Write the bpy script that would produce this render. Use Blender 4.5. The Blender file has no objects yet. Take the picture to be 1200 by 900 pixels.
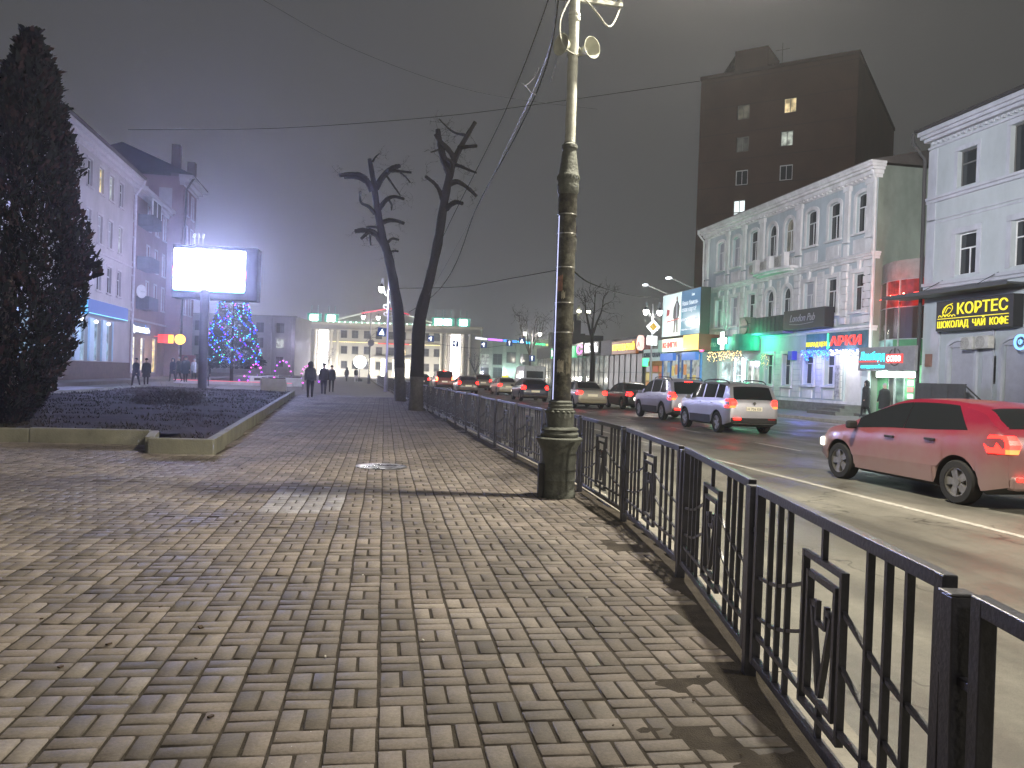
import bpy, bmesh, math, random
import numpy as np
from mathutils import Vector, Matrix
random.seed(7); rng = np.random.default_rng(11)
S = bpy.context.scene; COL = S.collection
PI = math.pi; R = math.radians
# ---------------------------------------------------------------- camera maths
FPX = 936.0; EYE = 1.5
YAW, PIT, ROL = R(10.9), R(-0.61), R(2.0)
_f = np.array([math.sin(YAW)*math.cos(PIT), math.cos(YAW)*math.cos(PIT), math.sin(PIT)])
_r0 = np.array([math.cos(YAW), -math.sin(YAW), 0.]); _u0 = np.cross(_r0, _f)
_r = _r0*math.cos(ROL)+_u0*math.sin(ROL); _u = -_r0*math.sin(ROL)+_u0*math.cos(ROL)
_C = np.array([0., 0., EYE])
def ray(px, py): return _f+_r*(px-600)/FPX+_u*(450-py)/FPX
def atZ(px, py, z=0.): d = ray(px, py); return _C+d*((z-EYE)/d[2])
def atX(px, py, x): d = ray(px, py); return _C+d*(x/d[0])
def atY(px, py, y): d = ray(px, py); return _C+d*(y/d[1])
cam = bpy.data.cameras.new('camera'); co = bpy.data.objects.new('camera', cam); COL.objects.link(co)
cam.sensor_width = 36; cam.lens = FPX/1200*36; cam.clip_end = 3000; cam.clip_start = .05
M4 = Matrix(((_r[0], _u[0], -_f[0], 0), (_r[1], _u[1], -_f[1], 0), (_r[2], _u[2], -_f[2], EYE), (0, 0, 0, 1)))
co.matrix_world = M4; S.camera = co
S.view_settings.view_transform = 'Standard'; S.view_settings.look = 'None'
S.view_settings.exposure = 0; S.view_settings.gamma = 1
S.cycles.use_denoising = True; S.cycles.max_bounces = 5; S.cycles.diffuse_bounces = 2; S.cycles.glossy_bounces = 3
S.cycles.transparent_max_bounces = 6; S.cycles.volume_bounces = 0; S.cycles.transmission_bounces = 3
S.cycles.sample_clamp_indirect = 3.0; S.cycles.sample_clamp_direct = 0; S.cycles.use_light_tree = True
S.cycles.caustics_reflective = False; S.cycles.caustics_refractive = False
# ---------------------------------------------------------------- world: night fog lit by the town
FOG = 0.0014
w = bpy.data.worlds.new('World'); S.world = w; w.use_nodes = True
nt = w.node_tree; nt.nodes.clear()
out = nt.nodes.new('ShaderNodeOutputWorld'); bg = nt.nodes.new('ShaderNodeBackground')
sky = nt.nodes.new('ShaderNodeTexSky'); sky.sky_type = 'NISHITA'; sky.sun_disc = False
sky.sun_elevation = R(-6); sky.sun_rotation = R(120); bg.inputs[1].default_value = .05
nt.links.new(sky.outputs[0], bg.inputs[0]); nt.links.new(bg.outputs[0], out.inputs[0])
vs = nt.nodes.new('ShaderNodeVolumePrincipled')
vs.inputs['Color'].default_value = (.9, .9, .93, 1); vs.inputs['Density'].default_value = FOG
vs.inputs['Anisotropy'].default_value = .82
vs.inputs['Emission Strength'].default_value = FOG
vs.inputs['Emission Color'].default_value = (.034, .034, .033, 1)
nt.links.new(vs.outputs[0], out.inputs['Volume'])
# ---------------------------------------------------------------- materials
def N(nt, t, **k):
    n = nt.nodes.new(t)
    for a, b in k.items(): setattr(n, a, b)
    return n
_mc = {}
def mat(name, col, rough=.7, metal=0., var=.25, scale=3., bump=0., bscale=40., dirt=None, dirtz=.5, spec=.4, clear=0., streak=0.):
    """principled material: colour broken up by two noises, optional dirt rising from below, optional bump"""
    if name in _mc: return _mc[name]
    m = bpy.data.materials.new(name); m.use_nodes = True; t = m.node_tree; L = t.links.new
    p = t.nodes['Principled BSDF']; p.inputs['Metallic'].default_value = metal
    p.inputs['Specular IOR Level'].default_value = spec
    p.inputs['Coat Weight'].default_value = clear; p.inputs['Coat Roughness'].default_value = .15
    tc = N(t, 'ShaderNodeTexCoord'); n1 = N(t, 'ShaderNodeTexNoise'); n1.inputs['Scale'].default_value = scale
    n1.inputs['Detail'].default_value = 8; n1.inputs['Roughness'].default_value = .65
    mp = N(t, 'ShaderNodeMapping'); mp.inputs['Scale'].default_value = (1, 1, 1-streak)
    L(tc.outputs['Object'], mp.inputs[0]); L(mp.outputs[0], n1.inputs['Vector'])
    mr = N(t, 'ShaderNodeMapRange'); mr.inputs[1].default_value = .3; mr.inputs[2].default_value = .7
    mr.inputs[3].default_value = 1-var; mr.inputs[4].default_value = 1+var*.6
    L(n1.outputs[0], mr.inputs[0])
    mx = N(t, 'ShaderNodeVectorMath', operation='SCALE'); mx.inputs[0].default_value = col[:3]
    L(mr.outputs[0], mx.inputs['Scale']); cur = mx.outputs[0]
    if dirt is not None:
        sx = N(t, 'ShaderNodeSeparateXYZ'); L(tc.outputs['Object'], sx.inputs[0])
        a = N(t, 'ShaderNodeMath', operation='MULTIPLY_ADD'); a.inputs[1].default_value = .6; L(n1.outputs[0], a.inputs[0]); 
        b = N(t, 'ShaderNodeMath', operation='SUBTRACT'); L(sx.outputs[2], a.inputs[2]); L(a.outputs[0], b.inputs[0]); b.inputs[1].default_value = .3
        r2 = N(t, 'ShaderNodeMapRange'); r2.inputs[1].default_value = dirtz*1.25; r2.inputs[2].default_value = dirtz*.45
        L(b.outputs[0], r2.inputs[0]); mm = N(t, 'ShaderNodeMix', data_type='RGBA'); L(r2.outputs[0], mm.inputs[0])
        L(cur, mm.inputs[6]); mm.inputs[7].default_value = (*dirt, 1); cur = mm.outputs[2]
        r3 = N(t, 'ShaderNodeMapRange'); r3.inputs[3].default_value = clear; r3.inputs[4].default_value = 0
        L(r2.outputs[0], r3.inputs[0]); L(r3.outputs[0], p.inputs['Coat Weight'])
    L(cur, p.inputs['Base Color'])
    rr = N(t, 'ShaderNodeMapRange'); rr.inputs[3].default_value = max(.03, rough-.12); rr.inputs[4].default_value = min(1, rough+.12)
    L(n1.outputs[0], rr.inputs[0]); L(rr.outputs[0], p.inputs['Roughness'])
    if bump:
        n2 = N(t, 'ShaderNodeTexNoise'); n2.inputs['Scale'].default_value = bscale; n2.inputs['Detail'].default_value = 5
        L(tc.outputs['Object'], n2.inputs['Vector']); bp = N(t, 'ShaderNodeBump'); bp.inputs['Strength'].default_value = bump
        bp.inputs['Distance'].default_value = .02; L(n2.outputs[0], bp.inputs['Height']); L(bp.outputs[0], p.inputs['Normal'])
    _mc[name] = m; return m
def emit(name, col, s, base=(.02, .02, .02)):
    if name in _mc: return _mc[name]
    m = bpy.data.materials.new(name); m.use_nodes = True; p = m.node_tree.nodes['Principled BSDF']
    p.inputs['Base Color'].default_value = (*base, 1); p.inputs['Emission Color'].default_value = (*col, 1)
    p.inputs['Emission Strength'].default_value = s; p.inputs['Roughness'].default_value = .4
    m.cycles.emission_sampling = 'NONE' if s < 1.5 else 'AUTO'
    _mc[name] = m; return m
def glass(name, col=(.02, .025, .03), rough=.06, lit=None, ls=0.):
    """dark window glass that reflects; lit windows glow a little unevenly"""
    if name in _mc: return _mc[name]
    m = bpy.data.materials.new(name); m.use_nodes = True; t = m.node_tree; p = t.nodes['Principled BSDF']
    p.inputs['Base Color'].default_value = (*col, 1); p.inputs['Roughness'].default_value = rough
    p.inputs['Specular IOR Level'].default_value = .8
    if lit:
        tc = N(t, 'ShaderNodeTexCoord'); n = N(t, 'ShaderNodeTexNoise'); n.inputs['Scale'].default_value = 1.7
        mr = N(t, 'ShaderNodeMapRange'); mr.inputs[1].default_value = .35; mr.inputs[2].default_value = .65
        mr.inputs[3].default_value = ls*.35; mr.inputs[4].default_value = ls*1.4
        t.links.new(tc.outputs['Object'], n.inputs[0]); t.links.new(n.outputs[0], mr.inputs[0])
        t.links.new(mr.outputs[0], p.inputs['Emission Strength']); p.inputs['Emission Color'].default_value = (*lit, 1)
        m.cycles.emission_sampling = 'NONE'
    _mc[name] = m; return m
# ---------------------------------------------------------------- mesh builder
class MB:
    def __init__(s): s.v = []; s.f = []; s.mi = []
    def add(s, vs, fs, m=0):
        b = len(s.v); s.v += [tuple(v) for v in vs]; s.f += [tuple(b+i for i in f) for f in fs]; s.mi += [m]*len(fs); return s
    def box(s, c, d, rz=0, m=0, rx=0, ry=0):
        x, y, z = d[0]/2, d[1]/2, d[2]/2
        q = [Vector(p) for p in ((-x,-y,-z),(x,-y,-z),(x,y,-z),(-x,y,-z),(-x,-y,z),(x,-y,z),(x,y,z),(-x,y,z))]
        if rz or rx or ry:
            M = Matrix.Rotation(rz, 3, 'Z') @ Matrix.Rotation(ry, 3, 'Y') @ Matrix.Rotation(rx, 3, 'X'); q = [M @ p for p in q]
        return s.add([(p.x+c[0], p.y+c[1], p.z+c[2]) for p in q], [(0,3,2,1),(4,5,6,7),(0,1,5,4),(1,2,6,5),(2,3,7,6),(3,0,4,7)], m)
    def bb(s, x0, x1, y0, y1, z0, z1, m=0): return s.box(((x0+x1)/2, (y0+y1)/2, (z0+z1)/2), (abs(x1-x0), abs(y1-y0), abs(z1-z0)), m=m)
    def tube(s, pts, r, n=6, m=0, cap=True):
        pts = [Vector(p) for p in pts]; k = len(pts)
        rs = r if isinstance(r, (list, tuple)) else [r]*k
        b = len(s.v); up = None
        for i, p in enumerate(pts):
            d = (pts[min(i+1, k-1)]-pts[max(i-1, 0)]).normalized()
            if up is None: up = Vector((0, 0, 1)) if abs(d.z) < .9 else Vector((1, 0, 0))
            a = d.cross(up).normalized(); c = a.cross(d).normalized(); up = c
            for j in range(n):
                t = 2*PI*j/n+PI/n; s.v.append(tuple(p+(a*math.cos(t)+c*math.sin(t))*rs[i]))
        for i in range(k-1):
            for j in range(n):
                s.f.append((b+i*n+j, b+i*n+(j+1) % n, b+(i+1)*n+(j+1) % n, b+(i+1)*n+j)); s.mi.append(m)
        if cap:
            s.f.append(tuple(b+j for j in reversed(range(n)))); s.f.append(tuple(b+(k-1)*n+j for j in range(n))); s.mi += [m, m]
        return s
    def bar(s, p0, p1, w, d=None, m=0):
        """square bar from p0 to p1"""
        return s.tube([p0, p1], (w*.7071, w*.7071), 4, m)
    def lathe(s, prof, c=(0, 0, 0), n=16, m=0, cap=True):
        b = len(s.v); k = len(prof)
        for r_, z in prof:
            for j in range(n): s.v.append((c[0]+r_*math.cos(2*PI*j/n), c[1]+r_*math.sin(2*PI*j/n), c[2]+z))
        for i in range(k-1):
            for j in range(n):
                s.f.append((b+i*n+j, b+i*n+(j+1) % n, b+(i+1)*n+(j+1) % n, b+(i+1)*n+j)); s.mi.append(m)
        if cap:
            s.f.append(tuple(b+j for j in reversed(range(n)))); s.f.append(tuple(b+(k-1)*n+j for j in range(n))); s.mi += [m, m]
        return s
    def prism(s, poly, o, ax, ay, dp, m=0):
        """polygon (u,v) placed at o with axes ax, ay and pushed by vector dp"""
        o, ax, ay, dp = map(Vector, (o, ax, ay, dp)); k = len(poly)
        q = [o+ax*u+ay*v for u, v in poly]; q += [p+dp for p in q]
        return s.add(q, [tuple(range(k)), tuple(reversed(range(k, 2*k)))]+[(i, i+k, (i+1) % k+k, (i+1) % k) for i in range(k)], m)
    def quad(s, a, b, c, d, m=0): return s.add([a, b, c, d], [(0, 1, 2, 3)], m)
    def build(s, name, ms, parent=None, smooth=False, bevel=0, fix=True, angle=35):
        me = bpy.data.meshes.new(name); me.from_pydata(s.v, [], s.f)
        for m in (ms if isinstance(ms, (list, tuple)) else [ms]): me.materials.append(m)
        me.polygons.foreach_set('material_index', s.mi)
        if fix:
            bm = bmesh.new(); bm.from_mesh(me); bmesh.ops.recalc_face_normals(bm, faces=bm.faces)
            bm.to_mesh(me); bm.free()
        if smooth:
            me.polygons.foreach_set('use_smooth', [True]*len(me.polygons)); me.set_sharp_from_angle(angle=R(angle))
        me.update(); o = bpy.data.objects.new(name, me); COL.objects.link(o)
        if bevel:
            bv = o.modifiers.new('bevel', 'BEVEL'); bv.width = bevel; bv.segments = 2; bv.limit_method = 'ANGLE'
        if parent: o.parent = parent
        return o
def thing(name, label, cat, loc=(0, 0, 0), rz=0, group=None):
    o = bpy.data.objects.new(name, None); COL.objects.link(o); o.location = loc; o.rotation_euler = (0, 0, rz)
    return tag(o, label, cat, group)
def tag(o, label, cat, group=None):
    o['label'] = label; o['category'] = cat
    if group: o['group'] = group
    return o
def struct(o): o['kind'] = 'structure'; return o
def stuff(o, label, cat): tag(o, label, cat); o['kind'] = 'stuff'; return o
def copy_tree(o, parent=None):
    c = o.copy(); COL.objects.link(c)
    if parent: c.parent = parent
    for ch in list(o.children): copy_tree(ch, c)
    return c
def text(body, size, m, parent, name='lettering', loc=(0, 0, 0), rot=(PI/2, 0, 0), ext=.01, sx=1., off=0., shear=0., align='LEFT', fit=None):
    """lettering as mesh, facing -Y of its parent"""
    cu = bpy.data.curves.new('t', 'FONT'); cu.body = body; cu.size = size; cu.extrude = ext; cu.offset = off; cu.shear = shear
    cu.align_x = align; cu.resolution_u = 3
    t = bpy.data.objects.new('t', cu); COL.objects.link(t); dg = bpy.context.evaluated_depsgraph_get()
    me = bpy.data.meshes.new_from_object(t.evaluated_get(dg)); bpy.data.objects.remove(t); bpy.data.curves.remove(cu)
    if fit and len(me.vertices):
        xs = [v.co.x for v in me.vertices]; wd = max(xs)-min(xs); x0 = min(xs)
        for v in me.vertices: v.co.x = (v.co.x-x0)*fit/wd
    me.materials.clear(); me.materials.append(m)
    o = bpy.data.objects.new(name, me); COL.objects.link(o); o.parent = parent; o.location = loc; o.rotation_euler = rot
    o.scale = (sx, 1, 1); return o
def lamp(name, loc, power, col, rad=.15, spot=None, aim=None, blend=.6, maxd=None):
    l = bpy.data.lights.new(name, 'SPOT' if spot else 'POINT'); l.energy = power; l.color = col; l.shadow_soft_size = rad
    if spot: l.spot_size = R(spot); l.spot_blend = blend
    o = bpy.data.objects.new(name, l); COL.objects.link(o); o.location = loc
    if aim is not None: o.rotation_euler = (Vector(aim)-Vector(loc)).to_track_quat('-Z', 'Y').to_euler()
    return o
from mathutils import noise as NZ
def nz(x, y, s=1., z=0.): return NZ.noise(Vector((x*s, y*s, z)))
def lerp_pts(P, t):
    if t <= P[0][0]: return P[0][1]
    for (a, va), (b, vb) in zip(P, P[1:]):
        if t <= b: return va+(vb-va)*(t-a)/(b-a)
    return P[-1][1]
FL = [(-9., -.6), (-1., 1.0), (1.8, 1.56), (3.8, 2.03), (5.75, 2.47), (8.2, 2.80), (10.4, 2.92), (16, 2.86), (31, 2.7), (50, 2.5), (92, 2.0)]
def fx(y): return lerp_pts(FL, y)
def sheet(name, poly, z, m, sub=0):
    mb = MB(); mb.add([(x, y, z) for x, y in poly], [tuple(range(len(poly)))])
    return struct(mb.build(name, m))
# ---------------------------------------------------------------- ground, road, pavements
def asphalt():
    m = bpy.data.materials.new('asphalt'); m.use_nodes = True; t = m.node_tree; L = t.links.new; p = t.nodes['Principled BSDF']
    tc = N(t, 'ShaderNodeTexCoord'); mp = N(t, 'ShaderNodeMapping'); mp.inputs['Scale'].default_value = (1.1, .05, 1); L(tc.outputs['Object'], mp.inputs[0])
    def nse(sc, det, src, a, b, lo, hi, ro=.6):
        n = N(t, 'ShaderNodeTexNoise'); n.inputs['Scale'].default_value = sc; n.inputs['Detail'].default_value = det; n.inputs['Roughness'].default_value = ro; L(src, n.inputs[0])
        r_ = N(t, 'ShaderNodeMapRange'); r_.inputs[1].default_value = a; r_.inputs[2].default_value = b; r_.inputs[3].default_value = lo; r_.inputs[4].default_value = hi; L(n.outputs[0], r_.inputs[0]); return n, r_.outputs[0]
    _, tr = nse(1., 5, mp.outputs[0], .35, .65, .62, 1.25); _, pa = nse(.45, 7, tc.outputs['Object'], .38, .62, .75, 1.18); gn, gr = nse(150, 3, tc.outputs['Object'], .3, .7, .55, 1.5, .8); _, gm = nse(14, 8, tc.outputs['Object'], .3, .7, .8, 1.2, .8)
    cur = tr
    for q in (pa, gr, gm): m_ = N(t, 'ShaderNodeMath', operation='MULTIPLY'); L(cur, m_.inputs[0]); L(q, m_.inputs[1]); cur = m_.outputs[0]
    v = N(t, 'ShaderNodeTexVoronoi', feature='DISTANCE_TO_EDGE'); v.inputs['Scale'].default_value = .33; wv = N(t, 'ShaderNodeTexNoise'); wv.inputs['Scale'].default_value = 2.5; L(tc.outputs['Object'], wv.inputs[0])
    va = N(t, 'ShaderNodeVectorMath', operation='MULTIPLY_ADD'); L(wv.outputs['Color'], va.inputs[0]); va.inputs[1].default_value = (.9, .9, 0); L(tc.outputs['Object'], va.inputs[2]); L(va.outputs[0], v.inputs[0])
    cr_ = N(t, 'ShaderNodeMapRange'); cr_.inputs[1].default_value = .002; cr_.inputs[2].default_value = .007; cr_.inputs[3].default_value = .45; cr_.inputs[4].default_value = 1; L(v.outputs[0], cr_.inputs[0])
    m_ = N(t, 'ShaderNodeMath', operation='MULTIPLY'); L(cur, m_.inputs[0]); L(cr_.outputs[0], m_.inputs[1])
    sv = N(t, 'ShaderNodeVectorMath', operation='SCALE'); sv.inputs[0].default_value = (.160, .153, .130); L(m_.outputs[0], sv.inputs['Scale']); L(sv.outputs[0], p.inputs['Base Color'])
    rr = N(t, 'ShaderNodeMapRange'); rr.inputs[1].default_value = .7; rr.inputs[2].default_value = 1.2; rr.inputs[3].default_value = .32; rr.inputs[4].default_value = .7; L(pa, rr.inputs[0]); L(rr.outputs[0], p.inputs['Roughness'])
    bp = N(t, 'ShaderNodeBump'); bp.inputs['Strength'].default_value = .55; bp.inputs['Distance'].default_value = .006; L(gn.outputs[0], bp.inputs['Height']); L(bp.outputs[0], p.inputs['Normal']); return m
M_as = asphalt()
M_gr = mat('far_ground', (.10, .095, .09), .8, var=.35, scale=.15)
M_con = mat('kerb_concrete', (.30, .28, .24), .8, var=.35, scale=2.5, bump=.3)
M_pave = mat('old_pavement', (.12, .11, .105), .7, var=.3, scale=.5, bump=.2, bscale=30)
M_white = mat('road_paint', (.55, .53, .48), .6, var=.5, scale=9)
sheet('ground', [(-1500, -300), (1500, -300), (1500, 1500), (-1500, 1500)], -.15, M_gr)
ys = [-9, -1, 1.8, 3.8, 5.75, 8.2, 10.4, 16, 31, 50, 92]
sheet('road', [(fx(y)+.3, y) for y in ys]+[(2.3, 175), (21, 175), (21, -9)], -.12, M_as)
def slab(name, poly, z0, z1, m):
    mb = MB(); k = len(poly); mb.add([(x, y, z1) for x, y in poly]+[(x, y, z0) for x, y in poly],
        [tuple(range(k))]+[(i, i+k, (i+1) % k+k, (i+1) % k) for i in range(k)]); return struct(mb.build(name, m))
slab('pavement_bed', [(fx(y)+.12, y) for y in ys]+[(2.1, 150), (-16.2, 150), (-16.2, -9)], -.14, -.035, mat('bedding', (.085, .07, .055), .95, var=.4, scale=4, bump=.4))
slab('pavement_far', [(-3.6, 45.8), (fx(50)-.15, 45.8), (1.8, 92), (1.9, 149), (-16, 149), (-16, 50), (-4, 50)], -.03, .002, M_pave)
slab('far_square', [(-60, 150.02), (60, 150.02), (60, 260), (-60, 260)], -.13, -.02, M_pave)
slab('plaza', [(-16.2, 30), (-16.2, 150), (-60, 150), (-60, 30)], -.14, .22, M_pave)
slab('side_path', [(-16.1, 12), (-11.95, 12), (-11.95, 49.5), (-16.1, 49.5)], -.03, .012, mat('path_light', (.2, .195, .21), .6, var=.25, scale=1.5))
slab('sidewalk', [(21.2, -9), (21.2, 170), (60, 170), (60, -9)], -.14, 0, mat('sidewalk_tiles', (.16, .15, .14), .6, var=.35, scale=.7, bump=.2))
# kerbs
mb = MB()
for a, b in zip(ys, ys[1:]):
    n = max(1, int((b-a)/1.0))
    for i in range(n):
        y0 = a+(b-a)*i/n+.006; y1 = a+(b-a)*(i+1)/n-.006; x0 = fx(y0); x1 = fx(y1); h = .004*random.random()
        q = [(x0+.12, y0), (x0+.30, y0), (x1+.30, y1), (x1+.12, y1)]
        mb.add([(x, y, -.14) for x, y in q]+[(x, y, .005+h) for x, y in q], [(4, 5, 6, 7), (0, 1, 5, 4), (1, 2, 6, 5), (2, 3, 7, 6), (3, 0, 4, 7)])
struct(mb.build('road_kerb', M_con))
mb = MB()
for i in range(150): mb.bb(21.0, 21.195, -9+i*1.1+.006, -9+(i+1)*1.1-.006, -.14, .012+.004*random.random())
struct(mb.build('far_kerb', M_con))
# markings
mb = MB()
for i in range(30):
    mb.quad((7.36, -5+i*3.5, -.116), (7.48, -5+i*3.5, -.116), (7.48, -1.5+i*3.5, -.116), (7.36, -1.5+i*3.5, -.116))
for lane in (10.75, 14.15, 17.6):
    for i in range(22): mb.quad((lane, -6+i*6., -.116), (lane+.12, -6+i*6., -.116), (lane+.12, -3.6+i*6., -.116), (lane, -3.6+i*6., -.116))
mb.quad((20.4, -9, -.116), (20.52, -9, -.116), (20.52, 130, -.116), (20.4, 130, -.116))
struct(mb.build('road_markings', M_white))
# ---------------------------------------------------------------- basket-weave paving: real blocks
def in_pave(x, y):
    if x > fx(y)-.10: return False
    if y < 14.05: return x > -11.8
    if x > -2.3-.034*(y-14): return y < 45.8
    if y < 15.6 and x < -3.5: return x > -11.9
    return False
C_ = .212; gp = .0125; ang = R(-1.8); ca, sa = math.cos(ang), math.sin(ang)
V = []; T = []; Cc = []
for j in range(2, 222):
    for i in range(-64, 22):
        cx = (i+.5)*C_+.02; cy = (j+.5)*C_
        x = cx*ca-cy*sa; y = cx*sa+cy*ca
        if not in_pave(x, y): continue
        hor = (i+j) % 2
        patch = (-.98 < x < -.18 and 8.6 < y < 10.5)
        wet = nz(x, y, .35, 3.)
        for k in (-1, 1):
            bx, by = (cx, cy+k*C_/4) if hor else (cx+k*C_/4, cy)
            hx, hy = ((C_-gp)/2, (C_/2-gp)/2) if hor else ((C_/2-gp)/2, (C_-gp)/2)
            hx += random.uniform(-.0035, .0); hy += random.uniform(-.0025, .001)
            wob = .013*nz(bx, by, .9, 7.)+.005*nz(bx, by, 2.6, 4.); bx += wob+random.uniform(-.0015, .0015); by += .012*nz(bx, by, .8, 9.)+random.uniform(-.0015, .0015)
            rz = random.gauss(0, .008); z = random.gauss(0, .0011)+.004*nz(bx, by, .9, 1.); tx = random.gauss(0, .008); ty = random.gauss(0, .008)
            if random.random() < .035: z -= random.uniform(.003, .007)
            V.append((bx, by, hx, hy, rz, z, tx, ty)); T.append(random.gauss(.47, .12) + (-.22 if random.random() < .04 else 0) + (.18 if nz(bx, by, .5, 20.) > .25 else 0)); Cc.append(1. if patch else 0.)
A = np.array(V); n = len(A); T = np.clip(np.array(T), 0, 1); Cc = np.array(Cc)
sg = np.array([(-1, -1), (1, -1), (1, 1), (-1, 1)], float)
co_ = np.zeros((n, 12, 3))
for r_, (ins, dz) in enumerate(((0., -.03), (0., -.0035), (.0035, 0.))):
    for q in range(4):
        lx = sg[q, 0]*(A[:, 2]-ins); ly = sg[q, 1]*(A[:, 3]-ins)
        X = A[:, 0]+lx*np.cos(A[:, 4])-ly*np.sin(A[:, 4]); Y = A[:, 1]+lx*np.sin(A[:, 4])+ly*np.cos(A[:, 4])
        co_[:, r_*4+q, 0] = X*ca-Y*sa; co_[:, r_*4+q, 1] = X*sa+Y*ca
        co_[:, r_*4+q, 2] = A[:, 5]+dz+lx*A[:, 6]+ly*A[:, 7]
fc = [(8, 9, 10, 11)]+[(a, (a+1) % 4, (a+1) % 4+4, a+4) for a in range(4)]+[(a+4, (a+1) % 4+4, (a+1) % 4+8, a+8) for a in range(4)]
F_ = (np.arange(n)[:, None, None]*12+np.array(fc)[None]).reshape(-1)
me = bpy.data.meshes.new('pavement'); me.vertices.add(n*12); me.vertices.foreach_set('co', co_.reshape(-1))
me.loops.add(n*36); me.loops.foreach_set('vertex_index', F_.astype(np.int32)); me.polygons.add(n*9)
me.polygons.foreach_set('loop_start', np.arange(n*9, dtype=np.int32)*4); me.polygons.foreach_set('loop_total', np.full(n*9, 4, np.int32))
me.update(); me.validate()
at = me.attributes.new('tone', 'FLOAT', 'FACE'); at.data.foreach_set('value', np.repeat(T, 9).astype(np.float32))
at = me.attributes.new('patch', 'FLOAT', 'FACE'); at.data.foreach_set('value', np.repeat(Cc, 9).astype(np.float32))
m = bpy.data.materials.new('paving_blocks'); m.use_nodes = True; t = m.node_tree; L = t.links.new; p = t.nodes['Principled BSDF']
tc = N(t, 'ShaderNodeTexCoord'); a1 = N(t, 'ShaderNodeAttribute', attribute_name='tone'); a2 = N(t, 'ShaderNodeAttribute', attribute_name='patch')
cr = N(t, 'ShaderNodeValToRGB'); e = cr.color_ramp.elements; e[0].color = (.07, .062, .052, 1); e[1].color = (.27, .24, .21, 1); e[0].position = .0; e[1].position = 1
e = cr.color_ramp.elements.new(.45); e.color = (.165, .140, .122, 1); L(a1.outputs['Fac'], cr.inputs[0])
mxp = N(t, 'ShaderNodeMix', data_type='RGBA'); L(a2.outputs['Fac'], mxp.inputs[0]); L(cr.outputs[0], mxp.inputs[6]); mxp.inputs[7].default_value = (.27, .26, .27, 1)
nb = N(t, 'ShaderNodeTexNoise'); nb.inputs['Scale'].default_value = .55; nb.inputs['Detail'].default_value = 7; nb.inputs['Roughness'].default_value = .7; L(tc.outputs['Object'], nb.inputs[0])
rb = N(t, 'ShaderNodeMapRange'); rb.inputs[1].default_value = .36; rb.inputs[2].default_value = .6; rb.inputs[3].default_value = .42; rb.inputs[4].default_value = 1.18; L(nb.outputs[0], rb.inputs[0])
nf = N(t, 'ShaderNodeTexNoise'); nf.inputs['Scale'].default_value = 55; nf.inputs['Detail'].default_value = 6; nf.inputs['Roughness'].default_value = .75; L(tc.outputs['Object'], nf.inputs[0])
rf = N(t, 'ShaderNodeMapRange'); rf.inputs[1].default_value = .3; rf.inputs[2].default_value = .7; rf.inputs[3].default_value = .72; rf.inputs[4].default_value = 1.2; L(nf.outputs[0], rf.inputs[0])
mu = N(t, 'ShaderNodeMath', operation='MULTIPLY'); L(rb.outputs[0], mu.inputs[0]); L(rf.outputs[0], mu.inputs[1])
sc_ = N(t, 'ShaderNodeVectorMath', operation='SCALE'); L(mxp.outputs[2], sc_.inputs[0]); L(mu.outputs[0], sc_.inputs['Scale'])
# brown dirt film patches and salt specks
nd = N(t, 'ShaderNodeTexNoise'); nd.inputs['Scale'].default_value = 1.6; nd.inputs['Detail'].default_value = 9; nd.inputs['Roughness'].default_value = .72; L(tc.outputs['Object'], nd.inputs[0])
rd = N(t, 'ShaderNodeMapRange'); rd.inputs[1].default_value = .52; rd.inputs[2].default_value = .68; rd.inputs[4].default_value = .6; L(nd.outputs[0], rd.inputs[0])
md = N(t, 'ShaderNodeMix', data_type='RGBA'); L(rd.outputs[0], md.inputs[0]); L(sc_.outputs[0], md.inputs[6]); md.inputs[7].default_value = (.085, .073, .058, 1)
vo = N(t, 'ShaderNodeTexVoronoi'); vo.inputs['Scale'].default_value = 26; L(tc.outputs['Object'], vo.inputs[0])
vl = N(t, 'ShaderNodeMath', operation='LESS_THAN'); vl.inputs[1].default_value = .05; L(vo.outputs['Distance'], vl.inputs[0])
ng = N(t, 'ShaderNodeMath', operation='GREATER_THAN'); ng.inputs[1].default_value = .56; L(nb.outputs[0], ng.inputs[0])
vm = N(t, 'ShaderNodeMath', operation='MULTIPLY'); L(vl.outputs[0], vm.inputs[0]); L(ng.outputs[0], vm.inputs[1])
ms = N(t, 'ShaderNodeMix', data_type='RGBA'); L(vm.outputs[0], ms.inputs[0]); L(md.outputs[2], ms.inputs[6]); ms.inputs[7].default_value = (.7, .7, .72, 1)
L(ms.outputs[2], p.inputs['Base Color'])
rr = N(t, 'ShaderNodeMapRange'); rr.inputs[1].default_value = .35; rr.inputs[2].default_value = .6; p.inputs['Specular IOR Level'].default_value = .3; rr.inputs[3].default_value = .6; rr.inputs[4].default_value = .9; L(nb.outputs[0], rr.inputs[0]); L(rr.outputs[0], p.inputs['Roughness'])
bp = N(t, 'ShaderNodeBump'); bp.inputs['Strength'].default_value = .5; bp.inputs['Distance'].default_value = .006; L(nf.outputs[0], bp.inputs['Height']); L(bp.outputs[0], p.inputs['Normal'])
me.materials.append(m); o = bpy.data.objects.new('pavement', me); COL.objects.link(o); struct(o)
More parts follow.
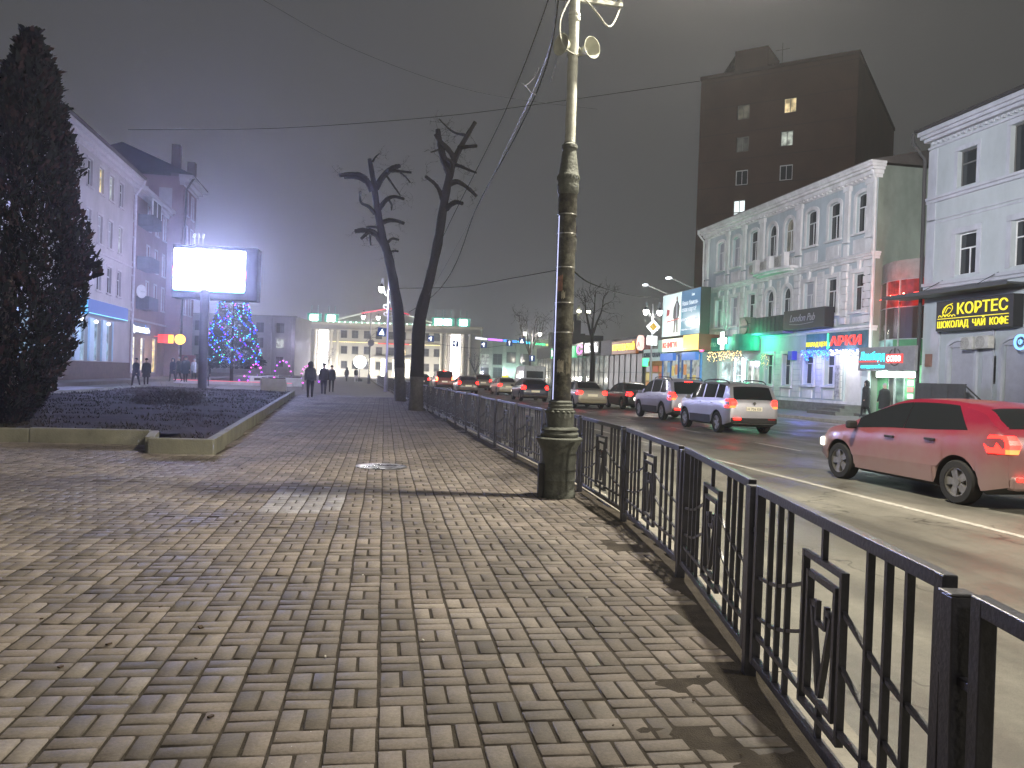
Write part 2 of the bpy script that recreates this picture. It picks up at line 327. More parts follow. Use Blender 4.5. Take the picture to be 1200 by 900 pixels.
# joint dirt: a fine uneven skin that fills joints and swallows blocks near the fence; the bare dark strip along it paints in fence shade
mb = MB(); st = .06; nx0 = int(-12/st); rows = []
def dirt_h(x, y):
    d = fx(y)-.1-x; q = nz(x, y, 1.7, 5.)+.5*nz(x, y, 4.5, 8.)+.25*nz(x, y, 11, 2.)
    k = .85*max(0., 1-d/.95); k2 = max(0, q-.52)*.6
    return -.0100+.0112*min(1.05, max(0, k*(1.0+q*1.1)+k2-.12*(k > 0)))+.002*nz(x, y, 20, 1.)
verts = {}; vv = []; ff = []
for j in range(int(.4/st), int(46/st)):
    y = j*st; stp = 1 if y < 16 else 2
    if stp == 2 and j % 2: continue
    for i in range(nx0, int(3.0/st)):
        if stp == 2 and i % 2: continue
        x = i*st; X1 = x+st*stp; Y1 = y+st*stp
        if not (in_pave(x+st/2, y+st/2) or (x < fx(y)+.1 and x > 1 and y < 45.8)): continue
        if X1 > fx(y)+.13: continue
        q = []
        for (a, b) in ((x, y), (X1, y), (X1, Y1), (x, Y1)):
            key = (round(a*100), round(b*100))
            if key not in verts: verts[key] = len(vv); vv.append((a, b, dirt_h(a, b)))
            q.append(verts[key])
        ff.append(tuple(q))
mb.v = vv; mb.f = ff; mb.mi = [0]*len(ff)
struct(mb.build('pavement_dirt_and_shade', mat('dirt_and_fence_shade', (.06, .051, .042), .97, spec=.1, var=.45, scale=6, bump=.6, bscale=120), smooth=True))
mb = MB()
for _ in range(150):
    y = .8+13*random.random()**1.5; x = random.uniform(-6, fx(y)-.15)
    if not in_pave(x, y): continue
    l = random.uniform(.008, .03)
    mb.box((x, y, .004+l*.2), (l, l*random.uniform(.3, .9), l*.35), rz=random.uniform(0, 3), m=random.choice((0, 1, 1)), rx=random.uniform(-.4, .4))
stuff(mb.build('litter', [mat('litter_pale', (.5, .48, .44), .8), mat('litter_brown', (.06, .04, .025), .9)]), 'scattered crumbs, butts and leaf bits on the block paving', 'litter')
# ---------------------------------------------------------------- manhole cover, small puddle
mh = atZ(447, 547); mb = MB(); mb.lathe([(.40, -.01), (.40, .010), (.36, .014), (.34, .012), (.0, .012)], n=28, cap=False)
for a in range(6): mb.box((.0, -.25+a*.1, .015), (.5-.12*abs(a-2.5)/2.5*1.5, .03, .006))
o = mb.build('manhole_cover', mat('wet_iron', (.12, .12, .125), .28, metal=.6, var=.3), smooth=True); o.location = (mh[0], mh[1], 0)
tag(o, 'wet round iron manhole cover set in the block paving', 'manhole')
# ---------------------------------------------------------------- lawn bed with concrete edging
BED = [(-2.45, 14.2), (-3.5, 45.6), (-11.8, 49.5), (-11.8, 15.75), (-3.75, 15.75), (-3.42, 14.2)]
mb = MB(); st = .25
for j in range(int(14/st), int(50/st)):
    for i in range(int(-12/st), int(-2/st)):
        x, y = i*st, j*st
        xr = -2.52-.0334*(y-14.2)
        if y < 14.3 or (y < 15.9 and x < -3.4) or x < -11.6: continue
        if x+st > xr+.1 or y > 49 or (y > 45.4 and (x+8.3*(y-45.6)/3.9*1.0) > -3.5): continue
        q = [(a, b, .17+.05*nz(a, b, .5, 2.)+.03*nz(a, b, 2.1, 4.)) for a, b in ((x, y), (x+st, y), (x+st, y+st), (x, y+st))]
        mb.quad(*q)
M_soil = mat('soil', (.030, .022, .016), .97, spec=.05, var=.5, scale=2.2, bump=.8, bscale=25)
struct(mb.build('lawn_soil', M_soil, smooth=True))
def kerbline(P, closed=False):
    for (x0, y0), (x1, y1) in zip(P, P[1:]):
        Ln = math.hypot(x1-x0, y1-y0); n = max(1, round(Ln/2.)); d = math.atan2(y1-y0, x1-x0)
        for i in range(n):
            t_ = (i+.5)/n
            mb.box((x0+(x1-x0)*t_, y0+(y1-y0)*t_, .10+random.uniform(-.008, .008)), (Ln/n-.012, .15, .30), rz=d+random.gauss(0, .004))
mb = MB(); kerbline([(-2.42, 14.3), (-3.5, 45.6)]); kerbline([(-2.36, 14.24), (-3.42, 14.3)]); kerbline([(-3.42, 14.38), (-3.66, 15.72)]); kerbline([(-3.75, 15.8), (-11.9, 15.85)]); kerbline([(-11.87, 15.9), (-11.87, 49.4)])
tag(mb.build('bed_kerb', mat('mossy_concrete', (.17, .165, .125), .85, var=.4, scale=1.6, bump=.4), bevel=.012), 'low concrete edging around the dark lawn bed', 'kerb')
mb = MB()
for _ in range(15000):
    y = 14.4+32*random.random()**1.3; x = random.uniform(-11.6, -2.65-.034*(y-14))
    if y < 16 and x < -3.5: continue
    z = .17+.05*nz(x, y, .5, 2.)+.03*nz(x, y, 2.1, 4.); a = random.uniform(0, PI); h = random.uniform(.02, .075); w_ = .008+.0005*y
    dx, dy = math.cos(a)*w_, math.sin(a)*w_; lx, ly = random.uniform(-.05, .05), random.uniform(-.05, .05)
    if nz(x, y, .8, 9.) < -.1: continue
    mb.add([(x-dx, y-dy, z-.01), (x+dx, y+dy, z-.01), (x+lx, y+ly, z+h)], [(0, 1, 2)], random.choice((0, 0, 1)))
stuff(mb.build('grass', [mat('dead_grass', (.035, .029, .018), .95, spec=.05), mat('damp_grass', (.018, .022, .012), .95, spec=.05)], fix=False), 'sparse dead grass and leaves on the dark lawn bed', 'grass')
# ---------------------------------------------------------------- bare shrub on the lawn
def shrub(name, label, c, rx, ry, h, n, m, cat='shrub', leaf=.05):
    root = thing(name, label, cat, c); mb = MB()
    for _ in range(n//14):
        a = random.uniform(0, 2*PI); e = random.uniform(.1, 1.3); l = h*random.uniform(.7, 1.1)
        p = Vector((math.cos(a)*rx*.3*random.random(), math.sin(a)*ry*.3*random.random(), 0)); P = [p]
        for k in range(4):
            p = p+Vector((math.cos(a)*rx*.3*e, math.sin(a)*ry*.3*e, l*.27))+Vector([random.gauss(0, .05) for _ in range(3)]); P.append(p)
        mb.tube(P, [.012, .009, .007, .005, .003], 4, cap=False)
    mb.build('stem', mat('twig', (.05, .04, .03), .9), root); mb = MB()
    for _ in range(n):
        a = random.uniform(0, 2*PI); rr_ = math.sqrt(random.random()); z = h*random.random()*(1-.45*rr_*rr_)
        c_ = Vector((math.cos(a)*rx*rr_, math.sin(a)*ry*rr_, z+.02)); d1 = Vector([random.gauss(0, leaf) for _ in range(3)]); d2 = Vector([random.gauss(0, leaf) for _ in range(3)])
        mb.add([c_, c_+d1, c_+d2], [(0, 1, 2)])
    mb.build('foliage', m, root, fix=False); return root
c = atZ(197, 471, .2); shrub('shrub', 'low bare dark shrub in the middle of the lawn bed', (c[0], c[1], .17), 1.05, .7, .42, 2600, mat('shrub_leaf', (.045, .04, .035), .9))
# ---------------------------------------------------------------- tall dark thuja at the left edge
root = thing('thuja_tree', 'tall dark thuja filling the left edge of the photo', 'conifer', (-7.15, 18.1, .15))
mb = MB(); mb.tube([(0, 0, -.1), (.05, 0, 3), (.2, 0, 6.5), (.35, 0, 8.2)], [.16, .12, .06, .02], 8)
mb.build('trunk', mat('bark_dark', (.07, .055, .045), .9, bump=.6), root)
mb = MB(); PR = [(0, .5), (.8, .85), (2.2, 1.15), (3.4, 1.28), (4.4, 1.22), (5.4, 1.02), (6.2, .85), (6.9, .66), (7.5, .42), (8.0, .22), (8.45, .04)]
root.scale = (1, 1, .955)
for _ in range(46000):
    z = 8.4*random.random()**.9; ph = random.uniform(0, 2*PI)
    lump = 1+.42*NZ.noise(Vector((math.cos(ph)*1.6, math.sin(ph)*1.6, z*1.15)))+.16*NZ.noise(Vector((math.cos(ph)*4, math.sin(ph)*4, z*3.2)))
    if NZ.noise(Vector((math.cos(ph)*2.2, math.sin(ph)*2.2, z*1.7+9))) < -.28: lump *= .78
    r_ = lerp_pts(PR, z)*lump*(1-.35*random.random()**2.4)
    c_ = Vector((math.cos(ph)*r_+.04*z, math.sin(ph)*r_, z)); up = Vector((math.cos(ph)*.5, math.sin(ph)*.5, 1)).normalized()
    l = random.uniform(.05, .13)*(1.9 if random.random() < .06 else 1); s_ = Vector((random.gauss(0, 1), random.gauss(0, 1), random.gauss(0, .4))).normalized()*l*.34
    d_ = (up+Vector([random.gauss(0, .45) for _ in range(3)])).normalized()*l
    mb.add([c_-s_, c_+s_, c_+d_+s_*.3, c_+d_*1.1-s_*.5], [(0, 1, 2, 3)], random.choice((0, 0, 0, 1)))
mb.build('crown', [mat('thuja_leaf', (.010, .012, .011), .9, spec=.1), mat('thuja_brown', (.026, .015, .015), .9, spec=.1)], root, fix=False)
# ---------------------------------------------------------------- pruned bare trees and other bare trees
M_bark = mat('bark', (.016, .013, .013), .92, var=.4, scale=9, bump=.9, bscale=30)
M_wash = mat('whitewashed_bark', (.085, .078, .075), .9, var=.4, scale=7, bump=.8)
def smooth_path(P, n=5):
    out_ = []; P = [Vector(p) for p in P]
    for i in range(len(P)-1):
        a = P[max(i-1, 0)]; b = P[i]; c = P[i+1]; d = P[min(i+2, len(P)-1)]
        for k in range(n):
            t_ = k/n; out_.append(.5*((2*b)+(-a+c)*t_+(2*a-5*b+4*c-d)*t_*t_+(-a+3*b-3*c+d)*t_**3))
    out_.append(P[-1]); return out_
def twigs(mb, p, d, l, depth, r=.012):
    if depth == 0: return
    P = [p]
    for k in range(4):
        d = (d+Vector([random.gauss(0, .32) for _ in range(3)])).normalized(); P.append(P[-1]+d*l/4)
    mb.tube(P, [r*(1-.2*k) for k in range(5)], 4, cap=False)
    for k in range(2+depth // 2): twigs(mb, P[random.choice((1, 2, 3, 4))], (d+Vector([random.gauss(0, .8) for _ in range(3)])).normalized(), l*.6, depth-1, r*.6)
def pruned(label, base, trunk, limbs, Y, group=None, wash=1.3):
    root = thing('pruned_tree', label, 'tree', base, group=group); B = Vector(base)
    def W(px, py, k=0.): return Vector(atY(px, py, Y+k))-B
    P = smooth_path([Vector((0, 0, -.05))]+[W(a, b) for a, b, r_ in trunk[1:]]); n = len(P); trunk = [(a, b, r_*.74) for i, (a, b, r_) in enumerate(trunk)]
    rs = []
    for i in range(n):
        t_ = i/(n-1)*(len(trunk)-1); k = min(int(t_), len(trunk)-2); rs.append((trunk[k][2]+(trunk[k+1][2]-trunk[k][2])*(t_-k))*(1+.10*math.sin(i*1.7)*random.random()))
    k = next(i for i, p in enumerate(P) if p.z > wash)
    mb = MB(); mb.tube([p for p in P[:k+1]], rs[:k+1], 14); mb.build('whitewashed_base', M_wash, root, smooth=True)
    mb = MB(); mb.tube(P[k:], rs[k:], 14); mb.build('trunk', M_bark, root, smooth=True)
    tw = MB()
    for li, (r0, r1, pts) in enumerate(limbs):
        mb = MB(); dy = random.uniform(-.5, .5)
        Q = smooth_path([W(a, b, dy*i) for i, (a, b) in enumerate(pts)]); q = len(Q)
        mb.tube(Q, [1.15*(r0+(r1-r0)*i/(q-1))*(1+random.uniform(-.1, .1)) for i in range(q)], 9); mb.build('limb', M_bark, root, smooth=True)
        for _ in range(3):
            i = random.randrange(q//2, q); twigs(tw, Q[i], Vector((random.gauss(0, 1), random.gauss(0, 1), random.uniform(-.6, 1))).normalized(), random.uniform(.35, .8), 3, .008)
    tw.build('twigs', M_bark, root, fix=False)
Yb = 32.1; b2 = atZ(487, 481)
def ZM(px, py, x0, y0, s): return (x0+px/s, y0+py/s)
z5 = lambda *P: [ZM(a, b, 380, 120, 5) for a, b in P]
pruned('right of the two tall pruned trees, trunk leaning out over the railing', (b2[0], b2[1], 0), [(487, 480, .40), (489, 430, .35), (492, 375, .35), (503, 330, .25), (513, 285, .25), (520, 240, .22), (527, 205, .2), (533, 186, .17), (544, 165, .13), (557, 143, .1)],
  [(.15, .08, z5((735, 410), (700, 330), (680, 250), (665, 158))), (.1, .07, z5((765, 330), (725, 275), (685, 235), (650, 185))), (.09, .05, z5((700, 600), (680, 530), (650, 480), (592, 432))),
   (.10, .06, z5((715, 625), (740, 600), (775, 585), (808, 592))), (.1, .05, z5((735, 480), (780, 465), (840, 500), (893, 550))), (.08, .05, z5((790, 265), (830, 260), (893, 255))),
   (.07, .03, z5((765, 365), (800, 375), (845, 395), (890, 412))), (.05, .02, z5((820, 190), (770, 180), (725, 150), (675, 100))), (.04, .02, z5((690, 265), (655, 282), (625, 292))), (.09, .05, z5((738, 390), (740, 350), (715, 330)))], b2[1])
b1 = atZ(469, 470)
pruned('left of the two tall pruned trees, bent trunk with stubby curved limbs', (b1[0], b1[1], 0), [(469, 469, .40), (468, 420, .36), (467, 373, .42), (462, 335, .32), (455, 300, .3), (449, 280, .27), (443, 250, .24), (438, 215, .2), (433, 186, .14)],
  [(.16, .1, z5((305, 500), (340, 440), (390, 390), (440, 372))), (.09, .05, z5((370, 402), (430, 402), (510, 411))), (.14, .08, z5((280, 520), (240, 445), (180, 420), (88, 428))), (.1, .06, z5((245, 465), (190, 440), (118, 441))),
   (.11, .06, z5((325, 620), (365, 570), (410, 552), (465, 565))), (.09, .04, z5((295, 650), (260, 610), (215, 585), (210, 520))), (.11, .07, z5((335, 705), (380, 690), (430, 695), (470, 710))),
   (.15, .1, z5((345, 830), (300, 770), (240, 750), (182, 755))), (.1, .06, z5((330, 800), (270, 760), (215, 800))), (.07, .05, z5((360, 835), (395, 800), (435, 805))), (.06, .04, z5((372, 890), (400, 872), (432, 872))),
   (.05, .03, z5((365, 430), (400, 480), (445, 545))), (.05, .03, z5((380, 575), (395, 600), (394, 630))), (.05, .02, z5((285, 345), (300, 320), (322, 300))), (.06, .04, z5((270, 760), (268, 800), (272, 835))), (.07, .04, z5((330, 740), (290, 730), (245, 730))), (.04, .03, z5((445, 410), (480, 440), (503, 470)))], b1[1], wash=1.5)
def bare_tree(label, base, h, fork, r0, seed, spread=.5, group='bare street trees', n=5):
    st_ = random.getstate(); random.seed(seed); root = thing('bare_tree', label, 'tree', base, group=group)
    mb = MB(); mb.tube(smooth_path([(0, 0, -.05), (.08, 0, fork*.5), (-.1, .05, fork)]), [r0*(1-.03*i) for i in range(11)], 10); mb.build('trunk', M_bark, root, smooth=True); tw = MB()
    for k in range(n):
        a = 2*PI*k/n+random.uniform(-.4, .4); s_ = spread*random.uniform(.6, 1.2); H_ = (h-fork)*random.uniform(.75, 1)
        P = smooth_path([(-.1, .05, fork-.1), (-.1+math.cos(a)*s_*h*.12, math.sin(a)*s_*h*.12, fork+H_*.3), (math.cos(a)*s_*h*.25, math.sin(a)*s_*h*.25, fork+H_*.65), (math.cos(a)*s_*h*.3, math.sin(a)*s_*h*.3, fork+H_)])
        mb = MB(); mb.tube(P, [r0*.55*(1-.8*i/(len(P)-1)) for i in range(len(P))], 7); mb.build('limb', M_bark, root, smooth=True)
        for _ in range(9): twigs(tw, P[random.randrange(4, len(P))], Vector((math.cos(a)*random.random(), math.sin(a)*random.random(), random.random())).normalized(), h*random.uniform(.1, .18), 3, r0*.12)
    tw.build('twigs', M_bark, root, fix=False); random.setstate(st_)
bare_tree('bare forked tree standing before the orange shop sign', (22.6, 76, 0), 10.4, 5.6, .28, 3, .32, n=3)
bare_tree('bare round-crowned tree behind the far twin street lamp', (22.8, 106, 0), 9.6, 4.6, .24, 5, .6, n=8)
bare_tree('small bare tree at the front of the lit columned building, at its west end', (-7, 172, 0), 6, 1.8, .16, 6, .8, n=8, group=None)
bare_tree('small bare tree at the front of the lit columned building, near its east end', (24, 165, 0), 6.2, 1.8, .16, 9, .8, n=8, group=None)
# ---------------------------------------------------------------- street railing
M_iron = mat('railing_paint', (.030, .030, .042), .38, var=.5, scale=6, spec=.7, bump=.15, bscale=60)
fence = thing('metal_railing', 'long black welded railing with square ornaments beside the road', 'railing', (0, 0, 0))
def panel_mesh(Ln, name='railing_panel'):
    """panel along +X from 0 to Ln, z 0.12..1.0"""
    a, b = .075, Ln-.075; mb = MB(); w_ = .04
    mb.bb(a, b, -.02, .02, .955, 1.0); mb.bb(a, b, -.018, .018, .10, .14)
    mb.bb(a, a+.05, -.021, .021, .10, .999); mb.bb(b-.05, b, -.021, .021, .10, .999)
    fr = mb
    bars = []; cx = Ln/2; sp = (cx-.33-a-.05)/4
    for k in (1, 2, 3):
        for s_ in (-1, 1):
            x = cx+s_*(.33+k*sp-.04); bars.append(MB().bb(x-.010, x+.010, -.012, .012, .14, .955))
    bars.append(MB().bb(cx-.011, cx+.011, -.011, .011, .83, .955))
    wave = MB()
    for s_ in (-1, 1):
        for z0 in (.66, .46):
            P = [(cx+s_*.21, .0, z0+.03), (cx+s_*(.3), .0, z0+.0), (cx+s_*(cx-a)*.62, .0, z0-.08), (cx+s_*(cx-a-.04), .0, z0-.12)]
            wave.tube(smooth_path(P, 4), .011, 4)
        wave.bar((cx+s_*.21, 0, .25), (cx+s_*(cx-a-.04), 0, .25), .022)
    em = MB()
    for (hw, z0, z1) in ((.21, .20, .83), (.15, .26, .76)):
        for x in (-hw, hw): em.bb(cx+x-.012, cx+x+.012, -.014, .014, z0, z1)
        em.bb(cx-hw+.012, cx+hw-.012, -.013, .013, z1-.024, z1); em.bb(cx-hw+.012, cx+hw-.012, -.013, .013, z0, z0+.024)
    em.bar((cx-.11, 0, .65), (cx-.005, 0, .30), .022); em.bar((cx+.11, 0, .65), (cx+.005, 0, .30), .022)
    em.bar((cx-.115, 0, .64), (cx-.05, 0, .64), .022); em.bar((cx-.05, 0, .66), (cx-.05, 0, .575), .02); em.bar((cx-.05, 0, .575), (cx+.05, 0, .575), .02); em.bar((cx+.05, 0, .575), (cx+.05, 0, .66), .02); em.bar((cx+.05, 0, .64), (cx+.115, 0, .64), .022)
    em.bar((cx, 0, .14), (cx, 0, .28), .022)
    return fr, bars, wave, em
JT = [(-.30, -3.95+1.0), (1.05, -.3), (1.56, 1.8), (2.03, 3.8), (2.47, 5.75), (2.80, 8.05)]
y = 10.15
while y < 89: JT.append((fx(y), y)); y += 2.12
pc = {}
for i, (A_, B_) in enumerate(zip(JT, JT[1:])):
    Ln = round(math.hypot(B_[0]-A_[0], B_[1]-A_[1]), 1); d = math.atan2(B_[1]-A_[1], B_[0]-A_[0])
    if Ln not in pc:
        fr, ba, wv, em = panel_mesh(math.hypot(B_[0]-A_[0], B_[1]-A_[1]))
        o = fr.build('railing_panel', M_iron, fence, bevel=.003); [b_.build('bar', M_iron, o) for b_ in ba]; wv.build('lattice', M_iron, o); em.build('square_ornament', M_iron, o); pc[Ln] = o
    else: o = copy_tree(pc[Ln], fence)
    o.location = (A_[0], A_[1], .0+random.uniform(-.008, .008)); o.rotation_euler = (random.gauss(0, .006), random.gauss(0, .003), d)
pm = MB(); pm.bb(-.031, .031, -.031, .031, -.1, .97); pm.bb(-.036, .036, -.036, .036, .97, .978); pm.bb(-.09, .09, -.012, .012, .74, .765); pm.bb(-.09, .09, -.012, .012, .27, .295)
po = None
for i, (x, y) in enumerate(JT):
    j = min(i, len(JT)-2); d = math.atan2(JT[j+1][1]-JT[j][1], JT[j+1][0]-JT[j][0])
    if po is None: po = pm.build('post', M_iron, fence, bevel=.004); o = po
    else: o = po.copy(); COL.objects.link(o)
    o.location = (x, y, 0); o.rotation_euler = (random.gauss(0, .012), random.gauss(0, .012)+(R(1.2) if i in (2, 3) else 0), d)
# ---------------------------------------------------------------- the old tram/lamp pole
PX, PY = 2.5, 9.72
pole = thing('street_pole', 'tall old cast-iron pole with bucket-shaped base and torn posters', 'pole', (PX, PY, 0))
M_pole = mat('pole_cast_paint', (.10, .107, .092), .7, var=.45, scale=7, bump=.5, bscale=35)
mb = MB(); mb.lathe([(.225, -.03), (.225, .06), (.215, .08), (.213, .20), (.221, .22), (.213, .24), (.213, .33), (.221, .35), (.213, .37), (.222, .56), (.245, .64), (.285, .70), (.292, .735), (.275, .75), (.16, .752)], n=40, cap=False)
mb.build('base', M_pole, pole, smooth=True)
mb = MB(); mb.lathe([(.16, .745), (.235, .76), (.245, .79), (.235, .815), (.22, .83), (.238, .85), (.225, .87), (.175, .88), (.17, .90), (.178, .98), (.178, 1.04), (.168, 1.07), (.172, 1.10), (.155, 1.115), (.16, 1.15), (.148, 1.165), (.152, 1.19), (.125, 1.21)], n=36, cap=False)
for k in range(16):
    a = 2*PI*k/16; mb.lathe([(.0, -.022), (.022, -.008), (.022, .008), (.0, .022)], c=(.172*math.cos(a), .172*math.sin(a), 1.065), n=8, cap=False)
mb.build('moulding', M_pole, pole, smooth=True)
mpo = bpy.data.materials.new('postered_pole'); mpo.use_nodes = True; t = mpo.node_tree; L = t.links.new; p = t.nodes['Principled BSDF']; p.inputs['Roughness'].default_value = .8
tc = N(t, 'ShaderNodeTexCoord'); n1 = N(t, 'ShaderNodeTexNoise'); n1.inputs['Scale'].default_value = 7; n1.inputs['Detail'].default_value = 10; n1.inputs['Roughness'].default_value = .7; L(tc.outputs['Object'], n1.inputs[0])
cr = N(t, 'ShaderNodeValToRGB'); e = cr.color_ramp.elements; e[0].position = .42; e[0].color = (.022, .02, .018, 1); e[1].position = .75; e[1].color = (.17, .165, .14, 1); e = cr.color_ramp.elements.new(.54); e.color = (.06, .058, .042, 1); e = cr.color_ramp.elements.new(.60); e.color = (.10, .098, .08, 1)
L(n1.outputs[0], cr.inputs[0]); L(cr.outputs[0], p.inputs['Base Color']); bp = N(t, 'ShaderNodeBump'); bp.inputs['Distance'].default_value = .02; bp.inputs['Strength'].default_value = .8; L(n1.outputs[0], bp.inputs['Height']); L(bp.outputs[0], p.inputs['Normal'])
mb = MB(); mb.lathe([(.122, 1.19), (.120, 2.2), (.115, 3.3), (.112, 3.5), (.118, 3.51), (.118, 3.8), (.125, 3.82)], n=28, cap=False); mb.build('shaft', mpo, pole, smooth=True)
mb = MB()
for z in (2.05, 2.42, 2.86, 3.28, 3.52): mb.lathe([(.1235, z), (.1245, z+.006), (.1235, z+.016)], n=28, cap=False)
mb.build('wire_band', mat('band_metal', (.3, .3, .28), .4, metal=.8), pole)
mb = MB(); mb.lathe([(.118, 3.78), (.132, 3.82), (.136, 3.9), (.128, 3.93), (.137, 3.96), (.137, 4.02), (.125, 4.04), (.118, 4.1), (.098, 4.25), (.086, 4.34), (.10, 4.36), (.098, 4.40), (.07, 4.42), (.066, 4.44)], n=30, cap=False)
for k in range(20):
    a = 2*PI*k/20; mb.box((.135*math.cos(a), .135*math.sin(a), 3.99), (.02, .02, .035), rz=a)
mb.build('collar', M_pole, pole, smooth=True)
mb = MB(); mb.lathe([(.068, 4.42), (.064, 6.0), (.060, 8.4), (.0, 8.42)], n=20, cap=False)
for z in (5.95, 6.0, 5.5): mb.lathe([(.074, z), (.078, z+.02), (.074, z+.04)], n=20, cap=False)
mb.build('upper_shaft', mat('pole_top_paint', (.40, .41, .36), .6, var=.3, scale=9, bump=.3), pole, smooth=True)
for k in range(9):      # torn paper
    a = random.uniform(PI, 2*PI)+.2; z = random.uniform(1.5, 3.4); hh = random.uniform(.08, .28); wd = random.uniform(.3, .8); mb = MB(); pr = []
    for i in range(8):
        aa = a+wd*i/7; e0 = random.uniform(0, .03); e1 = random.uniform(0, .04)
        pr.append(((.1265*math.cos(aa), .1265*math.sin(aa), z+e0), (.1265*math.cos(aa), .1265*math.sin(aa), z+hh-e1)))
    for q, q2 in zip(pr, pr[1:]): mb.quad(q[0], q2[0], q2[1], q[1])
    mb.build('torn_poster', mat(f'paper_{k%3}', [(.32, .30, .24), (.14, .13, .10), (.26, .14, .10)][k % 3], .9, var=.6, scale=14), pole, smooth=True)
mb = MB(); mb.bb(-.128, -.118, -.09, -.08, 1.22, 3.5); mb.build('light_strip', emit('strip_led', (.62, .66, 1.), 1.3), pole)
mb = MB(); mb.bb(-.27, -.20, -.10, -.03, 0, .42); mb.build('cable_guard', mat('black_rubber', (.012, .012, .012), .6), pole)
mb = MB(); mb.bar((-.34, 0, 6.22), (.62, 0, 6.22), .05)
for x in (-.3, .3, .58): mb.lathe([(.015, 0), (.03, .03), (.045, .05), (.03, .08), (.04, .1), (.0, .15)], c=(x, 0, 6.24), n=10)
mb.tube(smooth_path([(.0, -.08, 6.3), (.25, -.1, 6.05), (.45, -.06, 5.9), (.6, 0, 6.2)]), .012); mb.tube(smooth_path([(-.05, -.08, 6.25), (-.2, -.1, 5.9), (-.16, -.1, 5.6), (0, -.08, 5.5)]), .012)
mb.build('crossarm', mat('pole_top_paint', (.42, .42, .33)), pole, smooth=True)
# street lamp head on its arm (lit)
mb = MB(); mb.tube(smooth_path([(0, 0, 7.9), (.25, -.1, 8.5), (.9, -.2, 8.75), (1.4, -.25, 8.7)]), .03, 8); mb.build('arm', mat('pole_top_paint', (.42, .42, .33)), pole, smooth=True)
mb = MB(); mb.box((1.75, -.25, 8.69), (.7, .24, .1)); mb.build('lamp_head', mat('lamp_grey', (.3, .3, .3)), pole, bevel=.03)
mb = MB(); mb.box((1.75, -.25, 8.63), (.5, .16, .02)); mb.build('lamp_glass', emit('lamp_warm', (1, .93, .7), 60), pole)
# loudspeakers
for k, (dx, az, lab) in enumerate(((.20, R(28), 'grey horn loudspeaker on the right side of the postered pole'), (-.12, R(-60), 'grey horn loudspeaker half hidden on the left side of the postered pole'))):
    h = thing('horn_speaker', lab, 'loudspeaker', (PX+dx, PY-.02, 5.62), rz=az); mb = MB()
    prof = [(.02, .20), (.035, .12), (.06, .05), (.10, -.02), (.135, -.06), (.128, -.06), (.09, -.01), (.05, .05), (.02, .08)]
    b0 = len(mb.v); mb.lathe(prof, n=24, cap=False); mb.v = [(x, z_, y_) for x, y_, z_ in mb.v]
    mb.build('horn', mat('horn_grey', (.45, .46, .38), .5), h, smooth=True)
    mb = MB(); mb.box((0, .12, .0), (.07, .12, .07)); mb.bar((0, .12, 0), (-dx*.8, .1, .05), .02); mb.build('driver', mat('horn_grey', (.45, .46, .38)), h)
# ================================================================ buildings
def onwall(loc, rz, px, py):
    """photo point -> (u, v) on a vertical wall through loc running along local +X"""
    d = ray(px, py); nx_, ny_ = math.sin(rz), -math.cos(rz)
    t_ = (nx_*loc[0]+ny_*loc[1])/(nx_*d[0]+ny_*d[1]); P = _C+d*t_
    return ((P[0]-loc[0])*math.cos(rz)+(P[1]-loc[1])*math.sin(rz), P[2]-loc[2])
def arc_pts(u0, u1, vs, vt, n=8):
    c = (u0+u1)/2; a = (u1-u0)/2; b = vt-vs
    return [(c-a*math.cos(PI*k/n), vs+b*math.sin(PI*k/n)) for k in range(n+1)]
def wall(root, W, H, holes, m, depth=.3, D=10, name='wall', v0=0., roof=True):
    """front wall with real openings, sides, back and flat top"""
    mb = MB(); us = sorted({0, W}|{h[0] for h in holes}|{h[1] for h in holes}); vs_ = sorted({v0, H}|{h[2] for h in holes}|{h[3] for h in holes})
    for a, b in zip(us, us[1:]):
        for c, d in zip(vs_, vs_[1:]):
            cu, cv = (a+b)/2, (c+d)/2
            if any(h[0] < cu < h[1] and h[2] < cv < h[3] for h in holes): continue
            mb.quad((a, 0, c), (b, 0, c), (b, 0, d), (a, 0, d))
    for h in holes:
        u0, u1, a, b = h[:4]; arch = len(h) > 4 and h[4]
        if arch:
            r_ = (u1-u0)/2 if arch is True else arch; vsp = b-r_; P = arc_pts(u0, u1, vsp, b)
            for (x0, z0), (x1, z1) in zip(P, P[1:]):
                mb.quad((x0, 0, z0), (x1, 0, z1), (x1, 0, b), (x0, 0, b)); mb.quad((x0, 0, z0), (x0, depth, z0), (x1, depth, z1), (x1, 0, z1))
        else: vsp = b; mb.quad((u0, 0, b), (u0, depth, b), (u1, depth, b), (u1, 0, b))
        mb.quad((u0, 0, a), (u0, depth, a), (u0, depth, vsp), (u0, 0, vsp)); mb.quad((u1, 0, a), (u1, 0, vsp), (u1, depth, vsp), (u1, depth, a)); mb.quad((u0, 0, a), (u1, 0, a), (u1, depth, a), (u0, depth, a))
    mb.quad((0, 0, v0), (0, 0, H), (0, D, H), (0, D, v0)); mb.quad((W, 0, v0), (W, D, v0), (W, D, H), (W, 0, H)); mb.quad((0, D, v0), (0, D, H), (W, D, H), (W, D, v0))
    mb.quad((0, 0, H), (W, 0, H), (W, D, H), (0, D, H))
    return mb.build(name, m, root, fix=False)
M_frame = mat('window_frame_white', (.62, .63, .65), .5, var=.15)
M_frdark = mat('window_frame_dark', (.12, .12, .12), .6)
G_dark = glass('glass_dark'); G_warm = glass('glass_warm', lit=(1, .78, .42), ls=.9); G_cool = glass('glass_cool', lit=(.85, .92, .8), ls=.55)
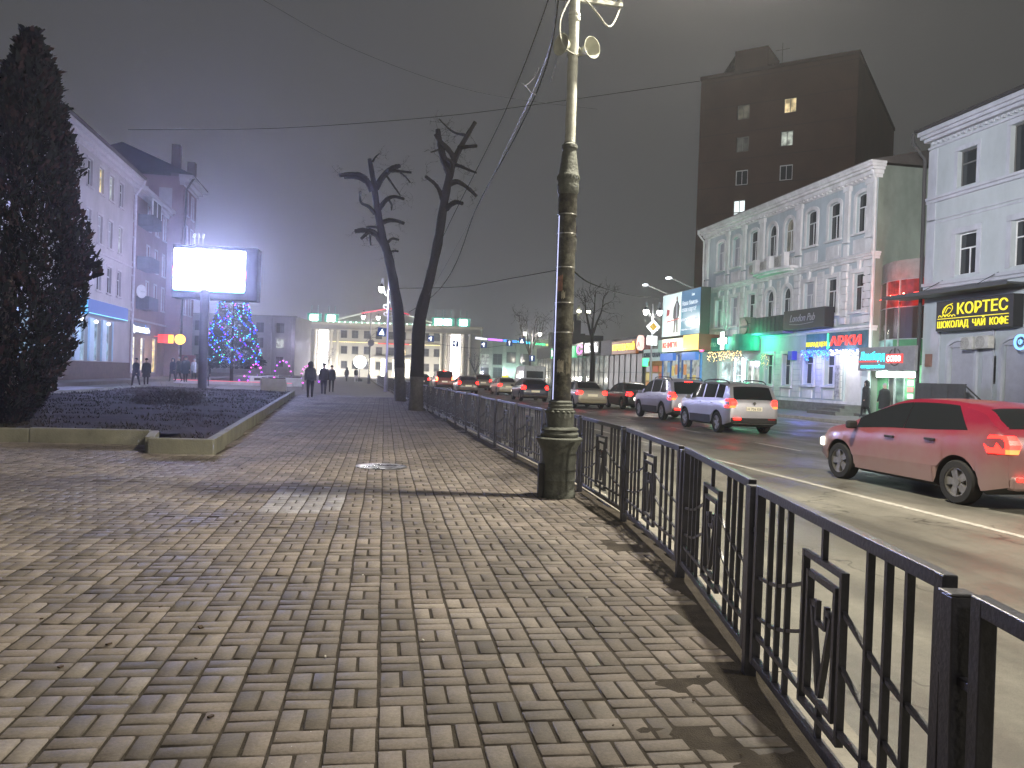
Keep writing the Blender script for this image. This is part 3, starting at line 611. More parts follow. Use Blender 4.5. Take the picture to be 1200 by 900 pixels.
G_dim = glass('glass_dim', lit=(.8, .75, .55), ls=.12); G_shop = glass('glass_shop', lit=(.75, .95, .95), ls=1.0); G_yellow = glass('glass_yellow', lit=(1, .8, .35), ls=.9)
G_milk = glass('glass_milky', (.30, .31, .36), .5)
def window(root, h, gl, fm=None, style='T', y=.2, f=.05, label=None, name='window'):
    u0, u1, a, b = h[:4]; arch = len(h) > 4 and h[4]; fm = fm or M_frame
    r_ = ((u1-u0)/2 if arch is True else arch) if arch else 0; vsp = b-r_; mb = MB()
    for x0, x1 in ((u0, u0+f), (u1-f, u1)): mb.bb(x0, x1, y, y+.06, a, vsp)
    mb.bb(u0+f, u1-f, y, y+.06, a, a+f)
    if arch:
        P = arc_pts(u0, u1, vsp, b); Q = arc_pts(u0+f, u1-f, vsp, b-f)
        for i in range(len(P)-1): mb.prism([P[i], P[i+1], Q[i+1], Q[i]], (0, y, 0), (1, 0, 0), (0, 0, 1), (0, .06, 0))
        out_ = Q
    else: mb.bb(u0+f, u1-f, y, y+.06, b-f, b); out_ = [(u0+f, b-f), (u1-f, b-f)]
    c = (u0+u1)/2; tr = a+(b-a)*.64
    if style == 'T': mb.bb(u0+f, u1-f, y+.003, y+.055, tr-.03, tr+.03); mb.bb(c-.03, c+.03, y+.005, y+.052, a+f, tr-.03)
    if style == 'X': mb.bb(c-.03, c+.03, y+.003, y+.055, a+f, b-f-.01); mb.bb(u0+f, c-.03, y+.004, y+.05, tr-.02, tr+.02); mb.bb(c+.03, u1-f, y+.004, y+.05, tr-.02, tr+.02)
    if style == 'H': mb.bb(u0+f, u1-f, y+.003, y+.055, tr-.03, tr+.03)
    if style == 'I': mb.bb(c-.03, c+.03, y+.003, y+.055, a+f, b-f-.01)
    o = mb.build(name, fm, root)
    if label: o['label'] = label
    mb = MB(); poly = [(u0+f, a+f)]+[(u1-f, a+f)]+list(reversed(out_)); mb.add([(x, y+.03, z) for x, z in poly], [tuple(range(len(poly)))])
    mb.build('pane', gl, o); return o
def surround(mb, h, w_=.2, d=.07, sill=True, key=False, m=0):
    u0, u1, a, b = h[:4]; arch = len(h) > 4 and h[4]; r_ = ((u1-u0)/2 if arch is True else arch) if arch else 0; vsp = b-r_; g = .01
    mb.bb(u0-w_, u0-g, -d, -.002, a-.05, vsp, m); mb.bb(u1+g, u1+w_, -d, -.002, a-.05, vsp, m)
    if arch:
        P = arc_pts(u0-g, u1+g, vsp+.001, b+g, 10); Q = arc_pts(u0-w_, u1+w_, vsp+.001, b+w_, 10)
        for i in range(len(P)-1): mb.prism([P[i], P[i+1], Q[i+1], Q[i]], (0, -d, 0), (1, 0, 0), (0, 0, 1), (0, d-.002, 0), m)
    else: mb.bb(u0-w_, u1+w_, -d-.004, -.002, b+g, b+w_+g, m)
    if sill: mb.bb(u0-w_-.05, u1+w_+.05, -d-.10, -.002, a-.16, a-.052, m)
    if key: c = (u0+u1)/2; mb.prism([(c-.09, b+w_*.6), (c+.09, b+w_*.6), (c+.15, b+w_+.4), (c-.15, b+w_+.4)], (0, -d-.07, 0), (1, 0, 0), (0, 0, 1), (0, d+.065, 0), m); mb.bb(c-.4, c+.4, -d-.09, -.002, b+w_+.401, b+w_+.46, m)
def cornice(mb, W, zs, u0=0., m=0):
    """zs: list of (z0, z1, projection)"""
    for z0, z1, p_ in zs: mb.bb(u0-p_*.6, u0+W+p_*.6, -p_, .3, z0, z1-.002, m)
# ---------------------------------------------------------------- white and blue ornate house across the road
BX = 26.5; bL = (BX, 58.9, 0); bR = R(-90); BW = 21.0
M_blue = mat('plaster_blue', (.42, .48, .52), .85, var=.22, scale=.9, bump=.2, streak=.6); M_trim = mat('trim_white', (.62, .62, .64), .8, var=.3, scale=1.2, streak=.5, bump=.2)
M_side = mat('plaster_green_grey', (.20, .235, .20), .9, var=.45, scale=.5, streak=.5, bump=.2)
hb = thing('ornate_house', 'two-storey white and pale blue ornate house with pharmacy and gift shop below', 'building', bL, bR)
UC = [2.7, 5.2, 7.8, 10.3, 12.4, 14.95, 17.3, 19.9]
up = [(c-.54, c+.54, 9.95, 12.05, .15 if i not in (3, 4) else True) for i, c in enumerate(UC)]
md_ = [(c-.52, c+.52, 5.68, 7.72) + ((True,) if i in (3, 4) else ()) for i, c in enumerate(UC)]
lo = [(10.0, 11.0, 1.5, 3.45), (12.2, 13.2, 1.5, 3.45), (14.65, 15.75, 1.6, 3.55, True), (16.9, 17.9, 1.6, 3.3), (18.75, 20.35, .55, 3.25), (.4, 2.6, .6, 3.1), (3.2, 5.0, .25, 3.1), (5.3, 7.0, .25, 3.1), (7.3, 9.2, .6, 3.1)]
wall(hb, BW, 13.3, up+md_+lo, M_blue, D=13)
mb = MB()
for h in up: surround(mb, h, .22, .07); c = (h[0]+h[1])/2; mb.bb(c-.55, c+.55, -.06, -.003, 8.95, 9.45); mb.bb(c-.75, c+.75, -.03, -.002, 8.82, 9.58)
for h in md_: surround(mb, h, .26, .09, key=True)
for h in md_: c = (h[0]+h[1])/2; mb.bb(c-.55, c+.55, -.05, -.003, 4.95, 5.35)
for h in lo[:4]: surround(mb, h, .2, .08); c = (h[0]+h[1])/2; mb.bb(c-.5, c+.5, -.09, -.003, .78, 1.28)
for c in (.35, 3.95, 6.5, 9.05, 13.65, 18.6, 20.65):
    w_ = .28 if c in (9.05, 13.65, .35, 20.65) else .2
    mb.bb(c-w_, c+w_, -.14, -.004, 9.62, 12.55); mb.bb(c-w_-.09, c+w_+.09, -.2, -.004, 12.35, 12.62); mb.bb(c-w_-.05, c+w_+.05, -.17, -.005, 9.5, 9.62); mb.bb(c-w_, c+w_, -.12, -.004, 8.75, 9.4)
    for k in range(8): mb.bb(c-w_-.06*(k % 2), c+w_+.06*(k % 2), -.13, -.004, 5.0+k*.42, 5.0+k*.42+.38)
for h0, h1 in zip(md_, md_[1:]):
    a, b = h0[1]+.3, h1[0]-.3
    for k in range(9): mb.bb(a+.02*(k % 2), b-.02*(k % 2), -.035, -.002, 5.0+k*.36, 5.0+k*.36+.33)
for u0, u1 in ((11.25, 11.95), (13.45, 14.35), (16.05, 16.6), (18.15, 18.6)):
    for k in range(8): mb.bb(u0, u1, -.05, -.002, .8+k*.34, .8+k*.34+.31)
cornice(mb, BW, [(8.35, 8.5, .12), (8.5, 8.62, .22), (8.62, 8.72, .3), (4.55, 4.7, .1), (4.7, 4.82, .2), (12.62, 12.8, .1), (12.8, 13.0, .25), (13.0, 13.15, .42), (13.15, 13.3, .55), (13.3, 13.42, .62)])
for k in range(52): mb.bb(k*.4+.1, k*.4+.28, -.26, -.1, 12.68, 12.79)
mb.bb(0, BW, -.1, -.003, 0, .7)
mb.build('ornament', M_trim, hb)
mb = MB(); mb.bb(-.1, BW+.1, -.55, 13, 13.42, 13.5); mb.add([(-.1, -.5, 13.5), (BW+.1, -.5, 13.5), (BW+.1, 6, 15.0), (-.1, 6, 15.0), (BW+.1, 13, 13.5), (-.1, 13, 13.5)], [(0, 1, 2, 3), (3, 2, 4, 5), (1, 4, 2), (0, 3, 5)])
rf = mb.build('roof', mat('roof_tin', (.10, .09, .085), .5, metal=.3), hb)
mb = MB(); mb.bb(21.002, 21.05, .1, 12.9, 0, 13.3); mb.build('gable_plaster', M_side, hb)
mb = MB(); mb.bb(.3, BW, -.13, -.101, 0, .55); mb.build('plinth', mat('plinth_grey', (.16, .155, .15), .85, var=.4), hb)
for i, h in enumerate(up): window(hb, h, [G_milk, G_milk, G_dark, G_dark, G_dim, G_dark, G_dark, G_dark][i], y=.12, f=.06)
for i, h in enumerate(md_): window(hb, h, [G_milk, G_milk, G_dark, G_dark, G_dark, G_milk, G_dark, G_dark][i], y=.12, f=.06)
for i, h in enumerate(lo[:4]): window(hb, h, G_dark)
gs = [G_yellow, G_shop, G_shop, G_cool]
for i, h in enumerate(lo[5:]): window(hb, h, gs[i], style='H' if i in (1, 2) else 'I', y=.12, name='shop_door' if i in (1, 2) else 'shop_window')
# gift-shop door and steps
mb = MB(); mb.bb(18.78, 20.32, .1, .16, .58, 3.22); mb.bb(18.95, 20.15, .085, .1, .75, 3.05); mb.build('door', mat('door_white', (.6, .6, .6), .6, var=.1), hb)
mb = MB(); mb.bb(18.3, 21.0, -1.9, -.14, 0, .16); mb.bb(18.6, 20.8, -1.5, -.14, .16, .32); mb.bb(18.7, 20.6, -1.1, -.14, .32, .48)
for z, a, b, y in ((.16, 18.28, 21.02, -1.93), (.32, 18.58, 20.82, -1.53), (.48, 18.68, 20.62, -1.13)): mb.bb(a, b, y, -.15, z+.001, z+.03)
mb.build('door_steps', mat('step_stone', (.13, .125, .12), .7, var=.3), hb)
# balcony with bulging slab and niche, air conditioners on it
mb = MB(); P = [(8.9, 0)]+[(11.35-2.45*math.cos(PI*k/12), -.5-.5*math.sin(PI*k/12)) for k in range(13)]+[(13.8, 0)]
mb.prism(P, (0, -.005, 8.73), (1, 0, 0), (0, 1, 0), (0, 0, .16)); mb.prism([(x*.92+.9, y*.75) for x, y in P], (0, -.005, 8.6), (1, 0, 0), (0, 1, 0), (0, 0, .125))
for x in (9.5, 11.35, 13.2): mb.bb(x-.16, x+.16, -.85, -.5, 8.9, 9.75)
mb.build('balcony', M_trim, hb)
def acunit(px_u, v, label, root_loc=bL, rz=bR, out_=.55, s=1.):
    a = thing('air_conditioner', label, 'air conditioner', (root_loc[0]-out_, root_loc[1]-px_u, v), rz, group='air conditioners on the facades')
    mb = MB(); mb.box((0, 0, 0), (.8*s, .3, .6*s)); mb.build('casing', mat('ac_white', (.42, .42, .40), .5, var=.3), a, bevel=.02)
    mb = MB()
    for k in range(5): mb.lathe([(.04+.05*k, -.005), (.05+.05*k, 0), (.04+.05*k, .005)], n=20, cap=False)
    mb.v = [(x-.1, -.158+z_*.5, y) for x, y, z_ in mb.v]; mb.build('fan_grille', mat('ac_grille', (.04, .04, .04), .5), a); return a
acunit(8.9, 9.25, 'outdoor cooling unit at the far end of the upper balcony', s=.9); acunit(10.4, 9.25, 'outdoor cooling unit left of the pillar on the upper balcony'); acunit(12.3, 9.3, 'outdoor cooling unit right of the pillar on the upper balcony', s=1.1)
# drainpipes
def drain(name, label, pts, parent=None, m=None, r=.07):
    mb = MB(); mb.tube(pts, r, 8); o = mb.build(name, m or M_trim, parent, smooth=True); return o
drain('drainpipe', '', [(.05, -.75, 13.35), (.05, -.75, 13.1), (.1, -.25, 12.5), (.1, -.22, 9.), (.1, -.3, 8.2), (.1, -.2, 7.9), (.1, -.2, 4.9), (.1, -.35, 4.6), (.1, -.2, 4.3), (.1, -.2, .4)], hb)
drain('drainpipe', '', [(20.95, -.3, 13.1), (21.15, -.15, 12.4), (21.12, -.12, 9.), (21.1, -.12, .4)], hb)
def wl(loc, rz, u, y, v):   # wall-local to world
    return (loc[0]+u*math.cos(rz)-y*math.sin(rz), loc[1]+u*math.sin(rz)+y*math.cos(rz), loc[2]+v)
# pharmacy canopy sign
E_pink = emit('neon_pink', (1, .08, .35), 2.2); E_white = emit('neon_white', (.95, 1, .97), 5); E_wh2 = emit('tube_white', (.9, 1, 1), 9); E_red = emit('neon_red', (1, .05, .04), 1.6)
E_cyan = emit('neon_cyan', (.05, .75, 1), 2.2); E_yel = emit('neon_yellow', (1, .85, .02), 1.3); E_blue = emit('neon_blue', (.03, .1, 1), 2.4); E_green = emit('neon_green', (.05, 1, .35), 2.5)
M_black = mat('sign_black', (.015, .015, .018), .4); M_teal = mat('sign_teal', (.02, .22, .19), .5)
sg_ = thing('pharmacy_sign', 'long teal pharmacy sign with a rounded end and a pink 24 disc', 'sign', wl(bL, bR, 0, -.16, 3.85), bR)
mb = MB(); mb.bb(.6, 7.2, -.5, 0, 0, .95); P = [(7.2, 0), (7.2, -.9)]+[(7.2+2.2*math.sin(PI/2*k/8), -.9*math.cos(PI/2*k/8)) for k in range(1, 9)]; mb.prism(P, (0, 0, -.1), (1, 0, 0), (0, 1, 0), (0, 0, 1.15)); mb.build('fascia', M_teal, sg_)
mb = MB(); mb.lathe([(.0, 0), (.55, 0), (.55, .08), (.0, .08)], n=32, cap=False); mb.v = [(x, -z_, y) for x, y, z_ in mb.v]; d = mb.build('disc', E_pink, sg_); d.location = (1.45, -.52, .5)
text('24', .72, emit('neon_white_soft', (1, .93, .97), 3), d, loc=(-.44, -.10, -.13), ext=.01, off=.02); text('часа', .26, emit('neon_white_soft', (1, .93, .97), 3), d, loc=(-.3, -.10, -.38), ext=.01, off=.01)
text('АПТЕКА', .42, mat('letter_pale', (.35, .6, .5)), sg_, loc=(2.2, -.52, .3))
o = thing('pharmacy_cross', 'glowing white and green pharmacy cross above the shop doors', 'sign', wl(bL, bR, 5.6, -1.0, 4.5), bR)
mb = MB(); mb.bb(-.2, .2, -.08, .08, -.62, .62); mb.bb(-.62, -.201, -.08, .08, -.2, .2); mb.bb(.201, .62, -.08, .08, -.2, .2); mb.build('cross', emit('cross_light', (.75, 1, .85), 9), o)
mb = MB(); mb.bb(-.26, .26, .0, .06, -.68, .68); mb.bb(-.68, .68, .001, .059, -.26, .26); mb.bar((0, .05, .3), (0, .9, .3), .05); mb.build('bracket', M_black, o)
def icicles(label, loc, rz, W, drop, n, mats, cat='string lights', r=.022, y0=0.):
    root = thing('icicle_lights', label, cat, loc, rz); mb = MB(); L_ = [MB() for _ in mats]
    mb.tube([(W*k/12, y0, .01*(-1)**k) for k in range(13)], .008, 4)
    k = int(W/.16)
    for i in range(k):
        x = (i+.5)*W/k; dd = drop*(.35+.65*random.random()); mb.tube([(x, y0, 0), (x+random.gauss(0, .02), y0, -dd)], .004, 3)
        for j in range(int(n*dd/drop)):
            z = -dd*random.random(); q = random.randrange(len(mats)); c = (x+random.gauss(0, .03), y0+random.gauss(0, .03), z); s_ = r*random.uniform(.7, 1.3)
            L_[q].add([(c[0]+s_, c[1], c[2]), (c[0]-s_, c[1], c[2]), (c[0], c[1]-s_, c[2]), (c[0], c[1]+s_, c[2]), (c[0], c[1], c[2]+s_), (c[0], c[1], c[2]-s_)], [(0, 2, 4), (2, 1, 4), (1, 3, 4), (3, 0, 4), (2, 0, 5), (1, 2, 5), (3, 1, 5), (0, 3, 5)])
    mb.build('wire', M_black, root)
    for q, m_ in enumerate(mats): L_[q].build('bulbs', m_, root, fix=False)
    return root
E_w1 = emit('bulb_warm', (1, .72, .3), 9); E_w2 = emit('bulb_warm_dim', (1, .6, .2), 3); E_b1 = emit('bulb_blue', (.015, .05, 1), 6); E_b2 = emit('bulb_ice', (.08, .45, 1), 4); E_p = emit('bulb_violet', (.5, .05, 1), 4); E_g = emit('bulb_green', (.05, .9, .3), 3); E_r = emit('bulb_red', (1, .08, .1), 7)
for m_ in (E_w1, E_w2, E_b1, E_b2, E_p, E_g, E_r): m_.cycles.emission_sampling = 'NONE'
icicles('warm fairy lights hanging under the teal pharmacy sign', wl(bL, bR, -.6, -.8, 3.78), bR, 8.8, .85, 9, [E_w1, E_w2, E_w1])
icicles('short bunch of warm fairy lights at the corner window of the pharmacy', wl(bL, bR, 9.95, -.3, 3.5), bR, .9, 1.1, 12, [E_w2, E_w2])
for u, w_, lab in ((7.15, .16, 'bright white vertical light tube by the pharmacy window'), (6.05, .10, 'thin white vertical light tube by the pharmacy door')):
    mb = MB(); mb.bb(0, w_, -.06, 0, 0, 2.3); o = mb.build('light_tube', E_wh2, bevel=.01); o.location = wl(bL, bR, u, -.2, 1.0); o.rotation_euler = (0, 0, bR); tag(o, lab, 'light')
# poster "8 марта"
o = thing('shop_poster', 'pale yellow poster with the number 8 in the pharmacy window', 'poster', wl(bL, bR, -.1, -.6, .95), bR); mb = MB(); mb.bb(0, 2.0, 0, .04, 0, 1.75); mb.build('panel', emit('poster_yellow', (.55, .6, .25), .45, (.5, .5, .3)), o)
text('8', 1.1, M_black, o, loc=(.55, -.015, .35)); text('марта', .3, M_black, o, loc=(1.2, -.015, .42))
# round black sign, script sign, balcony box
o = thing('round_sign', 'round black hanging sign between the arched windows', 'sign', wl(bL, bR, 8.6, -.9, 5.35), bR); mb = MB(); mb.lathe([(.0, -.05), (.5, -.05), (.52, 0), (.5, .05), (0, .05)], n=28, cap=False); mb.v = [(x, z_, y) for x, y, z_ in mb.v]; mb.build('disc', M_black, o, smooth=True)
text('БАРБЕРШОП', .13, mat('letter_grey', (.3, .3, .34)), o, loc=(-.42, -.07, -.04)); mb = MB(); mb.bar((.45, .0, .2), (.6, .88, .2), .04); mb.build('bracket', M_black, o)
o = thing('script_sign', 'black sign board with pale handwritten script lettering', 'sign', wl(bL, bR, 13.75, -.95, 4.85), bR); mb = MB(); mb.bb(0, 4.4, 0, .6, 0, 1.15); mb.build('board', M_black, o, bevel=.02)
text('London Pub', .62, mat('letter_grey2', (.34, .34, .36)), o, loc=(.75, -.012, .45), shear=.35, off=-.004, fit=2.7); mb = MB(); mb.tube(smooth_path([(.7, -.01, .32), (1.8, -.01, .26), (3.3, -.01, .34)]), .012); mb.build('underline', mat('letter_grey2', (.34, .34, .36)), o)
o = thing('shop_balcony', 'dark panelled balcony railing beside the round black sign', 'balcony', wl(bL, bR, 9.5, -.9, 4.84), bR); mb = MB(); mb.bb(0, 4.1, 0, .86, -.12, 0); mb.build('slab', mat('balcony_violet', (.16, .14, .30), .7), o)
mb = MB(); mb.bb(.6, 4.1, 0, .04, .02, 1.0); mb.bb(.0, .55, -.02, .04, .02, 1.05)
for k in range(8): mb.bb(.6+k*.5, .64+k*.5, -.02, -.001, .02, 1.0)
mb.build('railing_panel', mat('balcony_dark', (.05, .05, .055), .7, var=.5, scale=5), o)
mb = MB(); mb.bb(-1.55, -.75, -.0, .7, .0, 1.15); o2 = mb.build('metal_cabinet', mat('cabinet_grey', (.18, .19, .17), .6), bevel=.015); o2.location = wl(bL, bR, 9.3, -.85, 4.88); o2.rotation_euler = (0, 0, bR); tag(o2, 'grey metal box on the ledge above the pharmacy sign', 'cabinet')
# gift shop signs
o = thing('gift_shop_sign', 'blue-teal fascia with big red ПАРКИ lettering over the white door', 'sign', wl(bL, bR, 15.1, -.18, 3.62), bR)
mb = MB(); mb.bb(0, 5.9, 0, .14, 0, .95); mb.build('fascia', mat('fascia_teal', (.05, .13, .18), .6, var=.5, scale=2), o)
text('ПАРАД ЦЕН', .36, E_yel, o, loc=(.1, -.04, .2), off=.002, fit=2.1, ext=.03); text('АРКИ', .72, E_red, o, loc=(2.55, -.05, .2), off=.012, fit=2.85, ext=.04)
mb = MB(); mb.bb(2.3, 2.38, -.08, -.03, 0, .9); mb.bb(2.39, 2.5, -.08, -.03, .1, .4); mb.build('green_strip', E_green, o)
icicles('dense blue icicle lights under the gift shop sign', wl(bL, bR, 15.1, -.5, 3.6), bR, 2.9, .62, 26, [E_b1, E_b1, E_b2], r=.03)
icicles('blue and white icicle lights over the gift shop door', wl(bL, bR, 18.1, -.5, 3.55), bR, 2.8, .28, 16, [E_b1, E_b1, emit('bulb_white', (1, .9, 1), 12)], r=.03)
o = thing('door_lamp', 'bright white lamp over the gift shop door', 'lamp', wl(bL, bR, 19.5, -.35, 3.3), bR); mb = MB(); mb.lathe([(.0, -.1), (.1, -.07), (.13, 0), (.1, .07), (.0, .1)], n=14, cap=False); mb.build('bulb', emit('door_lamp_glow', (1, .95, .9), 20), o, smooth=True); mb = MB(); mb.bar((0, 0, .1), (0, .33, .14), .03); mb.build('bracket', M_black, o)
mb = MB(); mb.bb(0, .42, 0, .04, 0, 1.75); o = mb.build('leaflet_panel', mat('leaflets', (.34, .34, .38), .7, var=.8, scale=6)); o.location = wl(bL, bR, 18.15, -.17, .95); o.rotation_euler = (0, 0, bR); tag(o, 'narrow panel of leaflets left of the gift shop door', 'panel')
mb = MB(); mb.bb(0, .5, 0, .35, 0, .55); o = mb.build('blue_box', emit('box_blue', (.02, .03, .25), .5, (.03, .04, .3)), bevel=.02); o.location = wl(bL, bR, 13.6, -.5, 3.05); o.rotation_euler = (0, 0, bR); tag(o, 'small blue box light on the wall left of the arched shop window', 'sign')
# ---------------------------------------------------------------- glazed pawn-shop annex between the houses
aL = (27.0, 37.85, 0); aR = R(-90); an = thing('glass_annex', 'narrow glazed pawn shop annex wedged between the two old houses', 'building', aL, aR)
M_al = mat('aluminium', (.30, .31, .31), .45, metal=.4); mb = MB()
mb.bb(0, 3.65, .25, 6, 0, 7.0); mb.build('body', mat('annex_inner', (.06, .055, .05), .8), an)
mb = MB(); P = [(3.65*k/10, -.55*math.sin(PI*k/10)) for k in range(11)]
mb.prism(P+[(3.65, .24), (0, .24)], (0, 0, 7.0), (1, 0, 0), (0, 1, 0), (0, 0, .95)); mb.build('parapet', mat('annex_grey', (.22, .23, .22), .7), an, smooth=False)
G_red = glass('glass_red', lit=(1, .05, .03), ls=.35); fr = MB(); lo_ = MB(); hi = MB(); rd_ = MB()
for k in range(10):
    (a, ya), (b, yb) = P[k], P[k+1]
    lo_.quad((a, ya, 4.0), (b, yb, 4.0), (b, yb, 5.6), (a, ya, 5.6)); (rd_ if k > 2 else lo_).quad((a, ya, 5.6), (b, yb, 5.6), (b, yb, 7), (a, ya, 7)); hi.quad((a, ya, 2.75), (b, yb, 2.75), (b, yb, 4.0), (a, ya, 4.0), 0 if k < 5 else 1)
for k in (0, 3, 6, 10): fr.bar((P[k][0], P[k][1]-.02, 2.7), (P[k][0], P[k][1]-.02, 7.0), .06)
for z in (4.0, 5.6, 6.97): fr.tube([(x, y-.02, z) for x, y in P], .03, 4)
fr.build('mullions', M_al, an); lo_.build('glazing', glass('glass_brown', (.035, .028, .025), .12), an); rd_.build('red_lit_glazing', G_red, an); hi.build('lower_glazing', [glass('glass_teal_lit', lit=(.45, .85, .85), ls=.6), mat('annex_green', (.05, .16, .08), .6)], an)
mb = MB()
for x, y, z in ((1.6, -.62, 6.2), (2.55, -.6, 6.25), (.9, -.4, 6.15)): mb.lathe([(.0, -.05), (.05, 0), (.0, .05)], c=(x, y, z), n=8, cap=False)
mb.build('red_bulb', emit('bulb_hot_red', (1, .15, .1), 25), an)
mb = MB(); mb.tube([(.3, -.3, 6.1), (1.6, -.62, 6.22), (3.4, -.2, 6.3)], .015, 5); mb.build('red_strip', emit('strip_red', (1, .06, .04), 4), an)
for x0_, x1_ in ((.02, .8), (2.2, 3.6)): mb = MB(); mb.bb(x0_, x1_, -.05, .2, .15, 2.7); mb.build('green_panel', mat('annex_green2', (.10, .28, .14), .6, var=.4), an)
mb = MB(); mb.bb(.85, 1.35, -.02, .05, .2, 2.6); mb.bb(1.4, 2.15, -.03, .04, .2, 2.6); mb.build('door_frame', M_al, an); mb = MB(); mb.bb(.92, 1.28, -.035, -.021, .3, 2.5, 0); mb.bb(1.5, 2.05, -.045, -.031, .3, 2.5, 1); mb.build('door_glass', [G_dim, glass('glass_green_lit', lit=(.5, .9, .6), ls=.25)], an)
mb = MB()
for k in range(5): mb.bb(2.4+.02*(k % 2), 2.85, -.075, -.062, .7+k*.33, .95+k*.33, k % 2)
mb.build('price_leaflets', [mat('leaflet_red', (.5, .12, .12)), mat('leaflet_white', (.6, .6, .6))], an)
mb = MB(); mb.bb(-.2, 3.7, -1.3, 0, 0, .14); mb.build('step', mat('step_stone', (.13, .125, .12)), an)
E_bar = emit('bar_light', (.85, 1, .93), 12); mb = MB(); mb.bb(.8, 3.6, -.4, -.2, 2.08, 2.34); o = mb.build('light_bar', E_bar, bevel=.02); o.location = wl(aL, aR, 0, -.3, 0); o.rotation_euler = (0, 0, aR); tag(o, 'long glowing white light bar under the pawn shop sign', 'light')
o = thing('pawn_shop_sign', 'grey sign board with cyan Ломбард and a red СОЮЗ badge', 'sign', wl(aL, aR, .2, -1.35, 2.38), aR); mb = MB(); mb.bb(0, 4.3, 0, .18, 0, 1.2); mb.build('board', mat('sign_grey', (.22, .22, .24), .5), o, bevel=.01)
text('Ломбард', .58, E_cyan, o, loc=(.2, -.03, .55), shear=.15, off=.006, fit=1.95, ext=.02); text('выгодные займы', .24, E_cyan, o, loc=(.3, -.03, .14), off=.006, fit=1.85, ext=.02)
mb = MB(); mb.bb(.12, 1.75, -.05, -.02, .44, .50); mb.bb(2.28, 3.5, -.04, -.002, .38, .82); mb.build('red_badge', E_red, o); text('СОЮЗ', .36, emit('neon_white_soft', (1, .93, .97), 3), o, loc=(2.38, -.06, .47), off=.008, fit=1.0)
mb = MB(); mb.tube([(2.9+.42*math.cos(a_), -.012, .68+.42*math.sin(a_)) for a_ in [R(120)-R(300)*k/16*(-1) for k in range(17)]], .03, 5); mb.bb(2.86, 2.94, -.03, -.004, .86, 1.12); mb.build('emblem', mat('emblem_dark', (.07, .07, .07)), o)
# ---------------------------------------------------------------- pale blue corner house at the right edge
cL = (BX, 33.92, 0); cR = R(-90); CW = 15.
hc = thing('pale_blue_house', 'pale blue three-storey house with shuttered coffee shop at the right edge', 'building', cL, cR)
M_bl2 = mat('plaster_pale_blue', (.36, .40, .43), .85, var=.18, scale=.8, bump=.2, streak=.5); M_tr2 = mat('trim_pale', (.38, .40, .46), .8, var=.22, scale=1.3, streak=.5)
cu_ = [1.85+1.2*.5]; up = [(1.85, 3.0, 10.75, 12.4), (4.85, 6.35, 10.65, 12.7), (8.4, 9.6, 10.75, 12.4), (11.5, 12.7, 10.75, 12.4)]
md2 = [(1.95, 3.2, 6.75, 8.62), (5.1, 6.45, 6.75, 8.65), (8.5, 9.75, 6.75, 8.65), (11.5, 12.75, 6.75, 8.65)]
lo2 = [(1.85, 3.4, 1.0, 3.75, .3), (3.75, 4.55, 1.85, 3.05), (4.95, 6.7, 1.0, 3.75, .3), (8.2, 9.9, 1.0, 3.75, .3)]
wall(hc, CW, 13.6, up+md2+lo2, M_bl2, D=14)
mb = MB()
for h in md2: surround(mb, h, .25, .06, sill=False)
for h in up: surround(mb, h, .2, .035, sill=False)
for h in (lo2[0], lo2[2], lo2[3]): surround(mb, h, .16, .12, sill=False)
mb.bb(-.02, .55, -.05, -.003, 6.4, 12.9)
cornice(mb, CW, [(10.35, 10.5, .1), (10.5, 10.62, .18), (9.35, 9.42, .04), (9.5, 9.55, .05), (6.25, 6.4, .12), (6.4, 6.55, .2), (12.95, 13.05, .08), (13.3, 13.45, .25), (13.45, 13.6, .4), (13.6, 13.8, .5)])
for k in range(48): mb.bb(k*.32+.3, k*.32+.4, -.16, -.002, 13.12, 13.24)
for c in (.9, 4.15, 7.2, 10.4): mb.bb(c-.28, c+.28, -.08, -.004, .8, 4.4)
mb.build('ornament', M_tr2, hc)
mb = MB(); mb.bb(0, CW, -.06, -.001, 0, .8); mb.bb(0.1, CW, -.035, -.0015, .8, 4.4); mb.build('ground_floor_render', mat('render_grey', (.27, .27, .30), .85, var=.25, scale=1.), hc) if False else None
mb = MB(); mb.bb(-.3, CW+.3, -.7, 14, 13.8, 13.9); mb.add([(-.3, -.6, 13.9), (CW+.3, -.6, 13.9), (CW+.3, 6.5, 15.8), (-.3, 6.5, 15.8), (CW+.3, 14, 13.9), (-.3, 14, 13.9)], [(0, 1, 2, 3), (3, 2, 4, 5), (1, 4, 2), (0, 3, 5)]); mb.build('roof', mat('roof_dark', (.03, .03, .032), .6), hc)
for i, h in enumerate(up): window(hc, h, G_dark, M_frdark if i != 1 else M_frdark, style='H' if i != 1 else 'I')
for i, h in enumerate(md2): window(hc, h, G_dark, style='T')
window(hc, lo2[1], glass('glass_barred', (.02, .02, .022), .4), M_frdark, style='X', f=.07, y=.08)
for h in (lo2[0], lo2[2], lo2[3]):
    mb = MB(); n = 30
    for k in range(n): z = h[2]+(h[3]-h[2]-.25)*k/n; mb.bb(h[0]+.03, h[1]-.03, .06+.012*(k % 2), .12, z, z+(h[3]-h[2]-.25)/n)
    mb.bb(h[0], h[1], -.02, .2, h[3]-.28, h[3]-.02); mb.build('roller_shutter', mat('shutter_grey', (.33, .34, .39), .55, var=.12), hc)
drain('drainpipe', '', [(-.25, -.75, 13.75), (-.25, -.75, 13.3), (-.08, -.2, 12.5), (-.08, -.15, 6.), (-.08, -.15, .3)], hc, mat('pipe_dark', (.03, .03, .033)), .09)
o = thing('coffee_shop_sign', 'black shop sign with glowing yellow КОРТЕС lettering', 'sign', wl(cL, cR, 1.52, -.55, 4.2), cR)
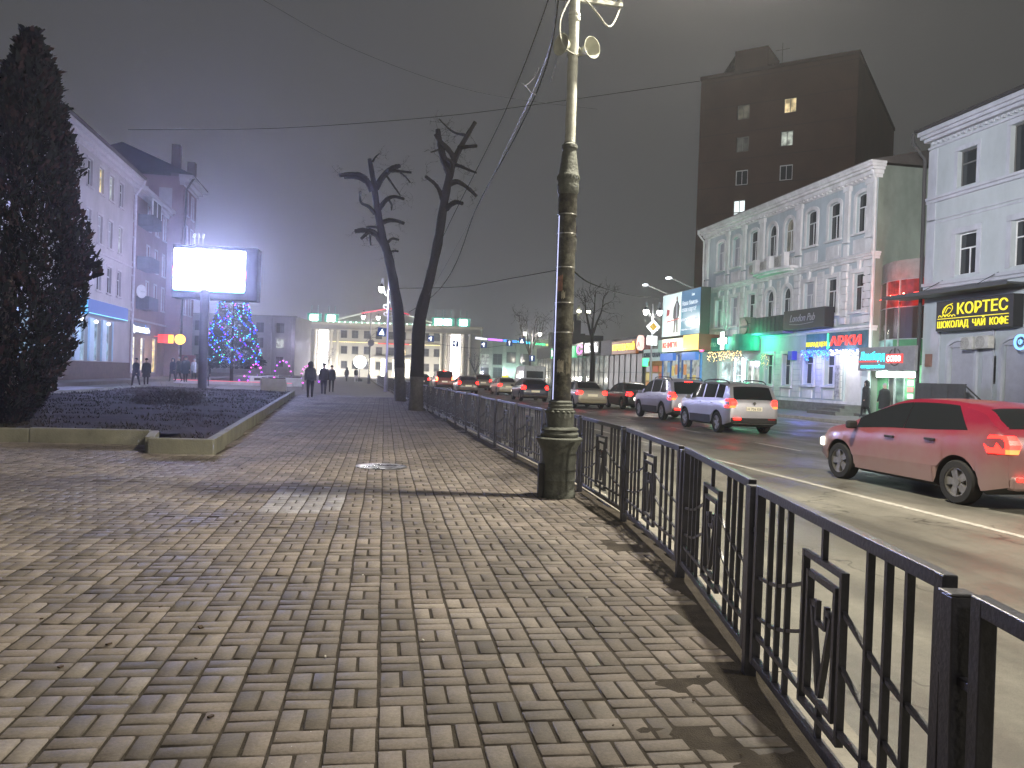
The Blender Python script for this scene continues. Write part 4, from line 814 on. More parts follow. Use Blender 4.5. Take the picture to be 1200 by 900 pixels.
mb = MB(); mb.bb(0, 4.4, 0, .5, 0, 1.35); mb.build('board', M_black, o, bevel=.015)
text('КОРТЕС', .68, E_yel, o, loc=(1.35, -.03, .70), off=.004, fit=2.8, ext=.02); text('ШОКОЛАД  ЧАЙ  КОФЕ', .42, E_yel, o, loc=(.15, -.03, .13), off=.002, fit=4.05, ext=.02)
mb = MB(); mb.bb(.15, 4.2, -.04, -.002, .53, .56)
def neon(P, r_=.018): mb.tube(smooth_path(P, 4), r_, 5)
neon([(.75+.3*math.cos(a_)*1.0+.06*math.sin(a_), -.03, .93+.22*math.sin(a_)+.05*math.cos(a_)) for a_ in [k*PI/6 for k in range(13)]]); neon([(.45, -.03, .75), (.7, -.03, 1.1), (1.05, -.03, 1.2)]); neon([(.62, -.03, .8), (.78, -.03, 1.02), (.95, -.03, .98)])
for x in (.2, .42, .64, .86, 1.06): neon([(x, -.03, .62), (x+.05, -.03, .70), (x+.13, -.03, .68), (x+.17, -.03, .62)])
mb.build('emblem', E_yel, o)
mb = MB(); mb.bb(-1.2, 6.5, -1.4, -.02, 5.85, 5.93); mb.bb(-1.2, 6.5, -1.43, -1.40, 5.8, 5.98)
for x in (1.2, 4.5): mb.bar((x, -1.3, 5.9), (x, -.03, 6.6), .03)
mb.build('canopy', mat('canopy_dark', (.05, .055, .06), .5), hc)
acunit(3.45, 3.6, 'outdoor cooling unit under the coffee shop sign, left of the pair', cL, cR, .4, .9); acunit(4.35, 3.62, 'outdoor cooling unit under the coffee shop sign, right of the pair', cL, cR, .42, .9)
o = thing('round_blue_sign', 'small round glowing blue sign at the right edge', 'sign', wl(cL, cR, 6.3, -.5, 3.55), cR)
mb = MB()
for dx in (0, .75):
    b0 = len(mb.v); mb.lathe([(.24, -.03), (.32, -.03), (.32, .03), (.24, .03)], n=24, cap=False)
    for i in range(b0, len(mb.v)): x, y_, z_ = mb.v[i]; mb.v[i] = (x+dx, z_, y_)
mb.build('ring', emit('ring_blue', (.2, .5, 1), 2.2), o); mb = MB(); mb.bar((0, .02, 0), (0, .46, 0), .03); mb.bar((.75, .02, 0), (.75, .46, 0), .03); mb.build('bracket', M_black, o)
text('Ф', .3, emit('ring_blue', (.2, .5, 1), 2.2), o, loc=(-.1, -.03, -.1)); text('К', .3, emit('ring_blue', (.2, .5, 1), 2.2), o, loc=(.66, -.03, -.1))
mb = MB(); mb.bb(0, .45, 0, .03, 0, .6); o = mb.build('wall_plaque', mat('plaque_brown', (.22, .12, .10), .6)); o.location = wl(cL, cR, .35, -.12, 2.6); o.rotation_euler = (0, 0, cR); tag(o, 'small brown plaque on the corner pilaster of the pale blue house', 'plaque')
o = thing('stair_railing', 'dark panelled stair railing in front of the pale blue house', 'railing', wl(cL, cR, 1.1, -1.1, 0), cR)
mb = MB(); mb.bb(0, 3.0, 0, .03, .55, 1.75)
for k in range(4): mb.bb(-.02+k*1.0, .03+k*1.0, -.02, .05, 0, 1.8)
mb.bb(-.03, 3.05, -.025, .055, 1.75, 1.81); mb.bar((3.0, .015, 1.75), (4.6, .015, .7), .05); mb.bar((4.6, .015, 0), (4.6, .015, .72), .05); mb.build('panel', mat('rail_dark', (.06, .06, .062), .6, var=.4), o)
mb = MB()
for k in range(2): mb = MB(); mb.prism([(1.5+k+.3*math.cos(a_), .62+.3*math.sin(a_)) for a_ in [PI*j/10 for j in range(11)]], (0, -.012, 0), (1, 0, 0), (0, 0, 1), (0, .01, 0)); mb.build('half_disc', mat('disc_pale', (.3, .3, .3)), o)
mb = MB(); mb.bb(0.2, 3.2, .1, 1.0, 0, .5); mb.build('stair_landing', mat('step_stone', (.13, .125, .12)), o)
# ---------------------------------------------------------------- brick tower block behind
tn = (44.84, 67.5); tl = (33.77, 77.8); tR = math.atan2(tn[1]-tl[1], tn[0]-tl[0]); tL = (tl[0], tl[1], 0); TW = math.hypot(tn[0]-tl[0], tn[1]-tl[1])
tb = thing('brick_tower_block', 'tall dark brown brick tower block with a few lit windows', 'building', tL, tR)
hs = []; gl_ = []
for px_, py_, g in ((871, 131, G_dim), (926, 123, G_warm), (870, 169, glass('glass_dim2', lit=(.7, .7, .6), ls=.07)), (922, 162, G_cool), (869, 208, G_dark), (921, 202, G_dark), (866, 243, emit('window_white', (.85, .95, .95), 1.4)), (919, 240, G_dark), (866, 280, G_dark), (918, 278, G_dark)):
    u, v = onwall(tL, tR, px_, py_); hs.append((u-.62, u+.62, v-.75, v+.75)); gl_.append(g)
TH = 32.6; M_br = mat('brick_brown', (.075, .045, .032), .9, var=.3, scale=.4, bump=.3)
wall(tb, TW, TH, hs, M_br, D=26, depth=.2)
for h, g in zip(hs, gl_): window(tb, h, g, M_frame if g is G_dark else M_frdark, style='I', y=.12, f=.09)
mb = MB()
for k in range(12): mb.bb(.02, TW-.02, -.012, -.002, 2.7*k+2.4, 2.7*k+2.5)
mb.bb(-.1, TW+.1, -.1, .3, TH, TH+.35); mb.bb(TW-.2, TW+.1, .3, 26, TH, TH+.35); mb.bb(-.1, .2, .3, 26, TH, TH+.35); mb.build('parapet', mat('brick_edge', (.05, .035, .028), .9), tb)
u, v = onwall(tL, tR, 872, 70); mb = MB(); mb.bb(u-1.7, u+1.7, 2.5, 7, TH, TH+3.4); mb.build('lift_house', M_br, tb); mb = MB(); mb.quad((u-3.9, 2.6, TH), (u-3.9, 5, TH), (u-1.75, 5, TH+3.0), (u-1.75, 2.6, TH+3.0)); mb.build('tin_slope', mat('tin_sheet', (.5, .5, .5), .35, metal=.6, var=.6, scale=1.), tb); mb = MB(); mb.tube([(u+3., 3, TH), (u+3., 3, TH+3.6)], .04, 4); mb.bar((u+2.3, 3, TH+2.9), (u+3.7, 3, TH+2.9), .04); mb.tube([(u+2.1, 3, TH), (u+2.1, 3, TH+1.6)], .04, 4); mb.build('antenna', mat('tin_sheet', (.5, .5, .5), .35, metal=.6, var=.6, scale=1.), tb)
# ---------------------------------------------------------------- long pale block at the left with bank and shops
lL = (-18.5, 46.0, .2); lR = R(90); lb = thing('lilac_block', 'long four-storey lilac plaster block with lit shops on the left', 'building', lL, lR)
M_li = mat('plaster_lilac', (.40, .38, .41), .85, var=.2, scale=.5, bump=.15, streak=.4); M_li2 = mat('plaster_lilac_trim', (.45, .43, .47), .85, var=.15)
LW = 70.3-46; vb = [(13.3, 15.1), (9.75, 11.7), (6.4, 8.3)]; uC = [2.2, 5.0, 7.8, 10.7, 13.4, 15.9, 18.3, 20.8]
hs = [(c-.5, c+.5, a, b) for c in uC for a, b in vb]; shop = [(8.9, 10.9), (12.0, 13.9), (14.9, 16.7), (17.7, 19.4), (5.8, 7.8), (2.5, 4.7)]
hs2 = [(a, b, 1.3, 4.2) for a, b in shop]; wall(lb, LW, 16.3, hs+hs2, M_li, D=14)
mb = MB()
for h in hs: surround(mb, h, .14, .04)
cornice(mb, LW, [(5.5, 5.65, .15), (9.0, 9.12, .08), (15.6, 15.85, .15), (15.85, 16.1, .4), (16.1, 16.35, .7)]); mb.build('ornament', M_li2, lb)
mb = MB(); mb.bb(0, LW, -.12, -.003, 0, 1.25); mb.build('plinth', mat('plinth_brown', (.10, .07, .06), .7, var=.4), lb)
mb = MB(); mb.bb(-.8, LW+.3, -.9, 14, 16.35, 16.5); mb.add([(-.8, -.9, 16.5), (LW+.3, -.9, 16.5), (LW+.3, 7, 18.6), (6., 7, 18.6), (LW+.3, 14, 16.5), (-.8, 14, 16.5)], [(0, 1, 2, 3), (3, 2, 4, 5), (1, 4, 2), (0, 3, 5)]); mb.build('roof', mat('roof_brown', (.09, .08, .085), .7), lb)
for i, h in enumerate(hs): window(lb, h, G_yellow if i in (15,) else (G_cool if i in (18, 22) else (G_milk if i % 3 == 1 else G_dark)), y=.12)
for h in hs2: window(lb, h, glass('glass_bank', lit=(.5, .75, 1.), ls=.5), style='I', y=.2)
for a, b in shop:
    for x0_, x1_, d_ in ((a-.95, a-.02, .14), (b+.02, b+.12, .1)): mb = MB(); mb.bb(x0_, x1_, -d_, -.01, 1.3, 4.3); mb.build('blue_pilaster', mat('panel_ice_blue', (.45, .6, .8), .5, var=.1), lb)
for k, (a, b) in enumerate(shop[:4]):
    o = thing('wall_lantern', ['small round lamp left of the first ice-blue shop bay', 'small round lamp by the second ice-blue shop bay', 'small round lamp by the third ice-blue shop bay', 'small round lamp by the last ice-blue shop bay'][k], 'lamp', wl(lL, lR, a-.36, -.35, 4.05), lR, group='lamps along the ice-blue shopfront'); mb = MB(); mb.lathe([(.0, -.13), (.1, -.09), (.14, 0), (.1, .09), (.0, .13)], n=12, cap=False); mb.build('globe', emit('globe_white', (.9, .95, 1), 4), o, smooth=True); mb = MB(); mb.bar((0, .05, .1), (0, .3, .12), .03); mb.build('bracket', M_frdark, o)
o = thing('bank_sign', 'long glowing blue shop sign on the lilac block', 'sign', wl(lL, lR, 10.2, -.3, 4.5), lR); mb = MB(); mb.bb(2.6, 12.2, -.02, .2, .05, 1.05); mb.build('board', emit('sign_blue_glow', (.01, .13, .75), .55), o); mb = MB(); mb.bb(0, 1.1, -.05, .2, 0, 1.1); mb.bb(2.0, 2.55, -.04, .2, 0, 1.1); mb.build('end_panel', emit('sign_cyan_glow', (.05, .5, 1), 1.2), o)
mb = MB(); mb.bb(2.7, 12.1, -.05, -.021, .06, .12); mb.build('edge_light', emit('letter_cyan', (.25, .75, 1), 1.4), o)
drain('drainpipe', '', [(LW-.1, -.85, 16.2), (LW-.1, -.75, 15.8), (LW-.1, -.2, 15.), (LW-.1, -.18, .4)], lb, mat('pipe_pale', (.5, .48, .55)), .09)
drain('drainpipe', '', [(10.4-1.3, -.85, 16.2), (9.1-.0, -.75, 15.8), (9.1, -.2, 15.2), (9.1, -.15, 5.7)], lb, mat('pipe_pale', (.5, .48, .55)), .07) if False else None
drain('drainpipe', '', [(7.95, -.16, 5.4), (7.95, -.18, .5), (8.1, -.4, .2)], lb, mat('pipe_pale', (.5, .48, .55)), .09)
# second section, set back a little, with balconies and shops
l2L = (-18.9, 70.35, .2); l2 = thing('pink_brown_block', 'dull pink block with balconies and lit shop windows next to the lilac block', 'building', l2L, lR); W2 = 13.5
M_pk = mat('plaster_pink', (.27, .20, .21), .85, var=.25, scale=.5)
hs = [(c-.45, c+.45, a, b) for c in (1.2, 6.4, 9.3, 12.2) for a, b in [(13.2, 15.3), (9.75, 11.7), (6.4, 8.5)]]; hs2 = [(2.2, 3.5, .6, 3.5), (4.9, 6.2, .6, 3.5), (8.9, 10.6, .4, 3.6)]
wall(l2, W2, 16.2, hs+hs2, M_pk, D=13); mb = MB()
for h in hs: surround(mb, h, .14, .04)
cornice(mb, W2, [(4.9, 5.05, .12), (15.5, 15.8, .15), (15.8, 16.05, .4), (16.05, 16.3, .7)]); mb.build('ornament', M_li2, l2)
for h in hs: window(l2, h, G_milk, y=.12)
for h in hs2: window(l2, h, G_yellow if h[0] > 8 else glass('glass_shop_warm', lit=(1, .92, .65), ls=1.3), style='H', y=.15)
mb = MB(); mb.bb(2.9, 6.0, -1.2, -.01, 13.0, 13.15); mb.bb(2.9, 6.0, -1.2, -1.12, 13.15, 14.0); mb.bb(2.9, 2.98, -1.12, -.01, 13.15, 14.); mb.build('balcony', mat('balcony_dark2', (.10, .10, .13), .8), l2)
mb = MB()
for x in (2.92, 4.4, 5.9): mb.bb(x, x+.1, -1.19, -1.1, 14.0, 15.3)
mb.bb(2.9, 6., -1.19, -1.1, 15.3, 15.4); mb.build('balcony_glazing_frame', M_frame, l2); mb = MB(); mb.quad((3.0, -1.15, 14), (5.9, -1.15, 14), (5.9, -1.15, 15.3), (3., -1.15, 15.3)); mb.build('balcony_glazing', G_dark, l2)
for z in (9.3, 5.9):
    mb = MB(); mb.bb(2.9, 6.0, -1.1, -.01, z, z+.14); mb.bb(2.9, 6., -1.1, -1.04, z+.14, z+1.1); mb.bb(2.9, 2.96, -1.04, -.01, z+.14, z+1.1); mb.build('balcony', mat('balcony_dark2', (.10, .10, .13)), l2)
acunit(0, 0, 'outdoor cooling unit beside the satellite dish on the dull pink block', (-18.9+.9, 71.4, 7.2), R(90), .3)
o = thing('satellite_dish', 'white satellite dish on the dull pink block', 'dish', wl(l2L, lR, 1.9, -.7, 7.3), R(60)); mb = MB(); mb.lathe([(.0, .12), (.3, .09), (.55, .0), (.57, .0), (.3, .06), (0, .09)], n=20, cap=False); mb.v = [(x, z_, y) for x, y, z_ in mb.v]; mb.build('reflector', M_frame, o, smooth=True); mb = MB(); mb.bar((0, .1, 0), (.2, .5, -.1), .05); mb.bar((0, .1, 0), (0, -.4, -.05), .02); mb.build('mount', M_frdark, o)
o = thing('shop_sign', 'white glowing shop sign with a blue bird-like emblem on the pink block', 'sign', wl(l2L, lR, .6, -.25, 3.75), lR); mb = MB(); mb.bb(0, 6.6, 0, .2, 0, .95); mb.build('board', mat('board_dark_blue', (.03, .06, .15), .5), o); text('Бристоль', .7, emit('sign_white', (.95, 1, 1), 3.5), o, loc=(.2, -.03, .2), off=.03, fit=5.9); mb = MB(); mb.prism([(3.9, .1), (4.7, .9), (5.1, .15)], (0, -.03, 0), (1, 0, 0), (0, 0, 1), (0, .02, 0)); mb.build('emblem', emit('emblem_blue', (.1, .3, 1), 1.), o)
o = thing('projecting_sign', 'red and yellow glowing sign sticking out from the pink block', 'sign', wl(l2L, lR, 9.2, -.4, 3.2), R(0)); mb = MB(); mb.bb(0, .9, 0, .15, 0, .8, 0); mb.bb(.92, 1.35, 0, .15, 0, .8, 1); mb.lathe([(.0, 0), (.48, 0), (.48, .15), (.0, .15)], c=(1.95, 0, 0), n=20, cap=False, m=2)
k0 = len(mb.v)-80
for i in range(len(mb.v)-4*20, len(mb.v)): x, y_, z_ = mb.v[i]; mb.v[i] = (x, z_, y_+.4)
mb.bar((-.35, .07, .6), (0, .07, .6), .05, m=0); mb.build('panel', [E_red, emit('neon_orange', (1, .45, .03), 2.5), emit('neon_amber', (1, .5, .05), 3)], o)
mb = MB(); mb.bb(0, 1.6, 0, .06, 0, 1.1); o = mb.build('wall_board', mat('board_plum', (.16, .06, .08), .6)); o.location = (-17.6, 84.2, 1.3); tag(o, 'dark plum notice board beyond the pink block', 'sign')
# far taller end block
l3L = (-17.6, 84.0, .2); l3 = thing('far_end_block', 'taller block with chimneys at the end of the left row', 'building', l3L, lR); W3 = 6.6
hs = [(c-.45, c+.45, a, a+2.2) for c in (2.0, 4.6) for a in (16.4, 13., 9.7, 6.4)]; wall(l3, W3, 19.8, hs, M_pk, D=12); mb = MB()
cornice(mb, W3, [(19.0, 19.3, .2), (19.3, 19.6, .6), (19.6, 19.9, 1.0)])
for h in hs: surround(mb, h, .14, .05)
for k in range(5): mb.bb(-.05, -.003, 1.+k*2.2, 2.2+k*2.2, 15.9, 18.6)
mb.build('ornament', M_li2, l3); mb = MB(); mb.add([(-.9, -1.1, 19.9), (W3+.5, -1.1, 19.9), (W3, 6, 23), (1., 6, 23), (W3+.5, 12.5, 19.9), (-.9, 12.5, 19.9)], [(0, 1, 2, 3), (3, 2, 4, 5), (1, 4, 2), (0, 3, 5)]); rf = mb.build('roof', mat('roof_tin2', (.03, .03, .035), .6), l3)
mb = MB(); mb.bb(1.0, 1.8, .6, 1.4, 20, 23.2); mb.bb(5.4, 6.2, 0, .8, 20, 22.6); mb.build('chimney', mat('chimney', (.15, .13, .13), .9), rf)
for h in hs: window(l3, h, G_milk, y=.12)
drain('drainpipe', '', [(-.1, -1., 19.7), (.1, -.3, 18.6), (.1, -.2, .5)], l3, mat('pipe_dark', (.03, .03, .033)), .1)
# ---------------------------------------------------------------- lit columned public building at the end of the street
gL = (-11.2, 184.8, 0); gR = -YAW; gb = thing('columned_building', 'wide floodlit public building with columns and pediment closing the street', 'building', gL, gR); GW = 38.5
M_gw = mat('plaster_cream', (.46, .44, .38), .8, var=.15, scale=.3)
cols = [403, 416, 430, 444, 458, 472, 486, 499, 512]; hs = []
for cx_ in cols:
    for cy_ in (393, 411.5, 429):
        u, v = onwall(gL, gR, cx_, cy_+(cx_-457)*.035); hs.append((u-.75, u+.75, v-.95, v+.85))
GH = onwall(gL, gR, 365, 377)[1]; wall(gb, GW, GH, hs, M_gw, D=14, depth=.25)
for h in hs: window(gb, h, G_dark if random.random() < .8 else G_warm, M_frdark, style='X', y=.15, f=.08)
mb = MB(); cornice(mb, GW, [(GH-1.6, GH-1.4, .25), (GH-.5, GH-.25, .5), (GH-.25, GH+.05, .9)])
_a = onwall(gL, gR, 378.5, 420)[0]; _b = onwall(gL, gR, 533.5, 420)[0]
for u in (_a-3.2, _a-1.8, _a+1.8, _a+3.2, _b-3.2, _b-1.8, _b+1.8, _b+3.2): mb.lathe([(.45, 0), (.45, .3), (.36, .4), (.32, GH-2.1), (.45, GH-2.0), (.45, GH-1.62)], c=(u, -.35, 0), n=14)
mb.build('columns', mat('stone_cream', (.6, .56, .46), .8, var=.1), gb, smooth=True)
E_port = emit('portal_light', (1, .95, 1), 9)
for px_ in (378.5, 533.5): u, v = onwall(gL, gR, px_, 420); mb = MB(); mb.bb(u-1.05, u+1.05, -.15, -.01, .3, GH-1.8); mb.build('light_portal', E_port, gb)
mb = MB(); u0 = onwall(gL, gR, 396, 375)[0]; u1 = onwall(gL, gR, 507, 378)[0]; um = (u0+u1)/2
mb.prism([(u0, GH+.06), (u1, GH+.06), (u1, GH+.5), (um, GH+3.4), (u0, GH+.5)], (0, -.3, 0), (1, 0, 0), (0, 0, 1), (0, 13, 0)); mb.build('pediment', M_gw, gb)
mb = MB(); mb.tube([(u0, -.4, GH+.7), ((u0+um)/2, -.4, GH+2.2)], .09, 4, m=0); mb.tube([((u0+um)/2, -.4, GH+2.25), (um+1, -.4, GH+3.6), ((u1+um)/2, -.4, GH+2.3)], .13, 4, m=1); mb.tube([((u1+um)/2, -.4, GH+2.1), (u1, -.4, GH+.7)], .09, 4, m=0)
mb.build('roof_light_strip', [emit('strip_warmwhite', (.9, 1, .75), 1.6), emit('strip_scarlet', (1, .06, .12), 2.2)], gb)
mb = MB(); n_ = 40
for k in range(n_): x = u0-2+(u1-u0+4)*k/n_; mb.box((x, -.95, GH+.15), (.35, .1, .22), m=k % 2)
mb.build('cornice_lamps', [emit('lamp_greenwhite', (.75, 1, .9), 5), emit('lamp_dimgreen', (.4, 1, .7), 1.2)], gb)
for k, px_ in enumerate((368.5, 388.5, 514, 524.5, 543)):
    u, v = onwall(gL, gR, px_, 377+.03*(px_-368)); mb = MB(); mb.bb(u-1.5, u+1.5, -.5, .5, GH+.1, GH+1.9, 0); mb.bb(u-.85, u+.85, -.62, -.51, GH+.25, GH+1.6, 1)
    for dx in (-.7, .7): mb.bb(u+dx-.08, u+dx+.08, 0, .15, GH+1.9, GH+3.7, 2)
    mb.build('roof_lightbox', [emit('teal_glow', (.08, .5, .38), .5, (.1, .4, .3)), emit('lamp_mint', (.7, 1, .92), 12), emit('mast_pale', (.3, .4, .4), .5, (.4, .5, .5))], gb)
mb = MB(); v5 = onwall(gL, gR, 430, 402)[1]; ca_ = onwall(gL, gR, 443, 402)[0]; cb_ = onwall(gL, gR, 480, 402)[0]
mb.bb(4, ca_, -.3, -.2, v5, v5+.18, 0); mb.bb(ca_, cb_, -.3, -.2, v5-.1, v5+.1, 1); mb.bb(cb_, 30, -.3, -.2, v5-.1, v5+.08, 0); mb.build('facade_light_strip', [emit('strip_gold', (1, .85, .4), 1.6), E_red], gb)
mb = MB(); v6 = onwall(gL, gR, 450, 418)[1]; mb.bb(ca_-1, cb_+2, -.9, -.02, v6-.35, v6); mb.build('porch', M_gw, gb)
mb = MB()
for px_ in (435, 449.5, 463, 477): u, v = onwall(gL, gR, px_, 430); mb.bb(u-.6, u+.6, -.2, -.02, .3, v6-.5)
mb.build('door_light', emit('door_glow', (1, .93, .75), 3.2), gb)
# garlands of coloured light strung across
mb = MB(); pts = [(557, 396), (572, 397.5), (590, 399), (607, 400.5), (622, 402), (640, 404), (664, 407)]
for k, (a, b) in enumerate(zip(pts, pts[1:])): mb.tube([atY(a[0], a[1], 150), atY(b[0]-1.2, b[1], 150)], .22, 5, m=k)
tag(mb.build('light_garland', [emit('g_white', (.9, .9, 1), 1.6), emit('g_violet', (.6, .2, 1), 2.), emit('g_blue', (.05, .3, 1), 2.4), emit('g_cyan', (.05, .7, 1), 2.4), emit('g_green', (.05, .9, .35), 1.8), emit('g_yellow', (.9, .9, .3), 1.4)]), 'rainbow-coloured light garland strung above the far end of the road', 'garland')
# right wing of the square
wL = (26.6, 185, 0); wg = thing('long_wing_building', 'long pale building with uplights behind the queue of cars', 'building', wL, gR); WW = 48
hs = []
for cx_, cy_ in ((568, 421), (583, 421), (599, 419), (640, 422), (568, 437), (583, 437), (615, 421), (655, 424)):
    u, v = onwall(wL, gR, cx_, cy_); hs.append((u-1.1, u+1.1, v-1.3, v+1.3))
WH = onwall(wL, gR, 600, 397)[1]; wall(wg, WW, WH, hs, mat('plaster_grey_green', (.34, .35, .32), .85, var=.2, scale=.2), D=12)
for h in hs: window(wg, h, G_dark if hs.index(h) != 0 else G_cool, M_frdark, style='X', y=.15, f=.09)
mb = MB(); cornice(mb, WW, [(WH-.4, WH, .5)])
for px_ in (562, 575, 591, 607, 628, 646): u, v = onwall(wL, gR, px_, 420); mb.bb(u-.35, u+.35, -.2, -.003, 0, WH-.4)
mb.build('ornament', mat('stone_pale', (.42, .43, .38), .8), wg)
# shaded building left of the lit one
sL = (-34., 166, 0); sR = -YAW*1.0; sb = thing('shaded_building', 'unlit grey classical building behind the fir with lights', 'building', sL, sR); SW = 22
hs = [(c-.8, c+.8, a, a+2.) for c in (3, 7, 11, 15, 19) for a in (1.6, 5.2, 8.2)]; wall(sb, SW, 11.6, hs, mat('plaster_grey', (.34, .33, .32), .85, var=.2, scale=.3), D=12)
for i, h in enumerate(hs): window(sb, h, G_dark if i != 13 else G_cool, M_frdark, style='X', y=.2, f=.08)
mb = MB(); cornice(mb, SW, [(11.2, 11.6, .5)])
for u in (1, 5, 9, 13, 17, 21): mb.bb(u-.4, u+.4, -.2, -.003, 0, 11.2)
mb.build('ornament', mat('stone_shade', (.38, .37, .36), .8), sb)
s2 = thing('beige_rear_building', 'plain beige building glimpsed behind the screen post', 'building', (-46, 130, .2), R(12)); hs = [(c-.6, c+.6, a, a+1.8) for c in (3, 6.5, 10, 13.5, 17) for a in (1.5, 5., 8.)]
wall(s2, 20, 10.4, hs, mat('plaster_beige', (.42, .38, .28), .85, var=.2, scale=.3), D=10)
for h in hs: window(s2, h, G_dark, M_frame, style='T', y=.15)
# ---------------------------------------------------------------- low shop pavilions across the road
def pav(name, label, y0, y1, x, H, cat='building'): return thing(name, label, cat, (x, y0, 0), R(-90)), y0-y1
o, W = pav('glass_pavilion', 'low glazed shop pavilion with steel mullions beyond the kiosks', 118, 72.2, 26.5, 5); 
mb = MB(); mb.bb(0, W, .3, 10, 0, 5.7); mb.build('wall', mat('pav_inner', (.22, .24, .24), .8), o)
mb = MB(); mb.bb(0, W, -.15, .29, 4.15, 5.7); mb.build('fascia', mat('pav_fascia', (.07, .075, .095), .6), o)
mb = MB(); W1 = 118-88
for k in range(26): mb.bb(k*1.75+.03, k*1.75+1.72, .1, .12, .3, 2.2, k % 2 if k < 20 else 2); mb.bb(k*1.75+.03, k*1.75+1.72, .1, .12, 2.26, 4.1, k % 2 if k < 20 else 2)
mb.build('glazing', [glass('glass_pav', lit=(.7, .85, .8), ls=.13), glass('glass_pav2', lit=(.6, .7, .7), ls=.22), glass('film_rose', (.16, .09, .08), .4)], o)
mb = MB()
for k in range(27): mb.bb(k*1.75-.04, k*1.75+.03, .04, .14, .2, 4.15)
mb.bb(0, W, .05, .13, 2.2, 2.26); mb.build('mullions', M_frdark, o)
def signbox(name, label, y0, y1, x, z0, z1, m, txt=None, tm=None, size=None, fit=None, dep=.3):
    s_ = thing(name, label, 'sign', (x, y0, z0), R(-90)); mb = MB(); mb.bb(0, y0-y1, 0, dep, 0, z1-z0); mb.build('board', m, s_, bevel=.01)
    if txt: text(txt, size, tm, s_, loc=((y0-y1)*.05, -.03, (z1-z0)*.5-size*.35), off=.02, fit=fit or (y0-y1)*.9, ext=.02)
    return s_
signbox('orange_shop_sign', 'orange-brown sign with glowing yellow letters on the glazed pavilion', 80.4, 73.0, 26.0, 4.05, 5.4, emit('orange_board', (.35, .09, .01), .35, (.3, .1, .03)), 'КОРОЛЕВСКИЙ', emit('sign_yellow_hot', (1, .75, .05), 2.6), .8)
s_ = thing('oval_sign', 'pale pink egg-shaped glowing sign beside the orange sign', 'sign', (25.9, 72.6, 4.15), R(-90)); s_.scale = (1, 1, .62); mb = MB(); mb.prism([(.75+.75*math.cos(a_), 1.25+(1.3 if math.sin(a_) > 0 else 1.)*math.sin(a_)) for a_ in [2*PI*k/20 for k in range(20)]], (0, 0, 0), (1, 0, 0), (0, 0, 1), (0, .3, 0)); mb.build('board', emit('oval_glow', (1, .62, .55), 1.5), s_); text('А', 1., E_red, s_, loc=(.4, -.03, .8))
signbox('red_sign_panel', 'dark red panel right of the egg-shaped sign', 71.0, 69.7, 26.1, 4.1, 5.5, mat('panel_red', (.25, .03, .03), .6))
signbox('grey_double_panel', 'grey two-part sign panel left of the orange sign', 84.2, 80.6, 26.0, 4.0, 5.6, mat('panel_grey', (.28, .28, .33), .6))
signbox('white_glow_sign', 'white glowing sign partly behind the forked bare tree', 90.5, 84.8, 25.9, 4.3, 5.6, M_black, 'ОБУВЬ', emit('sign_white2', (.95, .95, 1), 4), 1.3)
signbox('magenta_sign', 'magenta glowing letter sign behind the forked bare tree', 93.8, 91, 25.9, 4.1, 5.7, M_black, 'С', emit('sign_magenta', (1, .1, .8), 3), 1.5, 2.4)
signbox('green_white_sign', 'green and white glowing sign right of the postered pole', 107, 94.5, 25.9, 4.0, 5.4, emit('sign_greenglow', (.05, .8, .3), .9), 'МЕГАФОН', E_white, 1.0, 9)
# kiosks
k1 = thing('yellow_kiosk', 'small kiosk with orange and yellow posters under the green sign', 'kiosk', (25.6, 69.1, 0), R(-90)); mb = MB(); mb.bb(0, 5.2, .02, 5, 0, 3.1); mb.build('wall', mat('kiosk_yellow', (.42, .32, .12), .6, var=.3), k1)
mb = MB()
for i in range(3):
    for j in range(3): MB().bb(.3+i*1.6, 1.6+i*1.6, -.02, .015, .7+j*.78, 1.35+j*.78).build('poster', [emit('po_or', (.9, .35, .05), .55), emit('po_ye', (.95, .75, .2), .6), emit('po_wh', (.7, .7, .8), .5), emit('po_re', (.8, .15, .05), .5)][(i+j) % 4], k1)
s_ = signbox('green_info_sign', 'green and grey sign on the roof of the yellow kiosk', 68.9, 63.95, 25.3, 3.2, 4.25, emit('sign_grey_green', (.22, .33, .32), .55, (.3, .4, .4)), 'КАНЦТОВАРЫ', mat('letter_dim', (.08, .1, .14)), .5, 4.2)
mb = MB(); mb.bb(0, 1.4, -.06, -.01, -.45, .25); mb.build('green_light', E_green, s_)
mb = MB(); mb.bb(0, 5.2, -.05, .3, -.42, -.02); mb.build('lower_strip', mat('strip_ochre', (.35, .2, .06)), s_)
k2 = thing('blue_kiosk', 'blue framed bookstall kiosk with poster-filled windows', 'kiosk', (25.2, 63.9, 0), R(-90)); k2.scale = (.94, 1, .92); KW = 8.2; mb = MB(); mb.bb(0, KW, .1, 5, 0, 4.1); mb.build('wall', mat('kiosk_inner', (.12, .14, .18), .7), k2)
mb = MB()
for x in (0, 1.9, 3.6, 4.4, 6.2, 8.05): mb.bb(x, x+.14, -.06, .09, 0, 4.0)
mb.bb(.14, KW, -.04, .08, 3.95, 4.05); mb.bb(.14, KW, -.04, .08, .7, .82); mb.build('frame', mat('kiosk_blue', (.03, .13, .42), .5), k2)
mb = MB()
for x0, x1, q in ((.14, 1.9, 0), (2.04, 3.6, 1), (3.74, 4.4, 1), (4.54, 6.2, 2), (6.34, 8.05, 0)): mb.bb(x0, x1, .04, .06, .82, 3.95, 0)
mb.build('window', glass('glass_kiosk', lit=(.75, .8, .75), ls=.5), k2)
mb = MB()
